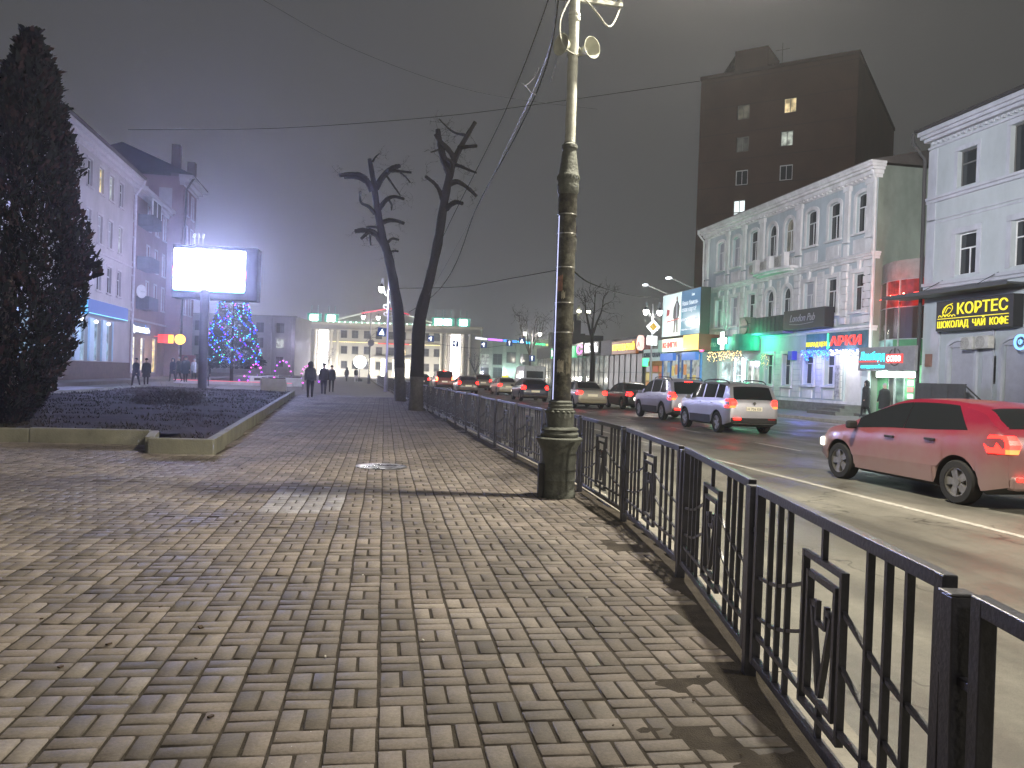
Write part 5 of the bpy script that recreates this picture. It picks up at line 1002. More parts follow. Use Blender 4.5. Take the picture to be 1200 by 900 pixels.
for x0, z0, q in ((2.1, 1., 0), (2.1, 2.1, 1), (2.9, 1.1, 2), (2.9, 2.2, 0), (4.7, 1.0, 3), (4.7, 2.2, 0), (5.5, 1.4, 1), (.4, 1.2, 2), (1.1, 2.4, 3), (6.6, 1.3, 1), (7.3, 2., 2), (3.78, 1.5, 3)): MB().bb(x0, x0+.6, .015, .03, z0, z0+.9).build('poster', [emit('po_or', (.9, .35, .05), .55), emit('po_ye', (.95, .75, .2), .6), emit('po_wh', (.7, .7, .8), .5), emit('po_cy', (.2, .5, .8), .5)][q], k2)
mb = MB(); mb.bb(.3, 3.2, -.35, -.07, 3.45, 4.1); mb.build('blue_awning', emit('awning_blue', (.03, .22, .85), .8), k2); mb = MB(); mb.bb(5.1, 7.9, -.35, -.07, 3.45, 4.1); mb.build('blue_awning', emit('awning_blue', (.03, .22, .85), .8), k2)
s_ = signbox('bookshop_sign', 'cream fascia with red КНИГИ lettering above the blue kiosk', 63.4, 58.95, 24.9, 3.9, 4.95, emit('cream_glow', (.75, .75, .5), .75, (.5, .5, .4)), 'КНИГИ', E_red, .62, 2.9)
mb = MB(); mb.bb(-.9, -.02, 0, .3, 0, 1.0); mb.build('mint_end', emit('mint_glow', (.3, .6, .5), .6), s_)
s_ = signbox('yellow_lightbox', 'square yellow lightbox right of the КНИГИ sign', 58.9, 56.0, 24.85, 3.92, 5.1, emit('box_yellow', (1, .72, .12), 1.5)); mb = MB(); mb.bb(2.91, 2.95, 0, 2.4, 0, 1.18); mb.build('side_panel', mat('side_maroon', (.16, .03, .02), .6), s_)
# big blue billboard on the kiosk roof
s_ = thing('roof_billboard', 'large blue lit billboard with a standing man, above the blue kiosk', 'billboard', (25.0, 63.85, 5.12), R(-90)); s_.scale = (.81, 1, 1); BWd = 9.4; BHt = 3.55
mb = MB(); mb.bb(0, BWd, .02, .8, 0, BHt, 0); mb.build('board', mat('billboard_back', (.05, .05, .05)), s_)
mb = MB(); mb.bb(.05, BWd*.52, 0, .018, .05, BHt-.05, 0); mb.bb(BWd*.52, BWd-.05, 0, .018, .05, BHt*.6, 1); mb.bb(BWd*.52, BWd-.05, .001, .018, BHt*.6, BHt-.05, 2)
mb.build('poster', [emit('bb_pale', (.33, .47, .52), .8, (.4, .5, .5)), emit('bb_teal', (.03, .30, .50), .8), emit('bb_blue', (.04, .20, .42), .8)], s_)
mb = MB(); fm = [(3.1, .3), (3.5, .3), (3.65, 1.4), (3.85, .3), (4.25, .3), (4.2, 1.5), (4.4, 1.6), (4.55, 2.4), (4.1, 2.75), (3.95, 2.85), (3.7, 2.85), (3.5, 2.75), (3.0, 2.3), (2.9, 1.5), (3.1, 1.45)]; mb.prism(fm, (0, -.012, 0), (1, 0, 0), (0, 0, 1), (0, .01, 0), 0)
mb.prism([(3.82+.17*math.cos(a_), 3.03+.2*math.sin(a_)) for a_ in [2*PI*k/12 for k in range(12)]], (0, -.013, 0), (1, 0, 0), (0, 0, 1), (0, .01, 0), 1); mb.prism([(3.68, 1.5), (3.98, 1.5), (3.95, 2.7), (3.75, 2.7)], (0, -.02, 0), (1, 0, 0), (0, 0, 1), (0, .007, 0), 2); mb.prism([(1.2, 1.7), (1.9, 1.8), (2.0, 2.2), (1.3, 2.3)], (0, -.013, 0), (1, 0, 0), (0, 0, 1), (0, .01, 0), 3); mb.prism([(1.4, 1.2), (4.6, 1.35), (4.6, 1.45), (1.4, 1.3)], (0, -.024, 0), (1, 0, 0), (0, 0, 1), (0, .003, 0), 3)
mb.build('printed_figure', [emit('bb_suit', (.05, .06, .09), .5), emit('bb_skin', (.45, .3, .25), .6), emit('bb_shirt', (.5, .55, .65), .7), emit('bb_red', (.6, .06, .08), .7)], s_)
EW = emit('bb_text', (.75, .85, .95), 1.1); text('Наша банков-', .5, EW, s_, loc=(5.2, -.02, 2.35), fit=3.7); text('ская карта!', .5, EW, s_, loc=(5.2, -.02, 1.85), fit=3.3); text('РАССРОЧКА', .32, EW, s_, loc=(5.2, -.02, 1.1), fit=3.6); text('Банк', .3, EW, s_, loc=(7.4, -.02, 3.0)); text('подробнее в отделении', .18, EW, s_, loc=(5.2, -.02, .4), fit=3.4)
for k, (x, lab) in enumerate(((1., 'left'), (7.0, 'right'))):
    f_ = thing('billboard_floodlight', ['lit floodlight on an arm above the left end of the roof billboard', 'unlit floodlight arm above the right end of the roof billboard'][k], 'floodlight', (25.0, 63.8-x*.85, 8.7), R(-90)); mb = MB(); mb.bar((0, .2, -.05), (-.4, -1.7, .75), .06); mb.build('arm', M_al, f_); mb = MB(); mb.box((-.4, -1.8, .72), (.45, .3, .12)); mb.build('head', emit('flood_head', (.9, .95, 1), 6 if k == 0 else .1), f_)
# distant dark buildings beyond the pavilion
o = thing('dark_spired_building', 'dark building with stepped spire beyond the pavilions', 'building', (29, 122, 0)); mb = MB(); mb.bb(2, 6, 0, 6, 0, 8.5); mb.bb(5.5, 9, 0, 6, 0, 8.3); mb.bb(2.6, 5.4, .5, 5, 8.5, 10.6); mb.bb(3.2, 4.8, 1, 4, 10.6, 11.6); mb.lathe([(.4, 11.6), (.05, 13.)], c=(4, 2.5, 0), n=8); mb.build('wall', mat('dark_mass', (.03, .03, .032), .9), o)
mb = MB(); mb.bb(0, 3.2, -1.5, -.2, 0, 8.4); mb.build('side_wing', mat('mass_grey', (.16, .17, .17), .9), o)
# ================================================================ big LED screen on a post
bp_ = atZ(237, 453, .2); sc_dir = R(-3)
s_ = thing('led_billboard', 'blazing white LED screen on a thick post in the lawn', 'billboard', (bp_[0], bp_[1], .15), sc_dir)
Ys = bp_[1]; c0 = atY(203, 337.5, Ys); c1 = atY(288, 290, Ys); sw = c1[0]-c0[0]; sh = atY(203, 290.5, Ys)[2]-c0[2]; x0 = c0[0]-bp_[0]; z0 = c0[2]-.15
mb = MB(); mb.tube([(0, 0, -.2), (0, 0, z0)], .26, 16); mb.build('post', mat('post_grey', (.07, .07, .09), .5, var=.2), s_, smooth=True)
mb = MB(); mb.bb(x0-.12, x0+sw+.75, .02, 1.2, z0-.55, z0+sh+.25); mb.build('cabinet', mat('cabinet_dark', (.02, .02, .025), .7), s_, bevel=.03)
mb = MB(); mb.bb(x0, x0+sw, -.06, .015, z0, z0+sh); mb.build('screen', emit('screen_white', (.46, .52, 1), 170), s_); mb = MB(); mb.bb(x0+.3, x0+sw+.6, 1.205, 1.25, z0, z0+sh); mb.build('rear_fill_panel', emit('rear_fill_glow', (.62, .68, 1), 30), s_)  # unseen glowing rear face, added to brighten the left-hand block
mb = MB(); mb.bb(x0-.08, x0-.003, -.07, .015, z0+sh*.35, z0+sh*.55, 0); mb.bb(x0+sw+.003, x0+sw+.08, -.07, .015, z0+sh*.3, z0+sh*.5, 0); mb.bb(x0, x0+sw, -.07, .015, z0-.12, z0-.003, 1); mb.build('screen_edge', [emit('edge_red', (1, .1, .2), 3), emit('edge_blue', (.2, .5, 1), 5)], s_)
mb = MB()
for dx, a_ in ((-.4, 20), (-.15, -15), (.1, 10)): mb.tube([(x0+sw*.35+dx, .3, z0+sh+.35), (x0+sw*.35+dx, .3, z0+sh+.75)], .02, 5); mb.box((x0+sw*.35+dx, .3, z0+sh+.85), (.12, .1, .25), ry=R(a_))
mb.build('top_sensors', emit('sensor_pale', (.6, .7, 1), 1.2, (.5, .5, .6)), s_)
# ================================================================ fir tree with lights
cb = atZ(271, 448, 0); xt = thing('fir_tree', 'dark fir tree dressed with blue and green lights on the square', 'conifer', (cb[0], cb[1], 0)); TH_ = 8.4
mb = MB(); mb.tube([(0, 0, -.1), (0, 0, 3), (0, 0, TH_)], [.16, .12, .02], 8); mb.build('trunk', M_bark, xt)
mb = MB()
def fir_r(z): return lerp_pts([(1.2, 1.6), (1.7, 2.5), (3, 2.25), (5, 1.7), (7, 1.15), (8.0, .75), (8.4, .2)], z)
for _ in range(17000):
    z = 1.3+7.1*random.random(); ph = random.uniform(0, 2*PI); rr_ = fir_r(z)*(1-.45*random.random()**2)*(1+.2*NZ.noise(Vector((math.cos(ph)*2, math.sin(ph)*2, z*1.3))))
    c_ = Vector((math.cos(ph)*rr_, math.sin(ph)*rr_, z)); d_ = Vector((math.cos(ph), math.sin(ph), random.uniform(-.7, .3))).normalized()*random.uniform(.12, .3); s = Vector([random.gauss(0, .05) for _ in range(3)]); mb.add([c_-s, c_+s, c_+d_], [(0, 1, 2)])
mb.build('crown', mat('fir_needles', (.02, .03, .03), .8), xt, fix=False)
def bulbs(root, pts, mats, r=.04, name='bulbs'):
    L_ = [MB() for _ in mats]
    for c in pts:
        q = random.randrange(len(mats)); s = r*random.uniform(.7, 1.3)
        L_[q].add([(c[0]+s, c[1], c[2]), (c[0]-s, c[1], c[2]), (c[0], c[1]-s, c[2]), (c[0], c[1]+s, c[2]), (c[0], c[1], c[2]+s), (c[0], c[1], c[2]-s)], [(0, 2, 4), (2, 1, 4), (1, 3, 4), (3, 0, 4), (2, 0, 5), (1, 2, 5), (3, 1, 5), (0, 3, 5)])
    for q, m_ in enumerate(mats): L_[q].build(name, m_, root, fix=False)
lt = thing('string_lights', 'blue, cyan and violet light strings draped over the fir tree', 'string lights', (cb[0], cb[1], 0)); pts = []; wr = MB()
for s_i in range(11):
    ph0 = s_i*2*PI/11+.35; P = []
    for k in range(70):
        z = 8.3-6.6*k/70; ph = ph0+.25*math.sin(k*.3+s_i); rr_ = fir_r(z)+.08; c = (math.cos(ph)*rr_, math.sin(ph)*rr_, z+random.gauss(0, .04)); P.append(c)
        if random.random() < .9: pts.append((c[0]+random.gauss(0, .1), c[1]+random.gauss(0, .1), c[2]))
    wr.tube(P[::4], .01, 3)
for k in range(60): ph = PI+random.gauss(0, .9)*1.0; z = random.uniform(2, 5.5); rr_ = fir_r(z)+.1; pts.append((math.cos(ph)*rr_, math.sin(ph)*rr_, z))
wr.build('wire', M_black, lt); bulbs(lt, pts, [E_b1, E_b1, E_b1, E_b2, E_p, E_g, emit('bulb_sky', (.1, .6, 1), 4)], .055)
# frosty round planters, benches and glowing decorations on the square
M_plw = mat('planter_white', (.55, .55, .58), .6, var=.2)
for k, (px_, py_, w_, h_, lab) in enumerate(((321, 456, 1.5, .8, 'white concrete planter at the end of the lawn kerb, nearest of the blocks'), (303, 447, 1.5, .7, 'white concrete block with a dark slot, left of two by the fir tree'), (318, 445, 1.4, .7, 'white concrete block with a dark slot, right of two by the fir tree'), (340, 450, 1.8, .7, 'white concrete planter farther right behind the walking people'))):
    c = atZ(px_, py_+3, 0); o = thing('concrete_planter', lab, 'planter', (c[0], c[1], 0), R(10), group='white concrete blocks on the square'); mb = MB(); mb.bb(-w_/2, w_/2, 0, 1.2, 0, h_); mb.build('body', M_plw, o, bevel=.04)
    mb = MB(); mb.bb(-w_*.25, w_*.25, -.02, .05, h_*.45, h_*.75); mb.build('slot', M_black, o) if k in (1, 2) else None
    mb = MB(); mb.bb(-w_/2+.08, w_/2-.08, .08, 1.12, h_, h_+.05); mb.build('soil', M_soil, o)
c = atZ(275, 451, 0); mb = MB(); mb.box((0, 0, .15), (9., .3, .3)); o = mb.build('low_wall', M_plw); o.location = (c[0], c[1]-.5, 0); o.rotation_euler = (0, 0, R(-6)); tag(o, 'low white wall with a red glowing edge below the fir tree', 'wall')
mb = MB(); mb.box((0, -.17, .28), (9., .04, .05)); e_ = mb.build('glowing_edge', emit('edge_rose', (1, .2, .25), 1.2), o)
c = atZ(352, 456, 0)
o = thing('light_arch', 'violet and blue light arches left of the walking people', 'light decoration', (c[0]-2.2, c[1]+14, 0)); pts = []
for q, (cx_, r_) in enumerate(((-2.6, .9), (-.3, 1.2), (1.8, .9))):
    for k in range(9): a_ = PI*k/8; pts.append((cx_+r_*math.cos(a_)*.6, 0, .6+r_*1.25*math.sin(a_)))
fr_ = MB()
for cx_, r_ in ((-2.6, .9), (-.3, 1.2), (1.8, .9)): fr_.tube([(cx_+r_*.6*math.cos(PI*k/16), 0, .6+r_*1.25*math.sin(PI*k/16)) for k in range(17)], .03, 5); fr_.bb(cx_-r_*.6-.02, cx_-r_*.6+.02, -.02, .02, 0, .6); fr_.bb(cx_+r_*.6-.02, cx_+r_*.6+.02, -.02, .02, 0, .6)
for k in range(16): pts.append((random.uniform(-4, 3), random.uniform(-.3, .3), random.uniform(.2, .7)))
fr_.build('frame', M_frdark, o); bulbs(o, pts, [E_p, emit('bulb_magenta', (1, .1, .7), 6), E_p], .075)
# ================================================================ street lamps
M_post = mat('lamp_post_paint', (.10, .10, .12), .5, var=.3); M_postl = mat('lamp_post_pale', (.35, .34, .40), .5)
def lantern(parent, x, y, z, s=1., st=18, up=False, col=(1, .95, .88)):
    mb = MB(); mb.lathe([(.05, .42), (.1, .36), (.2, .22), (.23, .2), (.23, .17)], c=(x, y, z), n=14); mb.lathe([(.02, .42), (.02, .6), (.0, .6)], c=(x, y, z), n=6, cap=False); lp = mb.build('lantern', M_post, parent, smooth=True)
    mb = MB(); mb.lathe([(.0, -.22), (.1, -.2), (.17, -.08), (.21, .17), (.0, .17)], c=(x, y, z), n=14, cap=False); mb.build('glass_bowl', emit('lantern_glow_%d' % st, col, st), lp, smooth=True); lp.scale = (1, 1, 1); return lp
def scroll(mb, x0, z0, s, d=1): mb.tube([(x0+d*s*(1-t_*.75)*math.sin(t_*5.2), 0, z0+s*(1-t_*.6)*(1-math.cos(t_*5.2))*.6) for t_ in [k/16 for k in range(17)]], .022, 5)
def twin_lamp(label, loc, H, rz=0, st=18, lit=True, star=False, wd=.85, power=260):
    o = thing('street_lamp', label, 'street lamp', loc, rz, group='twin-lantern street lamps'); mb = MB()
    mb.lathe([(.22, 0), (.22, .1), (.15, .25), (.17, .9), (.12, 1.0), (.085, 1.1), (.06, H-.9), (.09, H-.85), (.05, H-.8), (.045, H+.25), (.0, H+.35)], n=12); mb.build('post', M_post if star else M_postl, o, smooth=True)
    mb = MB()
    for d in (-1, 1): mb.tube(smooth_path([(0, 0, H-.7), (d*wd*.5, 0, H-.35), (d*wd*.85, 0, H+.35), (d*wd, 0, H+.45), (d*wd, 0, H+.15)]), .03, 6); scroll(mb, d*.05, H-.75, .33, d)
    mb.build('scroll_arms', M_postl, o)
    if star:
        mb = MB()
        for k in range(8): a_ = k*PI/4; mb.bar((0, -.1, H-2.6), (.7*math.cos(a_), -.1, H-2.6+.7*math.sin(a_)), .05)
        mb.build('star_ornament', M_post, o)
    for d in (-1, 1): lantern(o, d*wd, 0, H-.35, st=st)
    for d in (-1, 1):
        l = lamp('lantern_light', (d*wd, 0, H-.95), power, (1, .9, .75), rad=.12); l.parent = o
    return o
pA = atZ(452, 459, 0); zA = H_A = 7.4
o = thing('street_lamp', 'tall lilac-lit street lamp with one lantern left of the pruned trees', 'street lamp', (pA[0], pA[1], 0)); mb = MB(); mb.lathe([(.16, 0), (.15, .3), (.13, 1.2), (.10, 1.3), (.08, 7.9), (.0, 8.1)], n=12); mb.build('post', mat('post_lilac', (.34, .32, .45), .5), o, smooth=True)
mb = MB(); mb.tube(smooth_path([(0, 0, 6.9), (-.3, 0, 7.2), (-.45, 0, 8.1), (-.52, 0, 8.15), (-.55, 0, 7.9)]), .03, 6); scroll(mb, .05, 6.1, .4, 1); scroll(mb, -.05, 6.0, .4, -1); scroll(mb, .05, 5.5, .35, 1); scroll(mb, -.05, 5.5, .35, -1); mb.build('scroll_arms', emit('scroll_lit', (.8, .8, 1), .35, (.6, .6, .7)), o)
lantern(o, -.55, 0, 7.4, st=30); l = lamp('lantern_light', (-.55, -.05, 6.9), 700, (.95, .9, 1), rad=.12); l.parent = o
mb = MB(); mb.bb(-.035, .035, -.13, -.09, 1.4, 6.); mb.build('led_strip', emit('strip_lilac', (.5, .5, 1), .8), o)
pB = atZ(432, 449.5, 0); twin_lamp('twin-lantern street lamp with a star ornament and round sign left of the trees', (pB[0], pB[1], 0), 7.9, 0, 14, star=True, power=400)
Mb_ = mat('sign_blue', (.03, .10, .42), .45, var=.05); Mw_ = mat('sign_white', (.7, .7, .72), .5, var=.05)
def roadsign(name, label, loc, rz, kind, s=.7):
    o = thing(name, label, 'road sign', loc, rz); mb = MB()
    if kind == 'round': mb.lathe([(.0, 0), (s/2, 0), (s/2, .03), (0, .03)], n=24, cap=False); mb.v = [(x, z_, y) for x, y, z_ in mb.v]; mb.build('plate', mat('sign_back', (.2, .2, .26)), o); return o
    if kind == 'diamond':
        mb.box((0, 0, 0), (s, .03, s), ry=PI/4); mb.build('plate', Mw_, o); mb = MB(); mb.box((0, -.02, 0), (s*.62, .012, s*.62), ry=PI/4); mb.build('symbol', emit('sign_amber', (.75, .38, .03), .25, (.8, .4, .04)), o); return o
    mb.bb(-s/2, s/2, 0, .03, -s/2, s/2); mb.build('plate', Mb_, o); mb = MB()
    if kind == 'walk':
        mb.prism([(-.3*s, -.32*s), (.3*s, -.32*s), (0, .35*s)], (0, -.012, 0), (1, 0, 0), (0, 0, 1), (0, .01, 0)); mb.build('triangle', Mw_, o); mb = MB(); mb.bar((0, -.02, .1*s), (0, -.02, -.08*s), .05*s); mb.bar((0, -.02, -.08*s), (-.09*s, -.02, -.25*s), .04*s); mb.bar((0, -.02, -.08*s), (.09*s, -.02, -.25*s), .04*s); mb.bar((-.1*s, -.02, 0), (.1*s, -.02, .04*s), .03*s); mb.build('walking_figure', M_black, o)
    if kind in ('up', 'left', 'right', 'upleft'):
        mb.bb(-.05*s, .05*s, -.012, -.001, -.35*s, .15*s); mb.prism([(-.16*s, .12*s), (.16*s, .12*s), (0, .38*s)], (0, -.013, 0), (1, 0, 0), (0, 0, 1), (0, .01, 0))
        if kind != 'up': d = -1 if 'left' in kind else 1; mb.bar((0, -.008, -.1*s), (d*.25*s, -.008, .08*s), .08*s); mb.prism([(d*.15*s, .12*s), (d*.36*s, .18*s), (d*.3*s, -.05*s)], (0, -.013, 0), (1, 0, 0), (0, 0, 1), (0, .01, 0))
        mb.build('arrow', Mw_, o)
    return o
c = atY(447.5, 389, pA[1]-.15); roadsign('pedestrian_sign', 'tilted blue pedestrian crossing sign on the lilac-lit post', tuple(c), R(0), 'walk', .62).rotation_euler = (0, R(6), 0)
c = atY(434.7, 402, pB[1]-.15); roadsign('round_road_sign', 'round road sign seen from behind on the starred lamp post', tuple(c), 0, 'round', .75)
# cable with hanging signs
cA = atY(455, 394, 100); cB = atY(622, 399, 100); cm = atY(560, 408, 100)
mb = MB(); mb.tube(smooth_path([cA, atY(500, 401, 100), cm, cB], 6), .03, 4); tag(mb.build('span_wire', M_black), 'span wire carrying the blue signs above the road', 'cable')
for (px_, py_, kd, lab) in ((505, 397, 'left', 'blue lane sign half behind the right pruned tree'), (534, 403, 'left', 'blue lane sign first right of the pruned trees'), (567, 404, 'upleft', 'blue lane sign in the middle of the span wire'), (597, 402, 'up', 'blue straight-on lane sign before the last sign on the wire'), (611.5, 399.5, 'walk', 'blue pedestrian crossing sign at the right end of the span wire')):
    c = atY(px_, py_, 99.8); roadsign('hanging_sign', lab, tuple(c), 0, kd, .78)
tC = atY(763.7, 400, 60.5); twin_lamp('twin-lantern street lamp with yellow diamond sign across the road', (tC[0], tC[1], 0), 7.25, 0, 24, wd=.58, power=420)
c = atY(765.5, 383, 60.3); roadsign('priority_sign', 'yellow and white diamond priority sign on the twin-lantern lamp', tuple(c), 0, 'diamond', .82)
c = atY(764, 399, 60.3); o = thing('junction_plate', 'small white plate with a bent black line below the diamond sign', 'road sign', tuple(c)); mb = MB(); mb.bb(-.42, .42, 0, .02, -.36, .36); mb.build('plate', Mw_, o); mb = MB(); mb.tube(smooth_path([(-.2, -.02, .25), (.05, -.02, .05), (.08, -.02, -.3)]), .045, 5); mb.bar((.1, -.02, .05), (.3, -.02, .22), .03); mb.build('road_line', M_black, o)
tD = atY(623.6, 400, 103); twin_lamp('far twin-lantern street lamp by the round-crowned bare tree', (tD[0], tD[1], 0), 7.4, 0, 20, wd=1., power=500)
c = atY(623.5, 420, 102.8); roadsign('blue_parking_sign', 'blue square sign on the far twin-lantern lamp post', tuple(c), 0, 'up', .8)
c = atY(678, 365, 128); o = thing('floodlight_mast', 'slim mast with hazy floodlights behind the forked bare tree', 'mast', (c[0], 128, 0)); mb = MB(); mb.lathe([(.35, 0), (.2, c[2]+1)], n=10); mb.build('mast', mat('mast_pale2', (.35, .36, .3)), o)
for dx in (0, 1.6): mb = MB(); mb.box((dx, -.3, c[2]), (.6, .3, .35)); mb.build('floodlight', emit('flood_hazy', (1, .95, .7), 14), o)
# ================================================================ overhead wires
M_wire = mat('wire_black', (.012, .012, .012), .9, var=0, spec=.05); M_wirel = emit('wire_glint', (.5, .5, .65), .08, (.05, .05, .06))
def wire(label, P, r, m, n=10):
    mb = MB(); mb.tube(smooth_path(P, n), r, 5); tag(mb.build('overhead_wire', m, smooth=True), label, 'cable')
Q = lambda px_, py_, Y: atY(px_, py_, Y)
wire('thick bundled cable sweeping from the pole top down to the pruned trees', [Q(657, -20, 9.9), Q(640, 78, 12), Q(604, 160, 16), Q(560, 240, 22), Q(508, 346, 31), Q(440, 385, 60)], .012, M_wire)
wire('thin cable left of the bundled cable', [Q(655, -40, 9.9), Q(632, 30, 11.5), Q(600, 112, 14), Q(574, 168, 18), Q(530, 255, 24), Q(500, 318, 31)], .009, M_wire)
wire('pale glinting wire beside the postered pole', [Q(651, -20, 9.8), Q(643, 60, 11), Q(600, 160, 15), Q(545, 270, 22), Q(500, 350, 32)], .004, M_wirel)
wire('pale glinting wire close to the pole shaft', [Q(664, -20, 9.8), Q(655, 55, 10.5), Q(646, 95, 11)], .005, M_wirel)
wire('long sagging cable across the street left of the pole', [Q(150, 152, 45), Q(330, 150, 45), Q(520, 136, 44), Q(660, 118, 42), Q(820, 95, 40)], .016, M_wire)
wire('cable running from the pole to the twin-lantern lamp', [Q(668, 314, 9.9), Q(700, 335, 20), Q(740, 346, 40), Q(772, 350, 60)], .012, M_wire)
wire('cable crossing behind the pole at lamp height', [Q(460, 338, 58), Q(540, 336, 50), Q(600, 326, 40), Q(655, 316, 30)], .02, M_wire)
wire('faint upper cable over the road', [Q(300, -5, 30), Q(420, 60, 34), Q(560, 108, 38), Q(700, 128, 42)], .006, M_wire)
wire('cable from the pale blue house roof to the ornate house', [Q(1088, 152, 33.5), Q(1065, 165, 35), Q(1032, 182, 38)], .02, M_wire) if False else None
mb = MB(); mb.tube(smooth_path([Q(631, 80, 12), Q(625, 92, 12.1), Q(616, 100, 12.1), Q(612, 97, 12.1)]), .008, 4); mb.tube(smooth_path([Q(616, 100, 12.1), Q(622, 108, 12.1), Q(628, 111, 12.2)]), .008, 4); tag(mb.build('cable_tie', M_wirel), 'loose pale tie ends sticking out of the bundled cable', 'cable')
# ================================================================ cars
M_tyre = mat('tyre', (.02, .02, .02), .85, var=.4, scale=8); M_rim = mat('rim', (.30, .29, .27), .4, metal=.7, var=.35, scale=8); M_plast = mat('black_plastic', (.025, .025, .025), .6)
E_tail = emit('tail_red', (1, .012, .008), 11, (.3, .01, .01)); E_tail2 = emit('tail_orange', (1, .35, .05), 3.5); E_dull = mat('tail_dull', (.3, .015, .015), .3, clear=.6); E_head = emit('head_white', (1, .93, .78), 3); M_gl = glass('car_glass', (.012, .014, .016), .05)
M_plate = emit('plate_lit', (.9, .75, .45), .45, (.6, .6, .55)); M_chrome = mat('chrome', (.6, .6, .6), .2, metal=1., var=.1)
def cat_interp(P, s):
    if s <= P[0][0]: return P[0][1]
    if s >= P[-1][0]: return P[-1][1]
    for i in range(len(P)-1):
        if s <= P[i+1][0]:
            (x0, y0), (x1, y1) = P[i], P[i+1]
            m0 = (y1-P[i-1][1])/(x1-P[i-1][0]) if i > 0 else (y1-y0)/(x1-x0)
            m1 = (P[i+2][1]-y0)/(P[i+2][0]-x0) if i+2 < len(P) else (y1-y0)/(x1-x0)
            d = (y1-y0)/(x1-x0)
            if d == 0: m0 = m1 = 0
            else:
                if m0/d < 0: m0 = 0
                if m1/d < 0: m1 = 0
                m0 = max(min(m0, 3*d), -3*abs(d)) if d > 0 else min(max(m0, 3*d), 3*abs(d)); m1 = max(min(m1, 3*d), -3*abs(d)) if d > 0 else min(max(m1, 3*d), 3*abs(d))
            h = x1-x0; t_ = (s-x0)/h
            return (2*t_**3-3*t_**2+1)*y0+(t_**3-2*t_**2+t_)*h*m0+(-2*t_**3+3*t_**2)*y1+(t_**3-t_**2)*h*m1
def car(name, label, loc, paint, sp, rz=0., near=False, tail=None, group='vehicles queueing on the road', cat='car', plate='О 382 КТ', extras=()):
    """body lofted rear (y=0) to front (y=L); sp: L W top belt axles R glass ranges"""
    root = thing(name, label, cat, (loc[0], loc[1], -.12), rz, group); L_, W_, top, belt, ax, Rw = sp['L'], sp['W'], sp['top'], sp['belt'], sp['ax'], sp['R']
    zl = sp.get('zl', .2); hw = W_/2; roofw = sp.get('rw', .73)
    def wid(s):
        a = max(0, 1-s/.35); b = max(0, 1-(L_-s)/.75); return hw*(1-.10*a**2-.24*b**2.2)
    def bel(s): return cat_interp(belt, s)
    def sec(s, k):
        w_ = wid(s); tz = cat_interp(top, s); bz = min(bel(s), tz-.025); gh = tz-bz; wr = w_*(.955-(.955-roofw)*min(1, gh/.5))
        zlo = zl+.12*max(0, 1-(L_-s)/.5)+.10*max(0, 1-s/.35)
        zmid = zlo+(bz-zlo)*.38; zm2 = zlo+(bz-zlo)*.68
        P = [(0, zlo), (w_*.86, zlo), (w_*.965, zlo+.05), (w_*.995, zmid), (w_, zm2), (w_*.988, bz-(bz-zm2)*.3), (w_*.955, bz)]
        for t_ in (.33, .66, .9): P.append((w_*.95+(wr-w_*.95)*t_*(1+.08*(1-t_)), bz+gh*.92*t_))
        P += [(wr*.9, bz+gh*.955), (wr*.62, tz-.012*min(1, gh*3)), (0, tz)]
        z_ = P[k][1]
        if k <= 5:
            for a in ax:
                if abs(s-a) < Rw+.07: z_ = max(z_, min(Rw+math.sqrt((Rw+.07)**2-(s-a)**2), bz-.06))
        return (P[k][0], z_)
    K = 13; st_ = set(round(L_*i/44, 3) for i in range(45))
    for a in ax: st_ |= {round(a+(Rw+.0695)*math.cos(PI*j/14), 3) for j in range(15)}
    st_ |= {round(p[0], 3) for p in top}; st_ = sorted(x for x in st_ if 0 <= x <= L_); st2 = [st_[0]]
    for x in st_[1:]:
        if x-st2[-1] > .008: st2.append(x)
    st_ = st2; mb = MB(); n_ = len(st_)
    for s in st_:
        ring = [sec(s, k) for k in range(K)]; mb.v += [(-x, s, z) for x, z in ring]+[(x, s, z) for x, z in reversed(ring[1:-1])]
    m_ = 2*K-2
    for i in range(n_-1):
        for j in range(m_):
            j2 = (j+1) % m_; mb.f.append((i*m_+j, i*m_+j2, (i+1)*m_+j2, (i+1)*m_+j)); kk = j if j < K-1 else m_-1-j; mb.mi.append(1 if kk in (0, 1) else 0)
    for b in (0, (n_-1)*m_):
        for j in range(K-1): l0, l1 = b+j, b+j+1; r0, r1 = b+(m_-j) % m_, b+(m_-j-1) % m_; q = [l0, l1, r1, r0]; q = [v for i_, v in enumerate(q) if v not in q[:i_]]; mb.f.append(tuple(q)); mb.mi.append(0)
    mb.build('body', [paint, M_plast], root, smooth=True, angle=32)
    def side_patch(name, s0, s1, t0, t1, m, off=.006, parent=None, sides=(-1, 1), lo=None, n=14, slantr=0, slantf=0):
        res = []
        for sd in sides:
            p_ = MB(); 
            for i in range(n+1):
                for j in range(5):
                    t_ = t0+(t1-t0)*j/4; s = s0+slantr*t_+(s1+slantf*t_-s0-slantr*t_)*i/n; w_ = wid(s); tz = cat_interp(top, s); bz = min(bel(s), tz-.025); gh = tz-bz; wr = w_*(.955-(.955-roofw)*min(1, gh/.5))
                    x = (w_*.95+(wr-w_*.95)*t_*(1+.08*(1-t_)))+off; p_.v.append((sd*x, s, bz+gh*.92*t_))
            for i in range(n):
                for j in range(4): a = i*5+j; p_.f.append((a, a+1, a+6, a+5)); p_.mi.append(0)
            res.append(p_.build(name, m, parent or root, smooth=True))
        return res
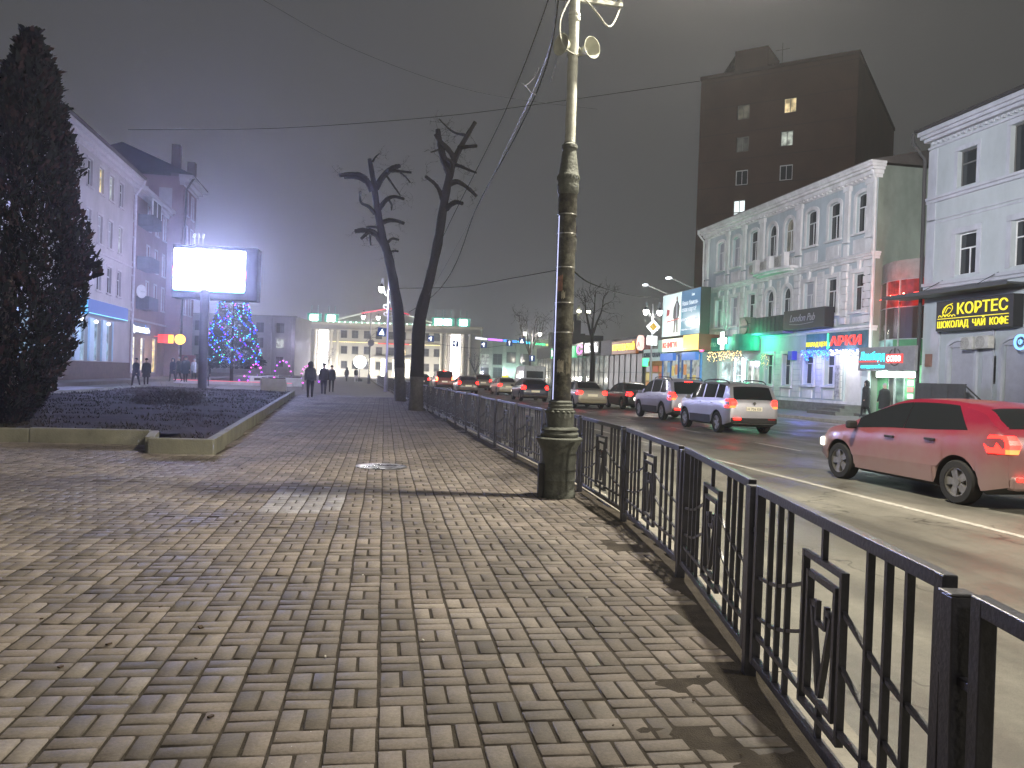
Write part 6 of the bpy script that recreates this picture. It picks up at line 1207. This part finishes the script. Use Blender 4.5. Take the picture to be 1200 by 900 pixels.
    def low_patch(name, s0, s1, k0, k1, m, off=.006, parent=None, sides=(-1, 1), n=10):
        for sd in sides:
            p_ = MB(); kk = k1-k0+1
            for i in range(n+1):
                s = s0+(s1-s0)*i/n
                for k in range(k0, k1+1): x, z = sec(s, k); p_.v.append((sd*(x+off), s, z))
            for i in range(n):
                for j in range(kk-1): a = i*kk+j; p_.f.append((a, a+1, a+kk+1, a+kk)); p_.mi.append(0)
            yield p_.build(name, m, parent or root, smooth=True)
    def top_patch(name, s0, s1, m, wf=.93, off=.008, n=10):
        p_ = MB()
        for i in range(n+1):
            s = s0+(s1-s0)*i/n; w_ = wid(s); tz = cat_interp(top, s); bz = min(bel(s), tz-.025); gh = tz-bz; wr = w_*(.955-(.955-roofw)*min(1, gh/.5))
            ds = .01; g = (cat_interp(top, min(L_, s+ds))-cat_interp(top, max(0, s-ds)))/(2*ds); nn = math.hypot(g, 1)
            for j in range(9):
                u_ = -1+j/4; x = wr*.9*wf*u_; zz = tz-.012*abs(u_)**2-(tz-(bz+gh*.955))*abs(u_)**6*.8; p_.v.append((x, s-g/nn*off, zz+1/nn*off))
        for i in range(n):
            for j in range(8): a = i*9+j; p_.f.append((a, a+1, a+10, a+9)); p_.mi.append(0)
        return p_.build(name, m, root, smooth=True)
    for (s0, s1, sr, sf) in sp['glass']: side_patch('side_window', s0, s1, .10, .93, M_gl, slantr=sr, slantf=sf)
    top_patch('rear_window', sp['rg'][0], sp['rg'][1], M_gl); top_patch('windscreen', sp['ws'][0], sp['ws'][1], M_gl)
    if near:
        for (s0, s1, hy) in sp['doors']:
            for i_, o in enumerate(list(low_patch('door', s0, s1, 3, 6, paint, off=.004, n=16))):
                sd = -1 if i_ == 0 else 1; x, z = sec(hy, 5); h_ = MB(); h_.box((sd*(x+.022), hy, z-.02), (.03, .2, .035)); h_.build('handle', sp.get('hm', paint), o, bevel=.008)
        for o in low_patch('sill_trim', ax[0]+Rw+.12, ax[1]-Rw-.12, 2, 3, sp.get('sillm', paint), off=.008): pass
    # rear lamps, bumper, plate
    tl = sp['tl']; zc_, hh, ww, dd = tl
    def s_of(z):
        for k_ in range(200):
            if cat_interp(top, k_*.005) >= z: return k_*.005
        return 0.
    for sd in (-1, 1):
        o = MB(); rows_ = []
        for q in range(5):
            z = zc_-hh/2+hh*q/4; yb = s_of(z); bz = bel(yb+.05); zb2 = zl+(bz-zl)*.68
            fw = 1. if z < zb2 else 1.-.045*min(1, (z-zb2)/(bz-zb2))
            x1 = wid(yb+.02)*fw; inn = ww*(1-.25*abs(q-2)/2)
            rows_.append([(sd*(x1-inn), yb-.012, z), (sd*(x1-inn*.5), yb-.018, z), (sd*(x1-.02), yb-.012, z), (sd*(x1+.008), yb+.03, z), (sd*(wid(yb+.12)*fw+.012), yb+.12, z), (sd*(wid(dd)*fw+.010), max(dd*(1-.12*abs(q-2)), yb+.14), z)])
        for r0_, r1_ in zip(rows_, rows_[1:]):
            b_ = len(o.v); o.v += r0_+r1_
            for j in range(5): o.f.append((b_+j, b_+j+1, b_+j+7, b_+j+6)); o.mi.append(1 if (near and rows_.index(r0_) == 0 and j < 3) else 0)
        o.build('taillight', [tail or E_tail, emit('tail_lens', (1, .25, .05), 2.5)], root, smooth=True)
    o = MB(); bw = wid(.02); bz_ = zl+.1
    o.box((0, .03, bz_+.10), (bw*1.93, .14, .18)); o.build('bumper', sp.get('bm', paint), root, bevel=.035)
    o = MB(); pz = sp.get('pz', .8); py_ = -.012 if pz > .5 else -.05; o.box((0, py_-.002, pz), (.54, .012, .13)); pl = o.build('number_plate', M_plate, root)
    if near: text(plate, .1, M_black, pl, loc=(-.23, py_-.012, pz-.04), ext=.001, fit=.46)
    if near:
        o = MB(); o.lathe([(.0, 0), (.05, 0), (.05, .012), (.0, .012)], n=16, cap=False); o.v = [(x, -.012-z, y+pz+.18) for x, y, z in o.v]; o.build('badge', M_chrome, root)
        for sd in (-1, 1): o = MB(); o.box((sd*bw*.72, -.045, bz_+.16), (.26, .02, .06)); o.build('reflector', E_tail if sd < 0 else E_dull, root, bevel=.01)
    # headlights, mirrors
    for sd in (-1, 1):
        o = MB(); fz = cat_interp(top, L_-.12)-.1; x = wid(L_-.2); o.box((sd*(x-.13), L_-.2, fz), (.26, .3, .16), rz=-sd*.55); o.build('headlight', E_head, root, bevel=.04)
        o = MB(); ms_ = sp['ws'][0]+.78*(sp['ws'][1]-sp['ws'][0]); x, z = sec(ms_, 6); o.box((sd*(x+.12), ms_, z+.07), (.18, .1, .13)); o.build('mirror', sp.get('mm', paint), root, bevel=.035)
    # wheels
    for a in ax:
        for sd in (-1, 1):
            o = MB(); tw_ = .2; o.lathe([(Rw*.66, -tw_/2), (Rw*.93, -tw_/2), (Rw, -tw_*.36), (Rw, tw_*.36), (Rw*.93, tw_/2), (Rw*.66, tw_/2)], n=28, cap=False)
            o.v = [(z, x, y) for x, y, z in o.v]; wh = o.build('wheel', M_tyre, root, smooth=True); wh.location = (sd*(wid(a)-tw_/2-.015), a, Rw)
            o = MB(); o.lathe([(Rw*.67, -.08), (Rw*.67, .09), (Rw*.6, .09), (Rw*.58, .0), (.0, .0)], n=28, cap=False)
            for k in range(5):
                a_ = 2*PI*k/5; o.prism([(.02, -.035), (Rw*.6, -.06), (Rw*.6, .06), (.02, .035)], (0, 0, .05), (math.cos(a_), math.sin(a_), 0), (-math.sin(a_), math.cos(a_), 0), (0, 0, .03))
            o.lathe([(.06, .05), (.06, .09), (.0, .09)], n=10, cap=False); o.mi = [0]*len(o.f)
            o.v = [(sd*z, x, y) for x, y, z in o.v]; o.build('rim', M_rim, wh)
    for ex in extras: ex(root, dict(wid=wid, top=top, rw=roofw))
    return root
def rails(root, d):
    for sd in (-1, 1):
        o = MB(); x = d['wid'](1.5)*d['rw']*.88; o.tube(smooth_path([(sd*x, .5, cat_interp(d['top'], .5)+.0), (sd*x, .75, cat_interp(d['top'], .75)+.055), (sd*x, 1.5, cat_interp(d['top'], 1.5)+.045), (sd*x, 2.2, cat_interp(d['top'], 2.2)+.04), (sd*x, 2.4, cat_interp(d['top'], 2.4)+.0)]), .02, 6); o.build('roof_rail', M_plast, root, smooth=True)
def taxi(root, d):
    o = MB(); o.box((0, 1.8, cat_interp(d['top'], 1.8)+.08), (.5, .2, .14)); o.build('roof_sign', emit('taxi_sign', (1, .85, .1), 1.2), root, bevel=.03)
def hib(root, d):
    o = MB(); o.box((0, .40, cat_interp(d['top'], .4)+.01), (.3, .05, .035)); o.build('brake_light', E_tail, root)
hatch = dict(L=4.12, W=1.72, R=.31, ax=(.80, 3.37), rw=.70, top=[(0, .50), (.015, .80), (.07, 1.0), (.22, 1.14), (.48, 1.33), (.75, 1.415), (1.15, 1.462), (1.7, 1.475), (2.2, 1.43), (2.75, 1.23), (3.2, 1.0), (3.6, .90), (3.9, .78), (4.07, .62), (4.12, .48)], belt=[(0, 1.04), (.6, 1.02), (1.4, .96), (2.4, .92), (3.2, .88), (4.12, .8)], glass=[(.62, 1.903, .40, .0), (1.909, 2.98, 0, 0)], rg=(.18, .56), ws=(2.32, 3.1), doors=[(1.05, 1.88, 1.28), (1.90, 2.95, 2.12)], tl=(.90, .24, .2, .34), pz=.66, hm=M_plast, mm=M_plast)
suv = dict(L=4.22, W=1.80, R=.34, ax=(.84, 3.42), rw=.80, zl=.24, top=[(0, .55), (.01, .95), (.05, 1.08), (.14, 1.25), (.26, 1.50), (.42, 1.60), (.8, 1.65), (1.5, 1.68), (2.2, 1.655), (2.6, 1.56), (3.1, 1.16), (3.45, 1.08), (3.85, 1.0), (4.12, .82), (4.22, .55)], belt=[(0, 1.10), (.6, 1.09), (2, 1.06), (3.0, 1.03), (4.22, .9)], glass=[(.48, 1.0, .05, .0), (1.08, 1.92, .0, .0), (2.02, 2.92, 0, -.0)], rg=(.065, .28), ws=(2.5, 3.06), doors=[(1.06, 1.92, 1.25), (1.96, 2.9, 2.15)], tl=(.98, .27, .22, .3), pz=.82, bm=M_plast, sillm=M_plast)
suv2 = dict(suv, L=4.60, W=1.86, R=.36, ax=(.95, 3.66), top=[(0, .55), (.01, .98), (.06, 1.1), (.18, 1.3), (.38, 1.58), (.6, 1.69), (1.0, 1.73), (1.8, 1.745), (2.5, 1.70), (2.9, 1.58), (3.4, 1.18), (3.8, 1.10), (4.25, 1.0), (4.5, .82), (4.6, .55)], glass=[(.55, 1.2, .12, .0), (1.28, 2.2, .0, .0), (2.28, 3.2, 0, 0)], rg=(.07, .40), ws=(2.78, 3.36), doors=[(1.26, 2.2, 1.45), (2.24, 3.15, 2.45)], tl=(1.02, .30, .2, .3), belt=[(0, 1.12), (2, 1.08), (3.2, 1.05), (4.6, .92)])
sedan = dict(L=4.45, W=1.73, R=.31, ax=(.95, 3.55), rw=.70, top=[(0, .50), (.015, .82), (.06, .98), (.3, 1.03), (.62, 1.06), (.95, 1.25), (1.3, 1.40), (1.8, 1.46), (2.4, 1.44), (2.75, 1.33), (3.3, 1.0), (3.8, .92), (4.2, .80), (4.4, .62), (4.45, .48)], belt=[(0, .99), (1, .97), (3.2, .91), (4.45, .8)], glass=[(1.02, 1.25, .25, .0), (1.30, 2.05, .0, .0), (2.12, 3.08, 0, 0)], rg=(.66, 1.24), ws=(2.62, 3.22), doors=[(1.25, 2.05, 1.4), (2.09, 3.05, 2.3)], tl=(.86, .2, .26, .25), pz=.72)
mpv = dict(suv2, L=4.7, W=1.8, R=.32, top=[(0, .55), (.01, 1.0), (.05, 1.2), (.12, 1.55), (.3, 1.78), (.7, 1.84), (2.2, 1.84), (2.9, 1.75), (3.5, 1.3), (4.0, 1.08), (4.4, .95), (4.65, .75), (4.7, .55)], rg=(.05, .24), ws=(2.95, 3.5), ax=(.9, 3.75), tl=(1.05, .4, .16, .15), rw=.86)
def paint(nm, col, dz=.5, d=(.24, .20, .15), metal=.35, rough=.35): return mat(nm, col, rough, metal=metal, var=.10, scale=2, dirt=d, dirtz=dz, clear=.5)
car('red_hatchback', 'dusty red five-door hatchback driving past on the road', (9.36, 9.18), paint('paint_red', (.20, .008, .028), .92, (.26, .175, .165), .0), hatch, rz=R(.8), near=True, group=None, extras=(hib,), plate='М 417 ОА').scale = (1.06, 1.08, 1.02)
car('silver_suv', 'silver compact SUV with roof rails, last in the queue', (12.35, 23.4), paint('paint_silver', (.46, .46, .52), .42, metal=.5), suv, rz=R(0), near=True, extras=(rails,), plate='Н 726 ЕВ')
car('grey_suv', 'muddy silver-grey SUV in front of the compact SUV', (13.2, 30.2), paint('paint_grey', (.34, .34, .42), .62, (.26, .21, .15), metal=.4), suv2, near=True, extras=(hib, rails), plate='К 159 ММ')
car('silver_sedan', 'muddy silver sedan just right of the postered pole', (12.15, 40.5), paint('paint_beige', (.36, .34, .30), .62, (.36, .31, .2)), sedan)
car('black_sedan', 'black sedan half hidden behind the grey SUV', (14.9, 40.5), paint('paint_black', (.02, .02, .022), .2), sedan)
car('dark_wagon', 'dark blue hatchback with a lit number plate left of the pole', (11.1, 49.6), paint('paint_navy', (.03, .035, .07), .4), dict(hatch, W=1.78))
car('taxi_sedan', 'pale sedan with a yellow roof sign in the queue', (11.7, 62), paint('paint_cream', (.45, .42, .36), .5, (.4, .32, .2)), sedan, extras=(taxi,))
car('brown_hatchback', 'brown hatchback in the near lane by the railing', (8.9, 65), paint('paint_brown', (.12, .09, .08), .4), dict(hatch, W=1.75))
car('beige_hatchback', 'beige estate ahead of the brown hatchback', (12.3, 79), paint('paint_sand', (.30, .26, .2), .5), dict(suv))
car('red_minivan', 'dark red minivan with bright brake lights right of the pruned trees', (8.1, 76), paint('paint_dkred', (.20, .03, .02), .4), mpv, extras=(hib,), tail=emit('tail_hot', (1, .12, .04), 12))
car('distant_car', 'car with red lights just beside the right tree trunk', (6.9, 88), paint('paint_black', (.02, .02, .022)), hatch)
# white van
def van(label, loc, rz=0):
    o = thing('white_van', label, 'van', (loc[0], loc[1], -.12), rz, 'vehicles queueing on the road'); mb = MB(); Wm = mat('van_white', (.6, .6, .62), .4, dirt=(.3, .27, .22), dirtz=.7)
    prof = [(0, .45), (5.3, .45), (5.45, .7), (5.4, 1.15), (4.7, 1.4), (4.1, 2.35), (3.6, 2.55), (.1, 2.6), (0, 2.5)]
    mb.prism([(a, b) for a, b in prof], (-1., 0, 0), (0, 1, 0), (0, 0, 1), (2., 0, 0)); mb.build('body', Wm, o, bevel=.12)
    mb = MB(); mb.bb(-.8, .8, -.02, 0.05, 1.45, 2.1); mb.build('rear_window', M_gl, o)
    for sd in (-1, 1):
        mb = MB()
        for a, b in ((.4, 1.3), (1.5, 2.5), (2.7, 3.5)): mb.bb(sd*1.0, sd*1.012, a, b, 1.45, 2.1)
        mb.build('side_window', M_gl, o); mb = MB(); mb.box((sd*.92, -.01, 1.1), (.12, .05, .4)); mb.build('taillight', E_dull, o)
        for a in (1.0, 4.3):
            mb = MB(); mb.lathe([(.2, -.1), (.34, -.1), (.36, -.06), (.36, .06), (.34, .1), (.2, .1), (.0, .08)], n=20, cap=False); mb.v = [(z, x, y) for x, y, z in mb.v]; wq = mb.build('wheel', M_tyre, o, smooth=True); wq.location = (sd*.9, a, .36)
    mb = MB(); mb.bb(-.95, .95, -.1, -.001, .4, .62); mb.build('bumper', M_plast, o)
van('white high-roofed van beyond the dark blue hatchback', (16.2, 73))
# ================================================================ people
def person(label, loc, rz, coat, legs, hood=True, hat=None, h=1.74, stride=.22, bag=False, coatlen=.9, arms=(0, 0), group=None, skin=(.45, .3, .24), backpack=False, build=1.):
    root = thing('person', label, 'person', loc, rz, group); k = h/1.74
    J = [((0, 0, .98), .135), ((0, 0, 1.12), .135), ((0, .01, 1.30), .155), ((0, 0, 1.44), .12), ((0, 0, 1.52), .055), ((0, .015, 1.60), .075), ((0, .01, 1.68), .098), ((0, 0, 1.75), .06)]
    E_ = [(i, i+1) for i in range(7)]
    def limb(par, P):
        p0 = par
        for c, r_ in P: J.append((c, r_)); E_.append((p0, len(J)-1)); p0 = len(J)-1
    for sd in (-1, 1):
        a = stride*sd; limb(0, [((sd*.09, a*.15, .88), .10), ((sd*.10, a*.55+.03, .50), .062), ((sd*.10, a*1.0-.02, .10), .042), ((sd*.105, a*1.0+.10, .045), .035)])
        aw = arms[0 if sd < 0 else 1]; limb(3, [((sd*.17, 0, 1.41), .065), ((sd*.235, -a*.25+aw*.06, 1.14), .052), ((sd*.235, -a*.5+.06+aw*.2, .90+aw*.15), .038), ((sd*.225, -a*.55+.10+aw*.25, .81+aw*.18), .030)])
    me = bpy.data.meshes.new('person_body'); me.from_pydata([tuple(c*k for c in j[0]) for j in J], E_, []); o = bpy.data.objects.new('body', me); COL.objects.link(o)
    md = o.modifiers.new('skin', 'SKIN'); 
    for i, j in enumerate(J): me.skin_vertices[0].data[i].radius = (j[1]*k*build, j[1]*k*build*(.8 if i < 4 else 1))
    me.skin_vertices[0].data[0].use_root = True; md.use_smooth_shade = True; sb_ = o.modifiers.new('s', 'SUBSURF'); sb_.levels = 1; sb_.render_levels = 2
    bpy.context.view_layer.update(); dg = bpy.context.evaluated_depsgraph_get(); m2 = bpy.data.meshes.new_from_object(o.evaluated_get(dg)); bpy.data.objects.remove(o)
    m2.materials.clear()
    for m_ in (legs, coat, mat('skin', skin, .6), M_black): m2.materials.append(m_)
    for p_ in m2.polygons:
        z = p_.center.z/k; x = abs(p_.center.x)/k
        p_.material_index = 2 if z > 1.50 or (z < .86 and x > .19 and z > .6) else (1 if (z > .9 or x > .17) else (3 if z < .09 else 0)); p_.use_smooth = True
    o = bpy.data.objects.new('body', m2); COL.objects.link(o); o.parent = root
    # coat: flared shell around the trunk
    mb = MB(); n_ = 20; zb = coatlen; prof = [(zb, .235), (zb+.03, .23), (1.05, .205), (1.2, .205), (1.34, .215), (1.44, .185), (1.49, .11), (1.52, .075)]; prof = [p for p in prof if p[0] >= zb]
    for z, r_ in prof:
        for j in range(n_): a_ = 2*PI*j/n_; w_ = 1+.04*math.sin(a_*5+z*9); mb.v.append((r_*k*build*w_*math.cos(a_), (r_*.74)*k*build*w_*math.sin(a_)+.005, z*k))
    for i in range(len(prof)-1):
        for j in range(n_): mb.f.append((i*n_+j, i*n_+(j+1) % n_, (i+1)*n_+(j+1) % n_, (i+1)*n_+j)); mb.mi.append(0)
    mb.build('coat', coat, root, smooth=True)
    mb = MB()
    if hood: mb.lathe([(.10, 1.45), (.135, 1.52), (.14, 1.60), (.135, 1.68), (.11, 1.75), (.06, 1.795), (.0, 1.81)], c=(0, -.02, 0), n=16, cap=False); mb.v = [(x*k, y*k, z*k) for x, y, z in mb.v]; mb.f = [f for f in mb.f if not (sum(mb.v[i][1] for i in f)/len(f) > .07*k and 1.54*k < sum(mb.v[i][2] for i in f)/len(f) < 1.7*k)]; mb.mi = [0]*len(mb.f); mb.build('hood', coat, root, smooth=True)
    else: mb.lathe([(.086, 1.66), (.09, 1.69), (.084, 1.735), (.06, 1.775), (.0, 1.79)], c=(0, 0, 0), n=16, cap=False); mb.v = [(x*k, y*k, z*k) for x, y, z in mb.v]; mb.build('hat', hat or coat, root, smooth=True)
    if backpack: mb = MB(); mb.box((0, -.22*k, 1.22*k), (.32, .16, .42)); mb.build('backpack', mat('backpack_grey', (.07, .08, .09), .8), root, bevel=.05)
    if bag:
        bg_ = thing('bag', bag[0], 'bag', (loc[0], loc[1], loc[2]), rz); mb = MB(); mb.prism([(-.14, 0), (.14, 0), (.17, .26), (-.17, .26)], (bag[1]*.29, -.1, .42), (.0, 1, 0), (0, 0, 1), (.09*bag[1], 0, 0)); mb.build('bag_body', bag[2], bg_, bevel=.02); mb = MB(); mb.tube([(bag[1]*.3, -.12, .67), (bag[1]*.27, -.02, .80), (bag[1]*.3, .1, .67)], .008, 5); mb.build('handle', bag[2], bg_)
    return root
def cl(n, c): return mat('cloth_'+n, c, .9, var=.3, scale=6)
def at_(px_, py_, z=0.): c = atZ(px_, py_, z); return (c[0], c[1], z)
dk = cl('black', (.018, .018, .022)); gy = cl('grey', (.06, .065, .08)); nv = cl('navy', (.03, .035, .06)); lg = cl('trousers', (.015, .015, .02)); pale = cl('pale', (.4, .4, .45))
W_ = 'people walking away along the pavement'
person('person in a grey padded coat with backpack walking away', at_(363, 466.5), R(4), gy, lg, hood=True, h=1.80, build=1.25, backpack=True, bag=('pale carrier bag held by the person in the grey padded coat', -1, pale))
person('person in a dark jacket in the middle of three walkers', at_(379, 462.5), R(-3), dk, nv, hood=False, h=1.78, stride=-.2, build=1.25, coatlen=.84)
person('slim person in dark clothes, right of three walkers', at_(388, 460), R(0), nv, lg, hood=False, hat=dk, h=1.72, stride=.15, coatlen=.8)
person('person in black standing far off left of the white glow', at_(406, 447.5), R(20), dk, lg, h=1.75, coatlen=.6)
person('person in black with pale trousers by the white glow', at_(417, 448.5), R(-20), dk, pale, hood=False, h=1.75)
P0 = lambda px_, py_: at_(px_, py_, .23)
person('person in a dark blue coat walking left of a pair before the shops', at_(159, 453.5, .02), R(150), nv, lg, hood=False, h=1.7, coatlen=.7, build=1.12)
person('person in a long black coat, right of a pair before the shops', at_(171, 453.5, .02), R(190), dk, lg, hood=False, h=1.72, coatlen=.62, stride=-.2)
person('person at the left of the group near the shop door', P0(202, 447.5), R(160), nv, lg, h=1.62, coatlen=.6)
person('person with a pale scarf in the middle of the group near the shop door', P0(209, 447.5), R(100), gy, lg, hood=False, hat=pale, h=1.72, coatlen=.7, build=1.1)
person('bulky person in a dark teal coat at the right of the group', P0(217, 448), R(200), cl('teal', (.025, .04, .055)), lg, h=1.78, build=1.3, coatlen=.6)
person('person in pale clothing beyond the group by the shops', P0(227, 445), R(180), cl('palecoat', (.25, .28, .33)), nv, hood=False, h=1.7, coatlen=.6)
person('person in black half hidden behind the LED screen post', at_(241.5, 453.5), R(0), dk, lg, h=1.74, coatlen=.7)
hb_ = at_(1014, 489.5); person('person in a long black hooded coat with a handbag on the far sidewalk', hb_, R(75), dk, lg, h=1.82, coatlen=.52, stride=.18, build=1.12, bag=('black handbag held by the hooded person on the far sidewalk', 1, dk))
person('person in black with a pale hat before the pawn shop', (25.35, 35.0, 0), R(0), dk, lg, hood=False, hat=pale, h=1.72, coatlen=.5, build=1.25)
# glowing white ball ornament
c = at_(421, 447); o = thing('glowing_ball', 'round white glowing ornament beside the two far pedestrians', 'light decoration', c); pts = []
for _ in range(160):
    v = Vector([random.gauss(0, 1) for _ in range(3)]).normalized()*.75; pts.append((v.x, v.y, v.z+2.6))
mb = MB(); mb.bb(-.4, .4, -.4, .4, 0, .3); mb.tube([(0, 0, .3), (0, 0, 3.)], .06, 6); mb.build('stand', M_post, o); bulbs(o, pts, [emit('bulb_icewhite', (.85, .93, 1), 14)], .09)
# ================================================================ light
lamp('overhead_lamp_light', (PX+1.75, PY-.25, 8.5), 6500, (1., .92, .75), rad=.2)
def plain_lamp(label, loc, rz, H=9, power=3000, col=(1, .91, .74), st=40, reach=2.2):
    o = thing('street_lamp', label, 'street lamp', loc, rz); mb = MB(); mb.lathe([(.14, 0), (.12, .4), (.10, .5), (.06, H-.3)], n=12); mb.tube(smooth_path([(0, 0, H-.4), (0, -.4, H+.1), (0, -reach, H+.3)]), .035, 8); mb.build('post', M_post, o, smooth=True)
    mb = MB(); mb.box((0, -reach-.3, H+.3), (.26, .7, .11)); mb.build('lamp_head', M_post, o, bevel=.03); mb = MB(); mb.box((0, -reach-.3, H+.235), (.18, .5, .02)); mb.build('lamp_glass', emit('lamp_warm', (1, .93, .7), 60), o)
    l = lamp('lamp_light', (0, -reach-.3, H+.1), power, col, rad=.9); l.parent = o; return o
plain_lamp('tall roadside lamp on the far sidewalk near the camera', (21.8, -3, 0), R(-90), power=13000)
plain_lamp('tall roadside lamp on the far sidewalk before the pale blue house', (21.9, 29.5, 0), R(-90), power=0, H=9) if False else None
plain_lamp('tall lamp on the pavement behind the camera', (1.2, -8.5, 0), R(-90), power=2000, H=9)
lamp('facade_fill_spot', (PX+1.8, PY-.2, 8.6), 62000, (.95, .96, 1), rad=.25, spot=52, aim=(BX, 43, 9.5), blend=.9)  # added spot, aimed to brighten the houses across the road
lamp('plaza_fill_light', (-9.5, 66, 8.6), 3000, (.74, .70, 1), rad=.4)  # added lamp without a fitting, brightens the left-hand block
def deco(nm, loc, p_, c_, r_=.1): return lamp(nm, loc, p_, c_, rad=r_)
deco('cross_light', wl(bL, bR, 5.6, -1.3, 4.5), 300, (.1, 1, .45)); deco('pharmacy_window_light', wl(bL, bR, 4.2, -1.4, 2.2), 90, (1, .95, .8)); deco('green_canopy_light', wl(bL, bR, 10.4, -1.2, 4.4), 280, (.05, 1, .4))
deco('blue_light', wl(bL, bR, 16.4, -1.1, 3.3), 230, (.2, .22, 1)); deco('door_light', wl(bL, bR, 19.5, -.75, 3.2), 110, (1, .95, .92)); deco('bar_glow', wl(aL, aR, 1.9, -1.0, 2.2), 260, (.7, 1, .85)); deco('annex_red', wl(aL, aR, 2.2, -1.1, 6.2), 160, (1, .05, .03))
deco('kiosk_light', (23.9, 62, 4.2), 160, (1, .95, .85)); deco('flood_light', (22.8, 62.9, 9.4), 60, (.85, .95, 1))
for x_, v_ in ((7.5, 4000), (27, 4000), (16, 3000)):
    c = wl(gL, gR, x_, -6, 1.2); deco('facade_floodlight', c, v_*.75, (1, .95, .86), .4)
deco('wing_uplight', wl(wL, gR, 8, -5, 1), 1500, (.7, 1, .9), .4); deco('wing_uplight', wl(wL, gR, 22, -5, 1), 1800, (.75, 1, .6), .4)
deco('square_glow', (-9, 118, 5), 2500, (.75, .7, 1), .5)
for x_, y_, p_ in ((-75, 250, 70000), (0, 215, 90000), (60, 240, 40000), (-25, 215, 60000)): deco('hidden_glow_lamp', (x_, y_, 5), p_, (.9, .92, 1), .5)  # added lamps hidden behind buildings, for glow above the horizon
for px_, c_ in ((565, (.8, .8, 1)), (591, (.6, 1, .95)), (606, (.6, 1, .9))):
    u, v = onwall(wL, gR, px_, 436)
    o = thing('wall_uplight', {565: 'pale uplight low on the long pale building, nearest the lit portal', 591: 'cyan uplight between windows of the long pale building', 606: 'cyan uplight right of centre on the long pale building'}[px_], 'wall light', wl(wL, gR, u, -.5, 1.6), gR); mb = MB(); mb.box((0, 0, 0), (.7, .25, .3)); mb.build('housing', emit('uplight_%d' % px_, c_, 8), o); deco('uplight', wl(wL, gR, u, -1., 2.2), 260, c_)
deco('shop_spill', (-17.2, 77, 2.4), 140, (1, .9, .6)); deco('bank_glow', (-17.0, 58.5, 4.0), 130, (.4, .6, 1))
